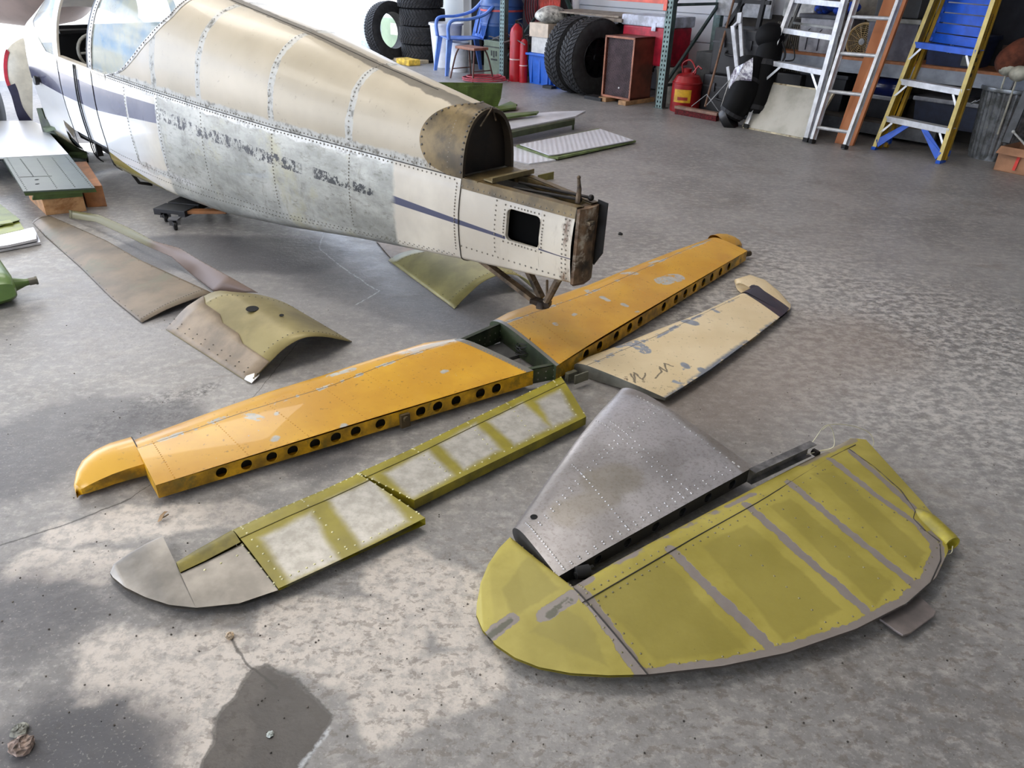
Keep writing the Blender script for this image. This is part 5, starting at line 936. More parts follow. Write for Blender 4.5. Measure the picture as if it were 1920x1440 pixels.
def left_bay():
    # leaning and stacked tyres by the door
    u0 = -5.28
    for k in range(6):
        c = W(u0+.02*math.sin(k*2), .42+.02*math.cos(k*3), .135+.262*k); names = ('lowest', 'second', 'third', 'fourth', 'fifth', 'topmost')
        tyre('car_tyre', c, (0, 0, 1), .375, .26, f'dusty car tyre, {names[k]} of the tall stack behind the blue chair', .6, False, 'stacked tyres by the open door', 40)
    c = W(-5.62, .0, .44); tyre('car_tyre', c, (UD[0]+ND[0]*.1, UD[1]+ND[1]*.1, .12), .44, .24, 'ribbed tyre standing upright against the left side of the tyre stack', .64, False, None, 60)
    # green cabinets outside
    gm = M('pale_green_cabinet', (150, 172, 140), .5, 0, .05, 4)
    for u, w_, m, lab in ((-6.02, .74, gm, 'pale green metal cabinet with a white notice, left of the tyres'), (-6.74, .68, M('pale_blue_cabinet', (186, 200, 206), .5), 'pale blue-grey metal cabinet beside the green one, outside the door')):
        T = thing('metal_cabinet', lab, 'cabinet', W(u, .7)); b = MB(); wb(b, u-w_/2, u+w_/2, .35, 1.1, .05, .60); part('body', b, m, T, bevel=.03)
        b = MB(); wb(b, u-w_/2+.05, u+w_/2-.05, .4, 1.05, 0, .05); part('plinth', b, M('pale_plinth', (190, 186, 170), .7), T)
        b = MB(); wb(b, u-w_/2+.02, u+w_/2-.02, .335, .35, .09, .56); part('door', b, m, T, bevel=.005)
        if m is gm: b = MB(); wb(b, u-.05, u+.25, .328, .335, .34, .52); part('notice', b, M('notice_white', (226, 222, 206), .6), T, label='white notice')
    b = MB(); wb(b, -6.2, -4.9, -.05, .25, 0, .05); single('pale_plank', b, M('pale_plank_wood', (214, 196, 166), .7), 'pale plank on the floor by the tyre stack', 'plank')
    b = MB(); wb(b, -5.1, -4.75, -.25, -.02, 0, .09); single('yellow_sponge', b, M('yellow_foam', (218, 176, 70), .9, 0, .2, 12), 'yellow foam block on the floor left of the blue chair', 'foam block', bevel=.02)
    wh = M('white_plastic', (228, 230, 234), .4, 0, .03)
    T = thing('plastic_bin', 'tall white plastic bin behind the left legs of the blue chair', 'bin', W(-4.42, .25)); b = MB(); b.lathe([(0, 0), (.20, 0), (.25, .60), (.27, .60), (.27, .63), (.24, .63), (.19, .03), (0, .03)], 28, W(-4.42, .25, 0)); part('bin_body', b, wh, T, smooth=35)
    T = thing('bucket', 'white bucket under the seat of the blue chair', 'bucket', W(-3.86, .05)); b = MB(); b.lathe([(0, 0), (.13, 0), (.155, .38), (.165, .38), (.165, .41), (.15, .41), (.125, .02), (0, .02)], 24, W(-3.86, .05, 0)); part('bucket_body', b, wh, T, smooth=35); b = MB(); b.tube([W(-3.86-.16*math.cos(a), .05-.05*math.sin(a), .36-.16*math.sin(a)) for a in np.linspace(0, PI, 14)], .004, 6); part('handle', b, M('steel_wire', (150, 150, 150), .4, .8), T, smooth=True)
    # blue plastic armchair
    bl = M('blue_plastic', (88, 128, 210), .3, 0, .05); q = W(-3.72, .02); a = math.radians(200)
    T = thing('plastic_armchair', 'blue moulded plastic garden chair by the open hangar door', 'chair', q); X = np.array([math.cos(a), math.sin(a), 0]); Yv = np.array([-X[1], X[0], 0]); sc = 1.12
    K = lambda x, y, z: q+(X*x+Yv*y)*sc+np.array([0, 0, z*sc])      # x forward, y side
    b = MB(); b.grid([[K(.25-.5*t, (.24-.03*t)*s, .43-.035*math.sin(PI*min(1, t*1.3))*(1-s*s)-(.02 if t > .9 else 0)) for s in np.linspace(-1, 1, 9)] for t in np.linspace(0, 1, 9)]); part('seat', b, bl, T, smooth=45, mod=solidify(.012))
    b = MB()
    def back(t, s): wv = .25+.04*t-.10*max(0, t-.7)/.3*0; zz = .42+.48*t-(.10*s*s*(t > .5)*(t-.5)*2); return K(-.25-.13*t+.05*s*s, wv*s, zz)
    for j in range(6):
        s0, s1 = -1+j*(2/6)+.06, -1+(j+1)*(2/6)-.06; b.grid([[back(t, s) for s in (s0, s1)] for t in np.linspace(0.05, .85, 7)])
    b.grid([[back(t, s) for s in np.linspace(-1, 1, 13)] for t in (.78, .86, .93, 1.0)]); b.grid([[back(t, s) for s in np.linspace(-1, 1, 13)] for t in (.0, .05, .1)])
    for s in (-1, 1): b.grid([[back(t, s*.9), back(t, s)] for t in np.linspace(0, 1, 9)])
    part('backrest', b, bl, T, smooth=50, mod=solidify(.010))
    for s in (-1, 1):
        b = MB(); path = smoothc([K(.27, s*.29, .43), K(.28, s*.31, .58), K(.22, s*.32, .655), K(.0, s*.31, .67), K(-.22, s*.30, .73), K(-.36, s*.27, .86)], 6)
        b.grid([[p+(Yv*.034*sc*k)-[0, 0, .0] for k in (-1, 1)] for p in path]); part('armrest', b, bl, T, smooth=60, mod=solidify(.034))
        for xx, x2 in ((.25, .31), (-.25, -.34)):
            b = MB(); b.grid([[K(xx+(x2-xx)*t+dx*(1-.45*t), s*(.25+.05*t)+dy*(1-.4*t)*s, .43*(1-t)) for dx, dy in ((-.035, -.03), (.035, -.03), (.035, .03), (-.035, .03))] for t in np.linspace(0, 1, 6)], close=True); part('leg', b, bl, T, smooth=40)
    # step stool
    br = M('brown_stool_metal', (92, 62, 54), .45, .3); q = W(-3.03, -.38)
    T = thing('step_stool', 'small brown step stool in front of the blue chair', 'stool', q); b = MB(); b.box(q+[0, 0, .42], (.42, .26, .035), R3); part('seat', b, M('brown_stool_top', (150, 100, 76), .5), T, bevel=.008)
    for su in (-1, 1):
        for sv in (-1, 1):
            b = MB(); b.tube(smoothc([q+UD*.17*su+ND*.09*sv+[0, 0, .41], q+UD*.205*su+ND*.13*sv+[0, 0, .30], q+UD*.25*su+ND*.19*sv+[0, 0, .01]], 5), .012, 8); part('leg', b, br, T, smooth=True)
    b = MB(); b.tube([q+UD*.22*-1+ND*.16*s+[0, 0, .14] for s in (-1, 1)], .008, 6); part('cross_bar', b, br, T); b = MB(); b.tube([q+UD*.22+ND*.16*s+[0, 0, .14] for s in (-1, 1)], .008, 6); part('cross_bar', b, br, T)
    # red hose coil
    b = MB(); c = W(-2.82, -.32, 0)
    P_ = [c+np.array([(.34-.03*(k/20))*math.cos(k*.31)+.02*math.sin(k*.17), (.26-.02*(k/20))*math.sin(k*.31), .014+.022*(k/20)]) for k in range(64)]; b.tube(P_, .010, 7); single('air_hose', b, M('red_rubber_hose', (170, 60, 72), .6), 'coil of red air hose on the floor by the step stool', 'hose', smooth=True)
    # green metal boxes, drum
    gx = M('grey_green_box', (112, 124, 104), .55, .1, .08, 5); b0, b1, z0, z1 = ext((907, 143), (962, 149), (906, 74), .12, 0); b1 = -2.89
    T = thing('metal_box', 'tall grey-green steel box with stencilled marks under the blue drum', 'box', W((b0+b1)/2, .3)); b = MB(); wb(b, b0, b1, .12, .62, 0, z1); part('body', b, gx, T, bevel=.01); b = MB(); wb(b, b0-.005, b1+.005, .112, .628, z1-.09, z1-.075); part('lid_seam', b, M('dark_seam', (60, 64, 58), .6), T)
    b = MB()
    for k in range(3): wb(b, b0+.16+.05*k, b0+.19+.05*k, .117, .12, z1-.20-.02*(k % 2), z1-.13)
    wb(b, b0+.16, b0+.30, .117, .12, z1-.26, z1-.235); part('stencil_mark', b, M('stencil_dark', (50, 52, 50), .7), T, kind='stuff')
    T = thing('plastic_drum', 'blue plastic drum with a red band, behind the teal upright', 'drum', W(-3.52, .62, z1)); bd = M('blue_drum_plastic', (44, 84, 146), .35, 0, .1, 3); c = W(-3.40, .50, z1+.005)
    b = MB(); b.lathe([(0, 0), (.28, 0), (.30, .03), (.31, .16), (.318, .17), (.318, .20), (.31, .21), (.31, .42), (.318, .43), (.318, .46), (.305, .48), (.27, .56), (0, .57)], 32, c); part('drum_body', b, bd, T, smooth=35); b = MB(); b.lathe([(.313, .36), (.316, .36), (.316, .385), (.313, .385)], 32, c); part('red_band', b, M('red_band', (196, 84, 84), .5), T, smooth=True, label='red band'); b = MB(); b.lathe([(.26, .555), (.325, .555), (.325, .60), (.27, .60), (.26, .57), (0, .575)], 32, c); part('rim', b, M('grey_drum_rim', (150, 158, 166), .4, .3), T, smooth=35)
    jk = random.Random(5); b = MB()
    for k in range(9):
        p0 = W(jk.uniform(-3.15, -2.4), jk.uniform(.05, .3), z1+.02+jk.random()*.05); d = UD*jk.uniform(-.3, .3)+ND*jk.uniform(-.15, .15)+np.array([0, 0, jk.uniform(0, .06)]); b.tube([p0-d, p0+d], jk.uniform(.008, .02), 6)
    b2 = MB(); b2.tube([W(-2.9, .1, z1-.02), W(-2.2, .25, z1+.0)], .03, 6); b.add(b2.v, b2.f); single('tool_heap', b, M('dull_tool_steel', (96, 92, 90), .5, .4), 'heap of dull hand tools lying between the drum and the white sack', 'tools', kind='stuff', group=None)
    # extinguishers
    red = M('extinguisher_red', (176, 22, 34), .3, 0, .05)
    def ext_(p, r, h, lab):
        q = np.array([*W(wp(*p, .1)[0], .1)[:2], 0]); T = thing('fire_extinguisher', lab, 'fire extinguisher', q); b = MB(); b.lathe([(0, 0), (r, 0), (r, h*.80), (r*.85, h*.87), (r*.35, h*.93), (r*.3, h*.95), (0, h*.95)], 24, q); part('cylinder', b, red, T, smooth=35); b = MB(); b.lathe([(r*1.01, h*.36), (r*1.012, h*.36), (r*1.012, h*.38), (r*1.01, h*.38)], 24, q); part('band', b, M('pale_band', (226, 200, 196), .5), T)
        b = MB(); b.box(q+[0, 0, h*.97], (.05, .04, .05)).beam(q+[0, 0, h*1.0], q+UD*.10+[0, 0, h*1.03], .015, .01).beam(q+[0, 0, h*.96], q-UD*.09+[0, 0, h*.9], .012, .01); part('valve', b, M('valve_black', (34, 32, 32), .4, .3), T); b = MB(); b.tube(smoothc([q+[0, 0, h*.97], q+UD*r*1.3+[0, 0, h*.9], q+UD*r*1.35+[0, 0, h*.5]], 6), .010, 6); part('hose', b, M('valve_black', (34, 32, 32), .4, .3), T, smooth=True)
    ext_((967, 151), .095, .78, 'large red fire extinguisher right of the teal upright'); ext_((981, 153), .06, .60, 'smaller red fire extinguisher with pale band beside the large one')
    # blue totes, boxes, bundles
    bt = M('blue_tote_plastic', (32, 96, 196), .4, 0, .05)
    def tote(u0, u1, v0, v1, z0, z1, m, lab, lidm=None, cat='storage bin', name='storage_tote', rim=.025):
        T = thing(name, lab, cat, W((u0+u1)/2, (v0+v1)/2, z0)); b = MB(); tp = .03
        lo = [W(u0+tp, v0+tp, z0), W(u1-tp, v0+tp, z0), W(u1-tp, v1-tp, z0), W(u0+tp, v1-tp, z0)]; hi = [W(u0, v0, z1), W(u1, v0, z1), W(u1, v1, z1), W(u0, v1, z1)]; b.poly(lo[::-1]); b.grid([lo, hi], close=True); b.poly([p-[0, 0, .02] for p in hi]); part('tub', b, m, T)
        b = MB(); wb(b, u0-rim, u1+rim, v0-rim, v1+rim, z1-.035, z1+(.02 if lidm else -.005)); part('lid' if lidm else 'rim', b, lidm or m, T, bevel=.008)
        b = MB(); n = 3
        for k in range(n): uu = u0+(u1-u0)*(k+.5)/n; wb(b, uu-.012, uu+.012, v0+tp*.2, v0+tp, z0+.02, z1-.04)
        part('rib', b, m, T, kind='stuff'); return T
    tote(-2.40, -1.93, .10, .62, 0, .40, bt, 'blue plastic tote below the white boxes'); tote(-1.87, -1.5, .05, .5, 0, .36, bt, 'blue plastic tote half hidden behind the left upright tyre')
    b = MB(); wb(b, -2.35, -1.95, .12, .5, .40, .60); single('carton', b, M('white_carton', (212, 210, 206), .7, 0, .05), 'white carton on the left blue tote', 'box', bevel=.004); b = MB(); wb(b, -2.38, -2.02, .10, .42, .60, .77); single('carton', b, M('cream_carton', (214, 196, 176), .7, 0, .05), 'cream open carton on top of the white carton', 'box', bevel=.004)
    b = MB(); c = W(-2.17, .25, .86); b.ball(c, .22, 18, 12, (1, 1, .5)); v = [np.array(p) for p in b.v]; rr = random.Random(4); b.v = [tuple(c+(p-c)*(1+.18*math.sin(9*p[0]+7*p[2])*math.cos(11*p[1]))) for p in v]; single('cloth_bundle', b, M('grey_white_cloth', (196, 194, 186), .9, 0, .25, 8, dirt=(96, 96, 88)), 'bundled grey-white cloth on the cream carton', 'cloth', smooth=60)
    b = MB(); c = W(-1.78, .35, .62); b.ball(c, .24, 16, 10, (1, 1, 1.1)); single('dark_sack', b, M('dark_sacking', (66, 62, 56), .95, 0, .25, 10), 'dark lumpy sack between the cloth bundle and the upright tyres', 'sack', smooth=60)
    b = MB(); wb(b, -2.25, -.95, .25, .95, .905, .925); b2 = MB(); wb(b2, -1.2, -.85, .2, .7, .86, .90); b.add(b2.v, b2.f); single('cardboard_sheet', b, M('grey_brown_card', (150, 138, 124), .8), 'wide grey-brown cardboard sheet lying over the tops of the tyres', 'cardboard')
    b = MB(); 
    for k in range(7):
        o = W(-2.55+.03*k, .55, 1.22); b.tube(smoothc([o+UD*.10*math.cos(a)+[0, 0, -.20+.22*math.sin(a)*(1+.05*k)] for a in np.linspace(0, 2*PI, 12)], 2), .014, 6)
    single('orange_extension_lead', b, M('orange_cord', (196, 70, 52), .5), 'loops of orange extension cord hanging behind the extinguishers', 'cord', smooth=True)
    b = MB()
    for k in range(5):
        o = W(-3.0+.05*k, .7, 1.18); b.tube(smoothc([o+UD*.12*math.cos(a)+[0, 0, -.24+.26*math.sin(a)] for a in np.linspace(0, 2*PI, 12)], 2), .012, 6)
    single('hanging_hose', b, M('dark_red_hose', (116, 28, 34), .5), 'dark red hoses hanging beside the blue drum', 'hose', smooth=True)
    b = MB(); wb(b, -4.6, -2.6, 1.06, 1.12, 0, 1.9); single('backing_sheet', b, M('dark_maroon_board', (46, 34, 36), .8), 'dark board on the wall behind the blue drum', 'board')
    b = MB(); b.tube([W(-2.23, .9, .5), W(-2.38, .9, 1.6)], .05, 12); single('white_pipe', b, wh, 'white plastic pipe leaning on the wall behind the cardboard sheet', 'pipe', smooth=40)
    b = MB(); b.tube([W(-2.75, .85, 1.5), W(-2.2, .85, .7)], .03, 10); single('green_hose', b, M('green_hose', (40, 76, 66), .5), 'dark green hose beside the white pipe', 'hose', smooth=40)
    # wheels
    ax = UD*1.0+ND*-.12
    tyre('offroad_tyre', W(-1.43, .06, .455), ax, .455, .26, 'knobbly truck wheel, left of the upright pair beside the wooden speaker', .5, True, None, 48); tyre('offroad_tyre', W(-1.13, .04, .455), ax, .455, .26, 'knobbly truck wheel with dark rim, nearest the wooden speaker', .5, True, None, 48)
    tyre('truck_tyre', W(-1.05, .66, .45), ax, .42, .24, 'tyre behind the truck wheels, left of the red cooler', .55, False, None, 48)
    b = MB(); wb(b, -1.95, -1.78, -.03, .06, 0, .035); single('black_block', b, M('black_block', (34, 34, 36), .7), 'small black block on the floor left of the truck wheels', 'block'); b = MB(); wb(b, -1.0, -.72, -.22, -.05, 0, .04); single('black_block', b, M('black_block', (34, 34, 36), .7), 'flat dark block between the truck wheel and the speaker', 'block')
    # wooden loudspeaker on blocks
    u0, u1, z0, z1 = ext((1127, 183), (1178, 193), (1136, 70), -.12, .06); u1 = u0+.46; z1 = .74
    T = thing('loudspeaker', 'wooden cabinet loudspeaker with woven brown grille on wood blocks', 'speaker', W((u0+u1)/2, .1, .05)); wn = M('walnut_veneer', (104, 54, 40), .45, 0, .15, 5); b = MB(); e = .022
    wb(b, u0, u0+e, -.12, .26, .05, z1); wb(b, u1-e, u1, -.12, .26, .05, z1); wb(b, u0, u1, -.12, .26, z1-e, z1); wb(b, u0, u1, -.12, .26, .05, .05+e); wb(b, u0, u1, .25, .26, .05, z1); part('cabinet', b, wn, T)
    b = MB(); wb(b, u0, u1, -.124, -.12, .05, .05+e); wb(b, u0, u1, -.124, -.12, z1-e, z1); wb(b, u0, u0+e, -.124, -.12, .05, z1); wb(b, u1-e, u1, -.124, -.12, .05, z1); part('front_edge', b, M('light_walnut_edge', (170, 112, 88), .5), T)
    b = MB(); wb(b, u0+e, u1-e, -.085, -.075, .05+e, z1-e); part('grille_backing', b, M('grille_black', (34, 28, 32), .8), T)
    b = MB(); gw, gh, s = u1-u0-2*e, z1-.05-2*e, .034
    for k in range(int((gw*1.5+gh)/s)):
        for sg in (1, -1):
            ya = -gw*1.5+s*k if sg > 0 else s*k; yb = ya+sg*gw*1.5; t0, t1 = sorted(((0-ya)/(yb-ya), (gh-ya)/(yb-ya))); t0, t1 = max(0, t0), min(1, t1)
            if t1-t0 > .03: b.beam(W(u0+e+gw*t0, -.088, .05+e+ya+(yb-ya)*t0), W(u0+e+gw*t1, -.088, .05+e+ya+(yb-ya)*t1), .005, .004, tuple(ND))
    part('woven_grille', b, M('grille_lattice', (104, 86, 92), .6), T, kind='stuff'); b = MB(); b.lathe([(0, 0), (.011, .0), (.011, .004), (0, .004)], 10, W(u0+.25, -.092, .17), tuple(-ND)); part('badge', b, M('badge_silver', (206, 206, 206), .3, .6), T)
    for uu, ln, lab in ((u0+.08, .30, 'left wood block under the loudspeaker'), (u0+.40, .55, 'right wood block under the loudspeaker')):
        b = MB(); wb(b, uu-.05, uu+.07, -.20, -.2+ln, 0, .05); single('wood_block', b, M('speaker_block_wood', (176, 136, 96), .7), lab, 'wood block', bevel=.004)
    # cooler on bucket
    zc = .42; T = thing('drinks_cooler', 'red picnic cooler with white lid behind the loudspeaker', 'cooler', W(-.52, .5, zc)); b = MB(); wb(b, -.86, -.14, .25, .68, zc, zc+.42); part('body', b, M('cooler_red', (186, 36, 60), .4), T, bevel=.02); b = MB(); wb(b, -.88, -.12, .23, .70, zc+.42, zc+.54); part('lid', b, M('cooler_white', (204, 210, 226), .4), T, bevel=.02); b = MB(); wb(b, -.4, -.34, .222, .232, zc+.38, zc+.47); part('latch', b, M('cooler_white', (204, 210, 226), .4), T)
    for uu, lab in ((-.24, 'dusty white bucket under the right end of the red cooler'), (-.68, 'dusty white bucket under the left end of the red cooler, behind the speaker')):
        b = MB(); b.lathe([(0, 0), (.13, 0), (.15, .37), (.16, .37), (.16, .415), (0, .415)], 24, W(uu, .45, 0)); single('bucket', b, M('dusty_white_plastic', (176, 174, 166), .6), lab, 'bucket', smooth=35)
left_bay()
def mid_bay():
    # fuel can
    q = W(.28, .13); T = thing('safety_fuel_can', 'round red metal fuel can with yellow label, right of the teal upright', 'fuel can', q); rd = M('fuel_can_red', (150, 26, 30), .35, .1, .12, 6); b = MB(); b.lathe([(0, 0), (.165, 0), (.17, .02), (.17, .30), (.175, .305), (.175, .315), (.165, .32), (.13, .385), (.06, .42), (0, .425)], 32, q); part('body', b, rd, T, smooth=35)
    b = MB(); b.grid([[q+np.array([0, 0, z])+.172*(-ND*math.cos(a)+UD*math.sin(a)) for a in np.linspace(-.25, .95, 12)] for z in (.11, .25)]); part('label', b, M('label_yellow', (206, 158, 30), .5), T, label='yellow label'); b = MB(); b.grid([[q+np.array([0, 0, z])+.1735*(-ND*math.cos(a)+UD*math.sin(a)) for a in np.linspace(.05, .75, 12)] for z in (.135, .17)]); part('label_print', b, M('label_red', (150, 40, 30), .5), T)
    b = MB(); b.lathe([(.04, .40), (.045, .43), (.05, .46), (0, .47)], 14, q-UD*.02).tube(smoothc([q-UD*.08+[0, 0, .40], q-UD*.10+[0, 0, .50], q+UD*.0+[0, 0, .55], q+UD*.09+[0, 0, .46], q+UD*.08+[0, 0, .40]], 5), .009, 7).tube([q+UD*.06+[0, 0, .42], q+UD*.12+[0, 0, .50], q+UD*.17+[0, 0, .47]], .010, 6); part('spout_and_handle', b, rd, T, smooth=True)
    # black cases
    bc = M('black_case_plastic', (30, 30, 34), .5, 0, .15, 5)
    def case(u0, u1, v0, v1, z0, z1, lab):
        T = thing('equipment_case', lab, 'case', W((u0+u1)/2, (v0+v1)/2, z0)); b = MB(); wb(b, u0, u1, v0, v1, z0, z1); part('shell', b, bc, T, bevel=.02); b = MB(); zs = z0+(z1-z0)*.7; wb(b, u0-.006, u1+.006, v0-.006, v1+.006, zs-.008, zs+.008); part('seam_band', b, M('case_trim_grey', (62, 62, 66), .5, .3), T)
        for t in (.22, .78): b = MB(); uu = u0+(u1-u0)*t; wb(b, uu-.035, uu+.035, v0-.02, v0-.004, zs-.05, zs+.04); part('latch', b, M('case_trim_grey', (62, 62, 66), .5, .3), T)
        b = MB(); uu = (u0+u1)/2; b.tube(smoothc([W(uu-.10, v0, zs-.08), W(uu-.09, v0-.03, zs-.12), W(uu+.09, v0-.03, zs-.12), W(uu+.10, v0, zs-.08)], 4), .010, 6); part('handle', b, bc, T, smooth=True)
    case(.42, 1.08, .22, .8, 0, .42, 'large black equipment case on the floor behind the broom'); case(.46, 1.06, .26, .8, .422, .90, 'black equipment case stacked on another behind the broom handle'); case(1.2, 1.5, .45, .85, 0, .5, 'black case standing behind the golf bag')
    b = MB(); wb(b, .16, .42, .4, .9, 0, .62); single('grey_crate', b, M('grey_crate', (66, 66, 66), .7), 'dark grey crate behind the red fuel can', 'crate', bevel=.01)
    b = MB(); wb(b, .0, .72, .92, .97, .98, 1.25); single('white_board', b, M('white_board', (186, 188, 190), .6), 'white board leaning above the black cases, right of the teal upright', 'board')
    b = MB()
    for k, (a, c) in enumerate(((.5, .9), (.62, .62), (.9, .9))): b.beam(W(a-.05, .5, .9), W(c, .5, 1.6), .045, .045, tuple(ND))
    b.beam(W(.5, .5, 1.16), W(.95, .5, 1.16), .04, .04, tuple(ND)); single('metal_stand', b, M('black_frame_metal', (24, 24, 27), .5, .3), 'black metal frame standing on the stacked black cases', 'metal frame')
    # corrugated boards
    for k, (u0, u1, z1, lab) in enumerate(((1.02, 1.40, .98, 'dark ribbed mat leaning behind the white folding frame, left one'), (1.36, 1.78, .96, 'dark ribbed mat leaning behind the golf bag, right one'))):
        b = MB(); v = .60+.03*k
        for j in range(16): uu = u0+(u1-u0)*j/16; wb(b, uu, uu+(u1-u0)/16*.6, v, v+.03, .15, z1)
        wb(b, u0, u1, v+.015, v+.03, .15, z1); single('ribbed_mat', b, M('ribbed_grey_brown', (84, 80, 72), .7, 0, .2, 8), lab, 'ribbed mat')
    # broom
    c = W(.72, -.10); T = thing('push_broom', 'push broom with long wooden handle and red head leaning on the cases', 'broom', c); a = Wp(1322, 200, -.1); t = Wp(1376, 0, .42); b = MB(); b.tube([a, t+(t-a)*.15], .013, 8); part('handle', b, M('broom_wood', (120, 88, 66), .6), T, smooth=True)
    p0, p1 = wp(1268, 203, -.12), wp(1348, 214, -.12); b = MB(); wb(b, p0[0], p1[0], -.16, -.08, .06, .09); part('head', b, M('broom_head_brown', (140, 108, 92), .6), T, bevel=.004); b = MB(); wb(b, p0[0]+.01, p1[0]-.01, -.15, -.09, .0, .06); part('bristles', b, M('dark_red_bristle', (84, 16, 20), .9, 0, .3, 60), T, kind='stuff'); b = MB(); b.tube([a-UD*.18+[0, 0, -.02], a+[0, 0, .13]], .005, 6).tube([a+UD*.18+[0, 0, -.02], a+[0, 0, .13]], .005, 6); part('brace', b, M('steel_wire', (150, 150, 150), .4, .8), T, kind='stuff')
    # white folding frame
    wf = M('white_painted_metal', (204, 206, 212), .45, 0, .08); T = thing('folding_frame', 'white painted folding chair frame leaning behind the golf bag', 'folding frame', W(1.0, .1)); b = MB(); b.beam(Wp(1382, 125, .12), Wp(1374, 48, .16), .045, .025, tuple(ND)); part('leg', b, wf, T, bevel=.004); b = MB(); b.beam(Wp(1392, 110, .15), Wp(1388, 40, .20), .04, .025, tuple(ND)); part('leg', b, wf, T, bevel=.004); b = MB(); b.beam(Wp(1370, 165, .10), Wp(1365, 125, .12), .035, .02, tuple(ND)); part('leg', b, wf, T)
    b = MB(); b.beam(Wp(1386, 44, .18), Wp(1388, 24, .2), .05, .03, tuple(ND)).beam(Wp(1376, 50, .16), Wp(1388, 38, .2), .02, .05, tuple(ND)); part('hinge', b, wf, T)
    # golf bags
    bk = M('black_nylon', (9, 9, 11), .7, 0, .2, 6, spec=.2)
    def bag(pts, rad, lab, extra=None):
        T = thing('golf_bag', lab, 'bag', (*np.array(pts[0])[:2], 0)); b = MB(); P_ = smoothc(pts, 5); n = len(P_); R_ = np.interp(np.linspace(0, 1, n), np.linspace(0, 1, len(rad)), rad); b.tube(P_, list(R_), 16); part('body', b, bk, T, smooth=50)
        for f in (.12, .6): b = MB(); i = int(f*n); b.tube([P_[i], P_[i+1]], [R_[i]*1.05, R_[i+1]*1.05], 16, cap=False); part('strap_band', b, M('black_webbing', (36, 36, 40), .7), T)
        return T, P_
    T, P_ = bag([Wp(1368, 222, -.25)+[0, 0, .02], Wp(1388, 185, -.2), Wp(1402, 150, -.1), Wp(1412, 112, -.02)], [.12, .15, .145, .12, .14], 'black golf bag with its base toward the camera, lying propped in front'); b = MB(); b.tube([Wp(1358, 226, -.27), Wp(1372, 218, -.25)], [.125, .14], 16); part('base_cup', b, M('black_base', (30, 30, 33), .35), T, smooth=50, bevel=.01)
    b = MB(); b.tube([Wp(1366, 152, -.16), Wp(1325, 197, -.2)], .006, 6).tube([Wp(1368, 150, -.2), Wp(1352, 200, -.3)], .005, 6); part('stand_leg', b, M('steel_wire', (150, 150, 150), .4, .8), T, kind='stuff')
    T, P_ = bag([Wp(1410, 226, -.08)+[0, 0, .06], Wp(1424, 170, -.0), Wp(1438, 115, .08), Wp(1448, 75, .14)], [.12, .14, .125, .14, .13, .10], 'black golf bag with hood standing behind the other one'); b = MB(); b.ball(Wp(1444, 68, .14), .15, 16, 10, (1, 1, .9)); part('hood', b, bk, T, smooth=50); b = MB(); b.tube(smoothc([P_[8]+[.06, -.08, 0], P_[11]+[.14, -.1, 0], P_[14]+[.1, -.06, 0]], 5), .012, 6); part('carry_strap', b, M('black_webbing', (36, 36, 40), .7), T)
    g = G('clear_plastic_film'); n = g.noise(16, 5, .7); m = g.set(g.mix(g.band(n, .4, .6), (120, 112, 130), (236, 236, 242)), .15); b = MB(); rr = random.Random(2); ctr = [Wp(x, y, -.24) for x, y in ((1366, 165), (1368, 142), (1382, 126), (1398, 118), (1410, 108), (1410, 132), (1408, 152), (1392, 150), (1378, 156))]
    cc = sum(ctr)/len(ctr); vs = [cc+np.array([0, 0, .0])-ND*.05]+[p+ND*rr.uniform(-.03, .03) for p in ctr]; b.add(vs, [(0, k, k % len(ctr)+1) for k in range(1, len(ctr)+1)]); single('plastic_bag', b, m, 'crumpled clear plastic bag caught on the golf bags', 'plastic bag', mod=solidify(.006))
    # framed panel leaning behind aluminium stepladder
    a, c, d_, e_ = W(1.30, -.20, .01), Wp(1510, 260, -.22), Wp(1540, 168, .05), Wp(1441, 157, .05); c[2] = .01; g = G('dirty_panel'); n = g.noise(3, 5, .6); pm = g.set(g.mix(g.band(n, .35, .65), (158, 156, 146), (190, 188, 180)), .35, .3); d_ = c+(e_-a)+(c-a)*.0; T = thing('framed_panel', 'dirty grey framed panel leaning behind the aluminium stepladder', 'panel', a); nn = np.cross(c-a, e_-a); nn /= np.linalg.norm(nn); b = MB(); b.prism([a, c, d_, e_], nn*.012); part('sheet', b, pm, T)
    b = MB()
    for p_, q_ in ((a, c), (c, d_), (d_, e_), (e_, a)): b.beam(p_-nn*.006, q_-nn*.006, .035, .03, tuple(nn))
    part('frame', b, M('flaking_cream_wood', (196, 186, 160), .7, 0, .15, 9, dirt=(120, 100, 70)), T, kind='stuff')
mid_bay()
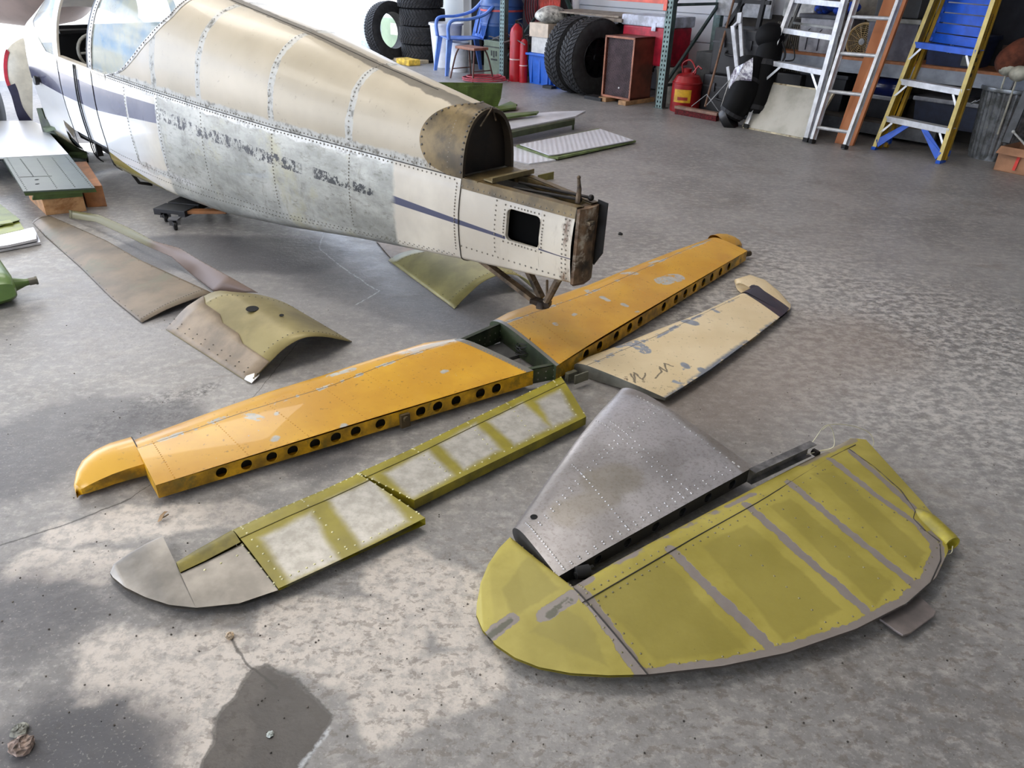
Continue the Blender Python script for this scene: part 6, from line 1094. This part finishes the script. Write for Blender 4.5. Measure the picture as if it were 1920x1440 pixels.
def ladders():
    al = M('ladder_aluminium', (206, 208, 212), .35, .35, .06, 12); ald = M('ladder_aluminium_side', (120, 120, 116), .4, .5, .08, 10); rub = M('ladder_rubber', (24, 24, 26), .7)
    def rail_pts(f, t, ztop=2.0):
        b0 = at(*f); k = solve(b0, ND, (0, 0, 1.), *t); top = b0+ND*k[0]+np.array([0, 0, k[1]]); return b0, b0+(top-b0)*(ztop/top[2])
    def on(r, z): return r[0]+(r[1]-r[0])*(z/r[1][2])
    def rails(T, A, B, mats, w_, dpt, name='side_rail'):
        for r in (A, B):
            b = MB(); d = r[1]-r[0]; d /= np.linalg.norm(d); x = UD; y = np.cross(d, x); y /= np.linalg.norm(y)
            c = (r[0]+r[1])/2; b.box(c, (.012, dpt, np.linalg.norm(r[1]-r[0])), (x, y, d)); o = b; h = y*dpt/2
            for s in (-1, 1): b.box(c+h*s, (w_, .006, np.linalg.norm(r[1]-r[0])), (x, y, d))
            part(name, b, mats, T)
            b = MB(); b.box(r[0]+[0, 0, .02], (w_+.012, dpt+.01, .04), (x, y, (0, 0, 1))); part('rubber_foot', b, rub, T, bevel=.004)
        return y
    # aluminium stepladder
    A = rail_pts((1400, 241), (1489, 0)); B = rail_pts((1512, 266), (1584, 0)); T = thing('stepladder', 'aluminium stepladder leaning closed beside the golf bags', 'ladder', (A[0]+B[0])/2); rails(T, A, B, al, .04, .07)
    for px_, py_ in ((1560, 133), (1575, 67), (1596, 5), (1600, -60)):
        k = solve(B[0], B[1]-B[0], UD, px_-8, py_); z = B[0][2]+(B[1]-B[0])[2]*k[0]; p, q = on(A, z), on(B, z); b = MB(); b.beam(p+ND*.02, q+ND*.02, .085, .008); b.beam(p-ND*.025-[0, 0, .02], q-ND*.025-[0, 0, .02], .006, .045); b.beam(p+ND*.06-[0, 0, .012], q+ND*.06-[0, 0, .012], .006, .028); part('tread', b, al, T)
        if py_ == 133:
            for r, s in ((A, 1), (B, -1)):
                b = MB(); m_ = on(r, z)+(q-p)*(.22*s); b.beam(m_-[0, 0, .03]-ND*.02, on(r, z-.20)-ND*.02, .022, .006, tuple(ND)); part('brace', b, al, T)
    A2 = (A[0]+ND*.10, A[1]+ND*.12+UD*.03); B2 = (B[0]+ND*.10, B[1]+ND*.12-UD*.03)
    for r in (A2, B2): b = MB(); b.beam(r[0], r[1], .022, .03, tuple(ND)); part('rear_leg', b, ald, T)
    for z in (1.0,): b = MB(); b.beam(on(A2, z), on(B2, z), .02, .012, tuple(ND)); part('rear_brace', b, ald, T)
    # straight ladder
    A = rail_pts((1522, 269), (1606, 0)); B = rail_pts((1583, 280), (1686, 0)); T = thing('straight_ladder', 'aluminium straight ladder with round rungs, in front of the wooden plank', 'ladder', (A[0]+B[0])/2); rails(T, A, B, al, .028, .075)
    for py_ in (248, 178, 105, 35, -35):
        k = solve(B[0], B[1]-B[0], UD, 1592+(248-py_)*.363, py_); z = (B[1]-B[0])[2]*k[0]; p, q = on(A, z), on(B, z); b = MB(); b.tube([p, q], .017, 10); part('rung', b, al, T, smooth=40)
    # plank
    A = rail_pts((1556, 270), (1648, 0)); B = rail_pts((1590, 276), (1692, 0)); b = MB(); o = ND*.09; b.prism([A[0]+o, B[0]+o, B[1]+o, A[1]+o], ND*.04); g = G('orange_plank'); wv = g.node('ShaderNodeTexWave', {'Vector': g.p, 'Scale': 2.5, 'Distortion': 6., 'Detail': 3.}); kn = g.band(g.noise(3.2, 2, stretch=(1, 1, .6)), .70, .76); c = g.mix(g.mt('MULTIPLY', wv.outputs[1], .5), (206, 134, 88), (176, 104, 62)); single('plank', b, g.set(g.mix(kn, c, (110, 60, 38)), .6), 'orange pine plank leaning behind the straight ladder', 'plank', bevel=.004)
    # yellow stepladder
    yl = M('fibreglass_yellow', (216, 196, 120), .45, 0, .06, 8); yd = M('fibreglass_yellow_side', (176, 138, 26), .45, 0, .12, 5); blu = M('ladder_blue_plastic', (28, 88, 200), .4, 0, .06)
    A = rail_pts((1637, 281), (1748, 0), 1.9); B = rail_pts((1758, 307), (1862, 0), 1.9); T = thing('stepladder', 'yellow fibreglass stepladder with blue top platform step', 'ladder', (A[0]+B[0])/2)
    for r in (A, B):
        d = r[1]-r[0]; Ln = np.linalg.norm(d); d /= Ln; y = np.cross(d, UD); y /= np.linalg.norm(y); y = y if y@ND > 0 else -y; c = (r[0]+r[1])/2
        b = MB(); b.box(c+y*.07, (.008, .14, Ln), (UD, y, d)); b.box(c+y*.14, (.03, .006, Ln), (UD, y, d)); b.box(c+y*.075+UD*.004, (.006, .012, Ln), (UD, y, d)); part('side_rail', b, yd, T); b = MB(); b.box(c, (.034, .006, Ln), (UD, y, d)); part('front_flange', b, yl, T)
        b = MB(); b.box(r[0]+y*.06+[0, 0, .015], (.04, .14, .03), (UD, y, (0, 0, 1))); part('foot', b, blu, T, bevel=.004)
    sid = B
    b = MB(); d = (B[1]-B[0])/np.linalg.norm(B[1]-B[0]); y = np.cross(d, UD); y /= np.linalg.norm(y); y = y if y@ND > 0 else -y
    for k in range(9):
        for s in (0, 1):
            p0 = on(B, 1.02+.022*k)+UD*.0092+y*(.03+.06*s); b.beam(p0+y*.0-d*.012*(1-2*s), p0+y*.02+d*.012*(1-2*s), .004, .002, tuple(UD))
    for k in range(4): p0 = on(B, .72+.06*k)+UD*.0092+y*.06; b.beam(p0, p0+d*.03, .03, .002, tuple(UD)); 
    part('warning_print', b, M('black_print', (40, 34, 24), .6), T, kind='stuff')
    r0, r1 = 1758, 307
    def zfor(px_, py_): k = solve(B[0], B[1]-B[0], UD, px_, py_); return (B[1]-B[0])[2]*k[0]
    for (px_, py_), m, nm in (((1772, 240), al, 'tread'), ((1797, 167), al, 'tread'), ((1822, 93), blu, 'platform_step')):
        z = zfor(px_, py_); p, q = on(A, z), on(B, z); b = MB(); b.beam(p+y*.06, q+y*.06, .12, .006); b.beam(p-ND*.004-[0, 0, .024], q-ND*.004-[0, 0, .024], .006, .05); part(nm, b, m, T, bevel=.001, label='blue step' if m is blu else None)
        for r, s in ((A, 1), (B, -1)): b = MB(); m_ = on(r, z)+(q-p)*(.12*s); b.beam(m_-[0, 0, .05], on(r, z-.15), .018, .005, tuple(ND)); part('brace', b, al, T)
    z = zfor(1772, 240)
    for r, s in ((A, 1), (B, -1)): b = MB(); q_ = on(r, z)+(on(B, z)-on(A, z))*(.30*s); b.prism([q_-[0, 0, .05], q_-[0, 0, .05]+UD*.06*s, on(r, .03)+UD*.03*s, on(r, .03)+[0, 0, .06], on(r, .10)], y*.02); part('knee_brace', b, blu, T, label='blue knee brace')
    # rear frame: yellow legs and blue slatted back
    o = ND*.21; A2 = (A[0]+o+UD*.03, A[1]+ND*.19+UD*.03); B2 = (B[0]+o-UD*.02, B[1]+ND*.19-UD*.02)
    for r in (A2, B2): b = MB(); b.beam(r[0], r[1], .03, .05, tuple(ND)); part('rear_leg', b, yd, T)
    z = zfor(1822, 93)
    for r, s in ((A2, 1), (B2, -1)): b = MB(); b.beam(on(r, z)+UD*.02*s, on(r, 1.9)+UD*.02*s, .035, .03, tuple(ND)); part('blue_upright', b, blu, T)
    for k in range(10):
        zz = z+.035+.083*k; b = MB(); b.beam(on(A2, zz)+UD*.02, on(B2, zz)-UD*.02, .012, .074, (0, 0, 1)); b.beam(on(A2, zz+.014)+UD*.02-ND*.012, on(B2, zz+.014)-UD*.02-ND*.012, .012, .022); part('back_slat', b, blu, T)
    b = MB(); b.box(on(A2, .06)+ND*.0, (.04, .06, .05), R3); part('rear_foot', b, blu, T); b = MB(); b.box(on(B2, .06), (.04, .06, .05), R3); part('rear_foot', b, blu, T)
ladders()
def right_bay():
    zs = .745; v = .26
    # styrofoam-like grey tote with dark lid and slits
    def tote(u0, u1, v0, v1, z0, z1, m, lidm, lab, slits=False, rec=False):
        u0 -= .1; u1 -= .1; v0 += .2; v1 = min(v1+.17, .96); z0 -= .02; z1 -= .015; T = thing('storage_tote', lab, 'storage bin', W((u0+u1)/2, (v0+v1)/2, z0)); tp = .025; b = MB(); lo = [W(u0+tp, v0+tp, z0), W(u1-tp, v0+tp, z0), W(u1-tp, v1-tp, z0), W(u0+tp, v1-tp, z0)]; hi = [W(u0, v0, z1), W(u1, v0, z1), W(u1, v1, z1), W(u0, v1, z1)]; b.poly(lo[::-1]); b.grid([lo, hi], close=True); b.poly(hi); part('tub', b, m, T)
        b = MB(); wb(b, u0-.02, u1+.02, v0-.02, v1+.02, z1-.01, z1+.03); part('lid', b, lidm, T, bevel=.008)
        if slits:
            b = MB()
            for k in range(3): uu = u0+(u1-u0)*(.22+.28*k); wb(b, uu, uu+.008, v0+.003, v0+.012, z0+.02, z0+(z1-z0)*.42); b.tube([W(uu+.01, v0+.004, z0+(z1-z0)*.55), W(uu, v0+.004, z0+(z1-z0)*.62), W(uu+.02, v0+.004, z0+(z1-z0)*.68)], .004, 5)
            part('slot', b, M('slot_dark', (50, 50, 58), .7), T, kind='stuff')
        if rec:
            b = MB(); c = np.array([(u0+u1)/2-.02, v0+.004, z0+(z1-z0)*.62]); r = .032      # three chasing arrows
            for k in range(3):
                a0 = math.radians(90+120*k); P_ = [c+np.array([r*math.cos(a0-t), 0, r*math.sin(a0-t)]) for t in (.15, .95, 1.7)]; Pw = [W(*p) for p in P_]; b.beam(Pw[0], Pw[1], .008, .003, tuple(ND)); b.beam(Pw[1], Pw[2], .008, .003, tuple(ND)); d = Pw[2]-Pw[1]; d /= np.linalg.norm(d); s_ = np.cross(d, ND); b.prism([Pw[2]+s_*.012, Pw[2]-s_*.012, Pw[2]+d*.016], ND*-.002)
            part('recycling_symbol', b, M('symbol_pale', (150, 158, 176), .6), T); b = MB(); wb(b, u1-.14, u1-.05, v0-.002, v0+.004+.01, z0+.02, z0+.10); part('sticker', b, M('sticker_grey', (110, 116, 112), .6), T)
        return T
    z0_ = zs
    tote(1.46, 1.93, v, .75, z0_, 1.07, M('grey_white_tote', (160, 160, 166), .6), M('dark_grey_lid', (72, 74, 82), .5), 'grey-white slotted tote with dark lid on the shelf behind the aluminium stepladder', slits=True)
    b = MB()
    rr = random.Random(8)
    for k in range(4): c = W(1.5+.1*k, .62, 1.13+.03*(k % 2)); b.ball(c, .09, 12, 8, (1, 1, .6))
    single('life_vest', b, M('blue_black_fabric', (24, 60, 150), .8, 0, .5, 7, dirt=(14, 16, 26)), 'blue and black life vest heaped on the slotted tote lid', 'life vest', smooth=60)
    b = MB(); wb(b, 1.0, 1.36, .7, .95, 1.03, 1.24); single('white_box', b, M('white_box', (190, 190, 186), .7), 'white box beside the life vest at the top of the picture', 'box', bevel=.01)
    # fan
    c = Wp(1618, 78, .50); zs -= .02; T = thing('desk_fan', 'round cream and brown desk fan on the shelf, behind the straight ladder', 'fan', W(wp(1618, 78, .5)[0], .53, zs)); b = MB(); R = .165; b.tube([c+R*(UD*math.cos(a)+np.array([0, 0, math.sin(a)])) for a in np.linspace(0, 2*PI, 33)[:-1]], .010, 8, closed=True); part('guard_ring', b, M('fan_cream', (168, 140, 90), .5), T, smooth=True)
    b = MB()
    for r in np.linspace(.035, .15, 8): b.tube([c-ND*.02*(1-r/.165)+r*(UD*math.cos(a)+np.array([0, 0, math.sin(a)])) for a in np.linspace(0, 2*PI, 25)[:-1]], .0022, 4, closed=True)
    for k in range(16): a = k*PI/8; d = UD*math.cos(a)+np.array([0, 0, math.sin(a)]); b.tube([c-ND*.02+d*.03, c+d*R], .002, 4)
    part('guard_wire', b, M('fan_wire', (196, 170, 120), .5), T, kind='stuff'); b = MB(); b.lathe([(0, 0), (.028, 0), (.03, .012), (0, .014)], 16, c-ND*.02, tuple(-ND)); part('hub', b, M('fan_hub', (150, 152, 156), .4, .3), T, smooth=40)
    b = MB()
    for k in range(4): a = k*PI/2+.4; d = UD*math.cos(a)+np.array([0, 0, math.sin(a)]); e = UD*-math.sin(a)+np.array([0, 0, math.cos(a)]); b.poly([c+ND*.03+d*.02, c+ND*.02+d*.14+e*.03, c+ND*.04+d*.13+e*.10, c+ND*.05+d*.03+e*.04])
    part('blades', b, M('fan_blade', (60, 46, 34), .5), T, kind='stuff', mod=solidify(.003)); b = MB(); b.lathe([(.0, .0), (.05, 0), (.06, .10), (.03, .14), (0, .14)], 14, c+ND*.05, tuple(ND)); b.beam(c+ND*.08, np.array([*(c+ND*.08)[:2], zs+.02]), .04, .03, tuple(ND)); b.lathe([(0, 0), (.10, 0), (.09, .02), (0, .025)], 20, np.array([*(c+ND*.08)[:2], zs])); part('base', b, M('fan_brown', (84, 62, 44), .5), T, smooth=40)
    tote(2.18, 2.66, .27, .8, z0_, 1.08, M('smoky_clear_tote', (98, 98, 108), .3), M('grey_lid', (136, 138, 134), .5), 'smoky clear tote with pale lid on the shelf, left of the yellow ladder')
    b = MB(); wb(b, 2.1, 2.52, .5, .9, 1.1, 1.27); single('black_bin', b, M('dark_bin', (44, 46, 48), .5), 'dark bin stacked on the smoky clear tote', 'storage bin', bevel=.01)
    tote(2.78, 3.26, .27, .7, z0_, .98, M('navy_tote', (34, 44, 74), .5), M('navy_lid', (30, 40, 70), .5), 'navy recycling tote seen through the yellow ladder', rec=True)
    # below the shelf
    dt = M('charcoal_tote', (44, 46, 52), .5); dl = M('charcoal_lid', (56, 58, 66), .4)
    tote(1.55, 2.05, .35, .85, .195, .52, dt, dl, 'charcoal tote under the shelf behind the framed panel'); tote(2.12, 2.6, .35, .85, .195, .38, dt, M('silver_lid', (140, 142, 148), .35, .3), 'black tote with silver-grey lid under the shelf, holding the dark blue canister'); tote(2.78, 3.4, .35, .85, .195, .42, M('navy_dark', (40, 46, 64), .5), M('silver_lid', (140, 142, 148), .35, .3), 'dark tote with silver-grey lid seen through the yellow ladder, lower shelf')
    b = MB(); c0 = Wp(1662, 157, .40); b.lathe([(0, -.16), (.085, -.16), (.10, -.13), (.105, 0), (.10, .13), (.07, .17), (0, .175)], 20, W(2.36, .62, .465), tuple(UD)); single('blue_canister', b, M('glossy_navy', (22, 34, 84), .2), 'glossy dark blue canister lying on the silver-lidded tote', 'canister', smooth=40)
    b = MB(); wb(b, 1.95, 2.05, .3, .32, .3, .6); b.tube(smoothc([Wp(1482, 78, .2), Wp(1489, 95, .2), Wp(1488, 112, .2), Wp(1478, 115, .2)], 5), .007, 6); b = MB(); b.tube(smoothc([Wp(1482, 78, .2), Wp(1489, 95, .2), Wp(1488, 112, .2), Wp(1472, 114, .2)], 5), .007, 6); single('hanging_cable', b, M('black_cable', (24, 24, 24), .5), 'short black cable hanging over the shelf edge', 'cable', smooth=True)
    b = MB(); b.lathe([(0, 0), (.10, 0), (.10, .22), (0, .24)], 16, W(1.36, .32, .0)); b2 = None; single('red_canister', b, M('dim_red', (110, 20, 28), .5), 'dark red canister behind the legs of the aluminium stepladder', 'canister', smooth=40)
    # galvanised trash can full of tools
    q = W(3.52, .50); g = G('galvanised_steel'); n = g.noise(9, 6, .7); gm = g.set(g.mix(g.band(n, .35, .65), (96, 98, 98), (152, 156, 160)), .38, .7); T = thing('trash_can', 'fluted galvanised steel trash can behind the yellow ladder', 'trash can', q); b = MB(); rows = []
    for r0, z, fl in ((.205, 0, 0), (.205, .03, 0), (.21, .05, 1), (.245, .56, 1), (.25, .58, 0), (.265, .585, 0), (.268, .60, 0), (.265, .615, 0), (.24, .615, 0), (.2, .05, 0)):
        rows.append([q+np.array([0, 0, z])+(r0+fl*.006*math.cos(a*32))*(UD*math.cos(a)+ND*math.sin(a)) for a in np.linspace(0, 2*PI, 193)[:-1]])
    b.grid(rows, close=True); b.poly(rows[0]); part('body', b, gm, T, smooth=50)
    for s in (-1, 1): b = MB(); c = q+UD*.25*s-ND*.06+[0, 0, .48]; b.tube(smoothc([c+ND*.05, c+ND*.04+UD*.04*s-[0, 0, .03], c-ND*.04+UD*.04*s-[0, 0, .03], c-ND*.05], 4), .006, 6); part('handle', b, gm, T, smooth=True)
    rr = random.Random(11)
    for k in range(9):
        a = rr.uniform(0, 6.28); p0 = q+np.array([.12*math.cos(a), .12*math.sin(a), .1]); p1 = p0+np.array([rr.uniform(-.12, .2), rr.uniform(-.15, .15), rr.uniform(.65, 1.0)]); b = MB(); b.tube([p0, p1], (.009, .012, .017)[k//3], 7); h = p1
        if k % 3 == 0: b.box(h, (.03, .22, .04))
        if k % 3 == 1: b.ball(h, .035, 10, 7, (1, .6, 1))
        single('garden_tool', b, (M('tool_handle_brown', (96, 76, 58), .6), M('tool_steel', (120, 120, 122), .4, .6), M('tool_grey', (70, 72, 74), .6))[k % 3], ('brown tool with a cross head', 'steel rod with a round knob', 'plain grey tool shaft')[k % 3]+', '+('thin', 'mid-thick', 'thick')[k//3]+' one in the galvanised trash can', 'tool', smooth=40, group='tools in the trash can')
    b = MB(); c = W(3.48, .38, .86); b.ball(c, .14, 16, 12, (1, .8, 1.05)); v_ = [np.array(p) for p in b.v]; b.v = [tuple(c+(p-c)*(1+.2*math.sin(14*p[0]+3)*math.cos(12*p[2]))) for p in v_]; single('orange_gloves', b, M('faded_orange_cloth', (112, 62, 44), .9, 0, .2, 9), 'bundle of faded orange work gloves above the trash can', 'gloves', smooth=60)
    for p, v_, lab in (((1890, 128), .32, 'pale round float with black band, upper of two at the right edge'), ((1910, 138), .25, 'pale round float at the right edge, lower of two')):
        c = Wp(*p, v_); b = MB(); b.ball(c, .075, 16, 10, (1, 1, .85)); b.tube([c-[0, 0, .05], c-[0.02, 0.02, .5]], .008, 6); single('float_marker', b, M('off_white_float', (182, 180, 164), .5), lab, 'float', smooth=50)
    b = MB(); b.beam(Wp(1886, 268, .1), Wp(1932, 160, .25), .06, .035, tuple(ND)); single('steel_angle', b, M('dark_grey_steel', (74, 78, 84), .5, .3), 'dark grey steel angle leaning right of the trash can', 'metal bar')
    b = MB(); b.tube([Wp(1898, 245, -.05), Wp(1925, 275, -.0)], .008, 6).ball(Wp(1900, 247, -.05), .014, 8, 6); single('white_rod', b, M('white_rod', (190, 190, 186), .4), 'thin white rod lying above the cardboard box at the right edge', 'rod')
    # cardboard box with red ribbon
    p0, p1 = at(1862, 318), at(1960, 338); d = p1-p0; n_ = np.array([-d[1], d[0], 0])/np.linalg.norm(d); zt = zat(p0, 1880, 272); cb = M('corrugated_cardboard', (166, 122, 92), .8, 0, .08, 6); T = thing('cardboard_box', 'open brown cardboard box with a red ribbon at the right edge', 'box', p0); b = MB(); h = np.array([0, 0, .20]); t = n_*.38
    for a, c in ((p0, p1), (p1, p1+t), (p1+t, p0+t), (p0+t, p0)): b.prism([a, c, c+h, a+h], np.cross(c-a, (0, 0, 1))/np.linalg.norm(c-a)*-.005)
    b.prism([p0, p1, p1+t, p0+t], (0, 0, .005)); part('carton_walls', b, cb, T, kind='stuff'); b = MB(); b.prism([p0+h, p1+h, p1+h*1.05-n_*.06-[0, 0, .06], p0+h*1.05-n_*.06-[0, 0, .06]], (0, 0, .004)); part('flap', b, cb, T)
    b = MB(); m_ = lerp(p0, p1, .38); b.prism([m_+h+n_*.0, m_+d*.06+h, m_+d*.04-n_*.015+[0, 0, .03], m_-d*.02-n_*.012+[0, 0, .03]], -n_*.004); part('ribbon', b, M('red_ribbon', (206, 50, 34), .5), T, label='red ribbon')
right_bay()
# ================================================================== FAR LEFT AND DEBRIS
def far_left():
    # engine cowl half standing behind the firewall
    b0 = at(52, 262); T = thing('engine_cowling', 'cream engine cowling half with red and navy edge standing ahead of the fuselage', 'cowling', b0); d = np.array([.9, .43, 0]); d /= np.linalg.norm(d); n_ = np.array([-d[1], d[0], 0]); zt = zat(b0, 48, 70)
    def vp(x, y): k = solve(b0, d, (0, 0, 1.), x, y); return b0+d*k[0]+np.array([0, 0, k[1]])
    out = smoothc([vp(*p) for p in ((62, 262), (36, 225), (22, 180), (10, 150), (7, 118), (12, 92), (28, 76), (48, 68), (75, 70), (110, 90), (130, 140), (140, 220), (140, 262))], 5); m = len(out); cx = sum(out)/m
    cr = M('cowl_cream', (206, 200, 184), .3, 0, .05); rows = [[p+(cx-p)*f+n_*o for p in out] for f, o in ((.0, .35), (.0, .04), (.03, .01), (.10, 0), (.5, -.02), (.97, -.02))]
    b = MB(); b.grid(rows); part('shell', b, cr, T, smooth=40)
    b = MB(); b.grid([[p+(cx-p)*f+n_*o for p in out[8:26]] for f, o in ((-.004, .03), (-.006, -.004), (.12, -.006))]); part('red_stripe', b, M('red_stripe', (196, 40, 60), .4), T, smooth=True); b = MB(); b.grid([[p+(cx-p)*f+n_*(o) for p in out[0:14]] for f, o in ((-.004, .03), (-.008, -.010), (.30, -.012))]); part('navy_edge', b, M('navy_edge', (46, 44, 72), .4), T, smooth=True)
    # parked aircraft beyond
    q = at(-60, 150); T = thing('parked_aircraft', 'grey-brown aircraft nose with a dark wheel parked outside at the top left', 'aircraft', q); g = M('brown_grey_aircraft', (128, 112, 104), .45, 0, .06, 2); c = at(-90, 150)+np.array([0, 1.5, 1.35])
    ax = np.array([.55, -.25, -.05]); b = MB(); b.lathe([(.05, 1.7), (.35, 1.62), (.62, 1.3), (.75, .8), (.80, 0), (.78, -1.5), (.5, -3.5), (.2, -5.5)], 36, c, ax/np.linalg.norm(ax)); part('fuselage_shell', b, g, T, smooth=40)
    b = MB(); cc = at(-25, 208, .25); b.lathe([(.1, -.08), (.25, -.08), (.30, -.05), (.30, .05), (.25, .08), (.1, .08), (.1, -.08)], 30, (*cc[:2], .30), (.9, .3, 0)); b.lathe([(0, .04), (.12, .05), (.14, .03)], 20, (*cc[:2], .30), (.9, .3, 0)); part('main_wheel', b, M('wheel_black', (24, 22, 24), .6), T, smooth=35); b = MB(); b.tube([(*cc[:2], .3), (cc[0]-.1, cc[1]+.3, 1.0)], .04, 10); part('gear_leg', b, M('gear_leg_grey', (120, 110, 100), .4, .3), T, smooth=True)
    b = MB(); p = at(6, 236); b.lathe([(0, 0), (.12, 0), (.14, .24), (.15, .24), (.15, .28), (0, .29)], 20, p-[.12, 0, 0]); single('blue_jug', b, M('pale_blue_plastic', (150, 184, 226), .4), 'pale blue plastic pail at the left edge behind the wing section', 'pail', smooth=35)
far_left()
def debris():
    rr = random.Random(21)
    def lump(p, r, lab, m, sq=.6, name='paper_scrap', cat='debris', n=9):
        b = MB(); c = at(*p)+np.array([0, 0, r*sq*.75]); b.ball(c, r, 14, 10, (1, 1, sq)); b.v = [tuple(c+(np.array(q)-c)*(1+rr.uniform(-.26, .22))) for q in b.v]; single(name, b, m, lab, cat)
    pm = M('torn_paper', (150, 132, 122), .9, 0, .35, 40); lump((42, 1404), .024, 'larger crumpled brown scrap on the floor at the lower left corner', pm); lump((38, 1372), .018, 'smaller grey scrap above the crumpled one, lower left corner', M('grey_scrap', (128, 128, 120), .9, 0, .3, 40), .4)
    lump((432, 1196), .010, 'small pale curled leaf below the silver elevator tip', M('pale_leaf', (196, 176, 150), .9, 0, .3, 40), 1.0, 'dry_leaf'); b = MB(); a = at(299, 979, .004); c = at(312, 959, .02); b.grid([[a+[-.006, 0, 0], a+[.006, 0, .006]], [lerp(a, c, .5)+[-.008, 0, .004], lerp(a, c, .5)+[.008, 0, .012]], [c+[-.006, 0, 0], c+[.004, 0, 0]]]); b.tube([at(302, 972, .004), at(310, 968, .01), at(316, 964, .012)], .0016, 5); single('dry_leaf', b, M('tan_leaf', (156, 128, 96), .9), 'curled tan leaf between the yellow tail tip and the primed elevator', 'debris', mod=solidify(.001))
    lump((507, 1378), .008, 'pale chip lying on the dark floor stain', M('pale_chip', (190, 196, 190), .5), .5, 'paint_chip'); lump((1163, 440), .014, 'small dark bolt on the floor behind the yellow tail plane', M('black_block', (34, 34, 36), .7), .6, 'dark_bolt')
    M_ = M('fine_grit', (84, 78, 72), .9, 0, .4, 50); b = MB()
    for k in range(420):
        p = at(rr.uniform(-20, 1940), 520+900*rr.random()**.8); r = rr.uniform(.0012, .0032); b.ball(p+[0, 0, r*.4], r, 5, 3, (1, 1, .6))
    single('floor_grit', b, M_, 'fine dark grit scattered over the concrete floor', 'grit', kind='stuff', loc=at(960, 1000))
debris()
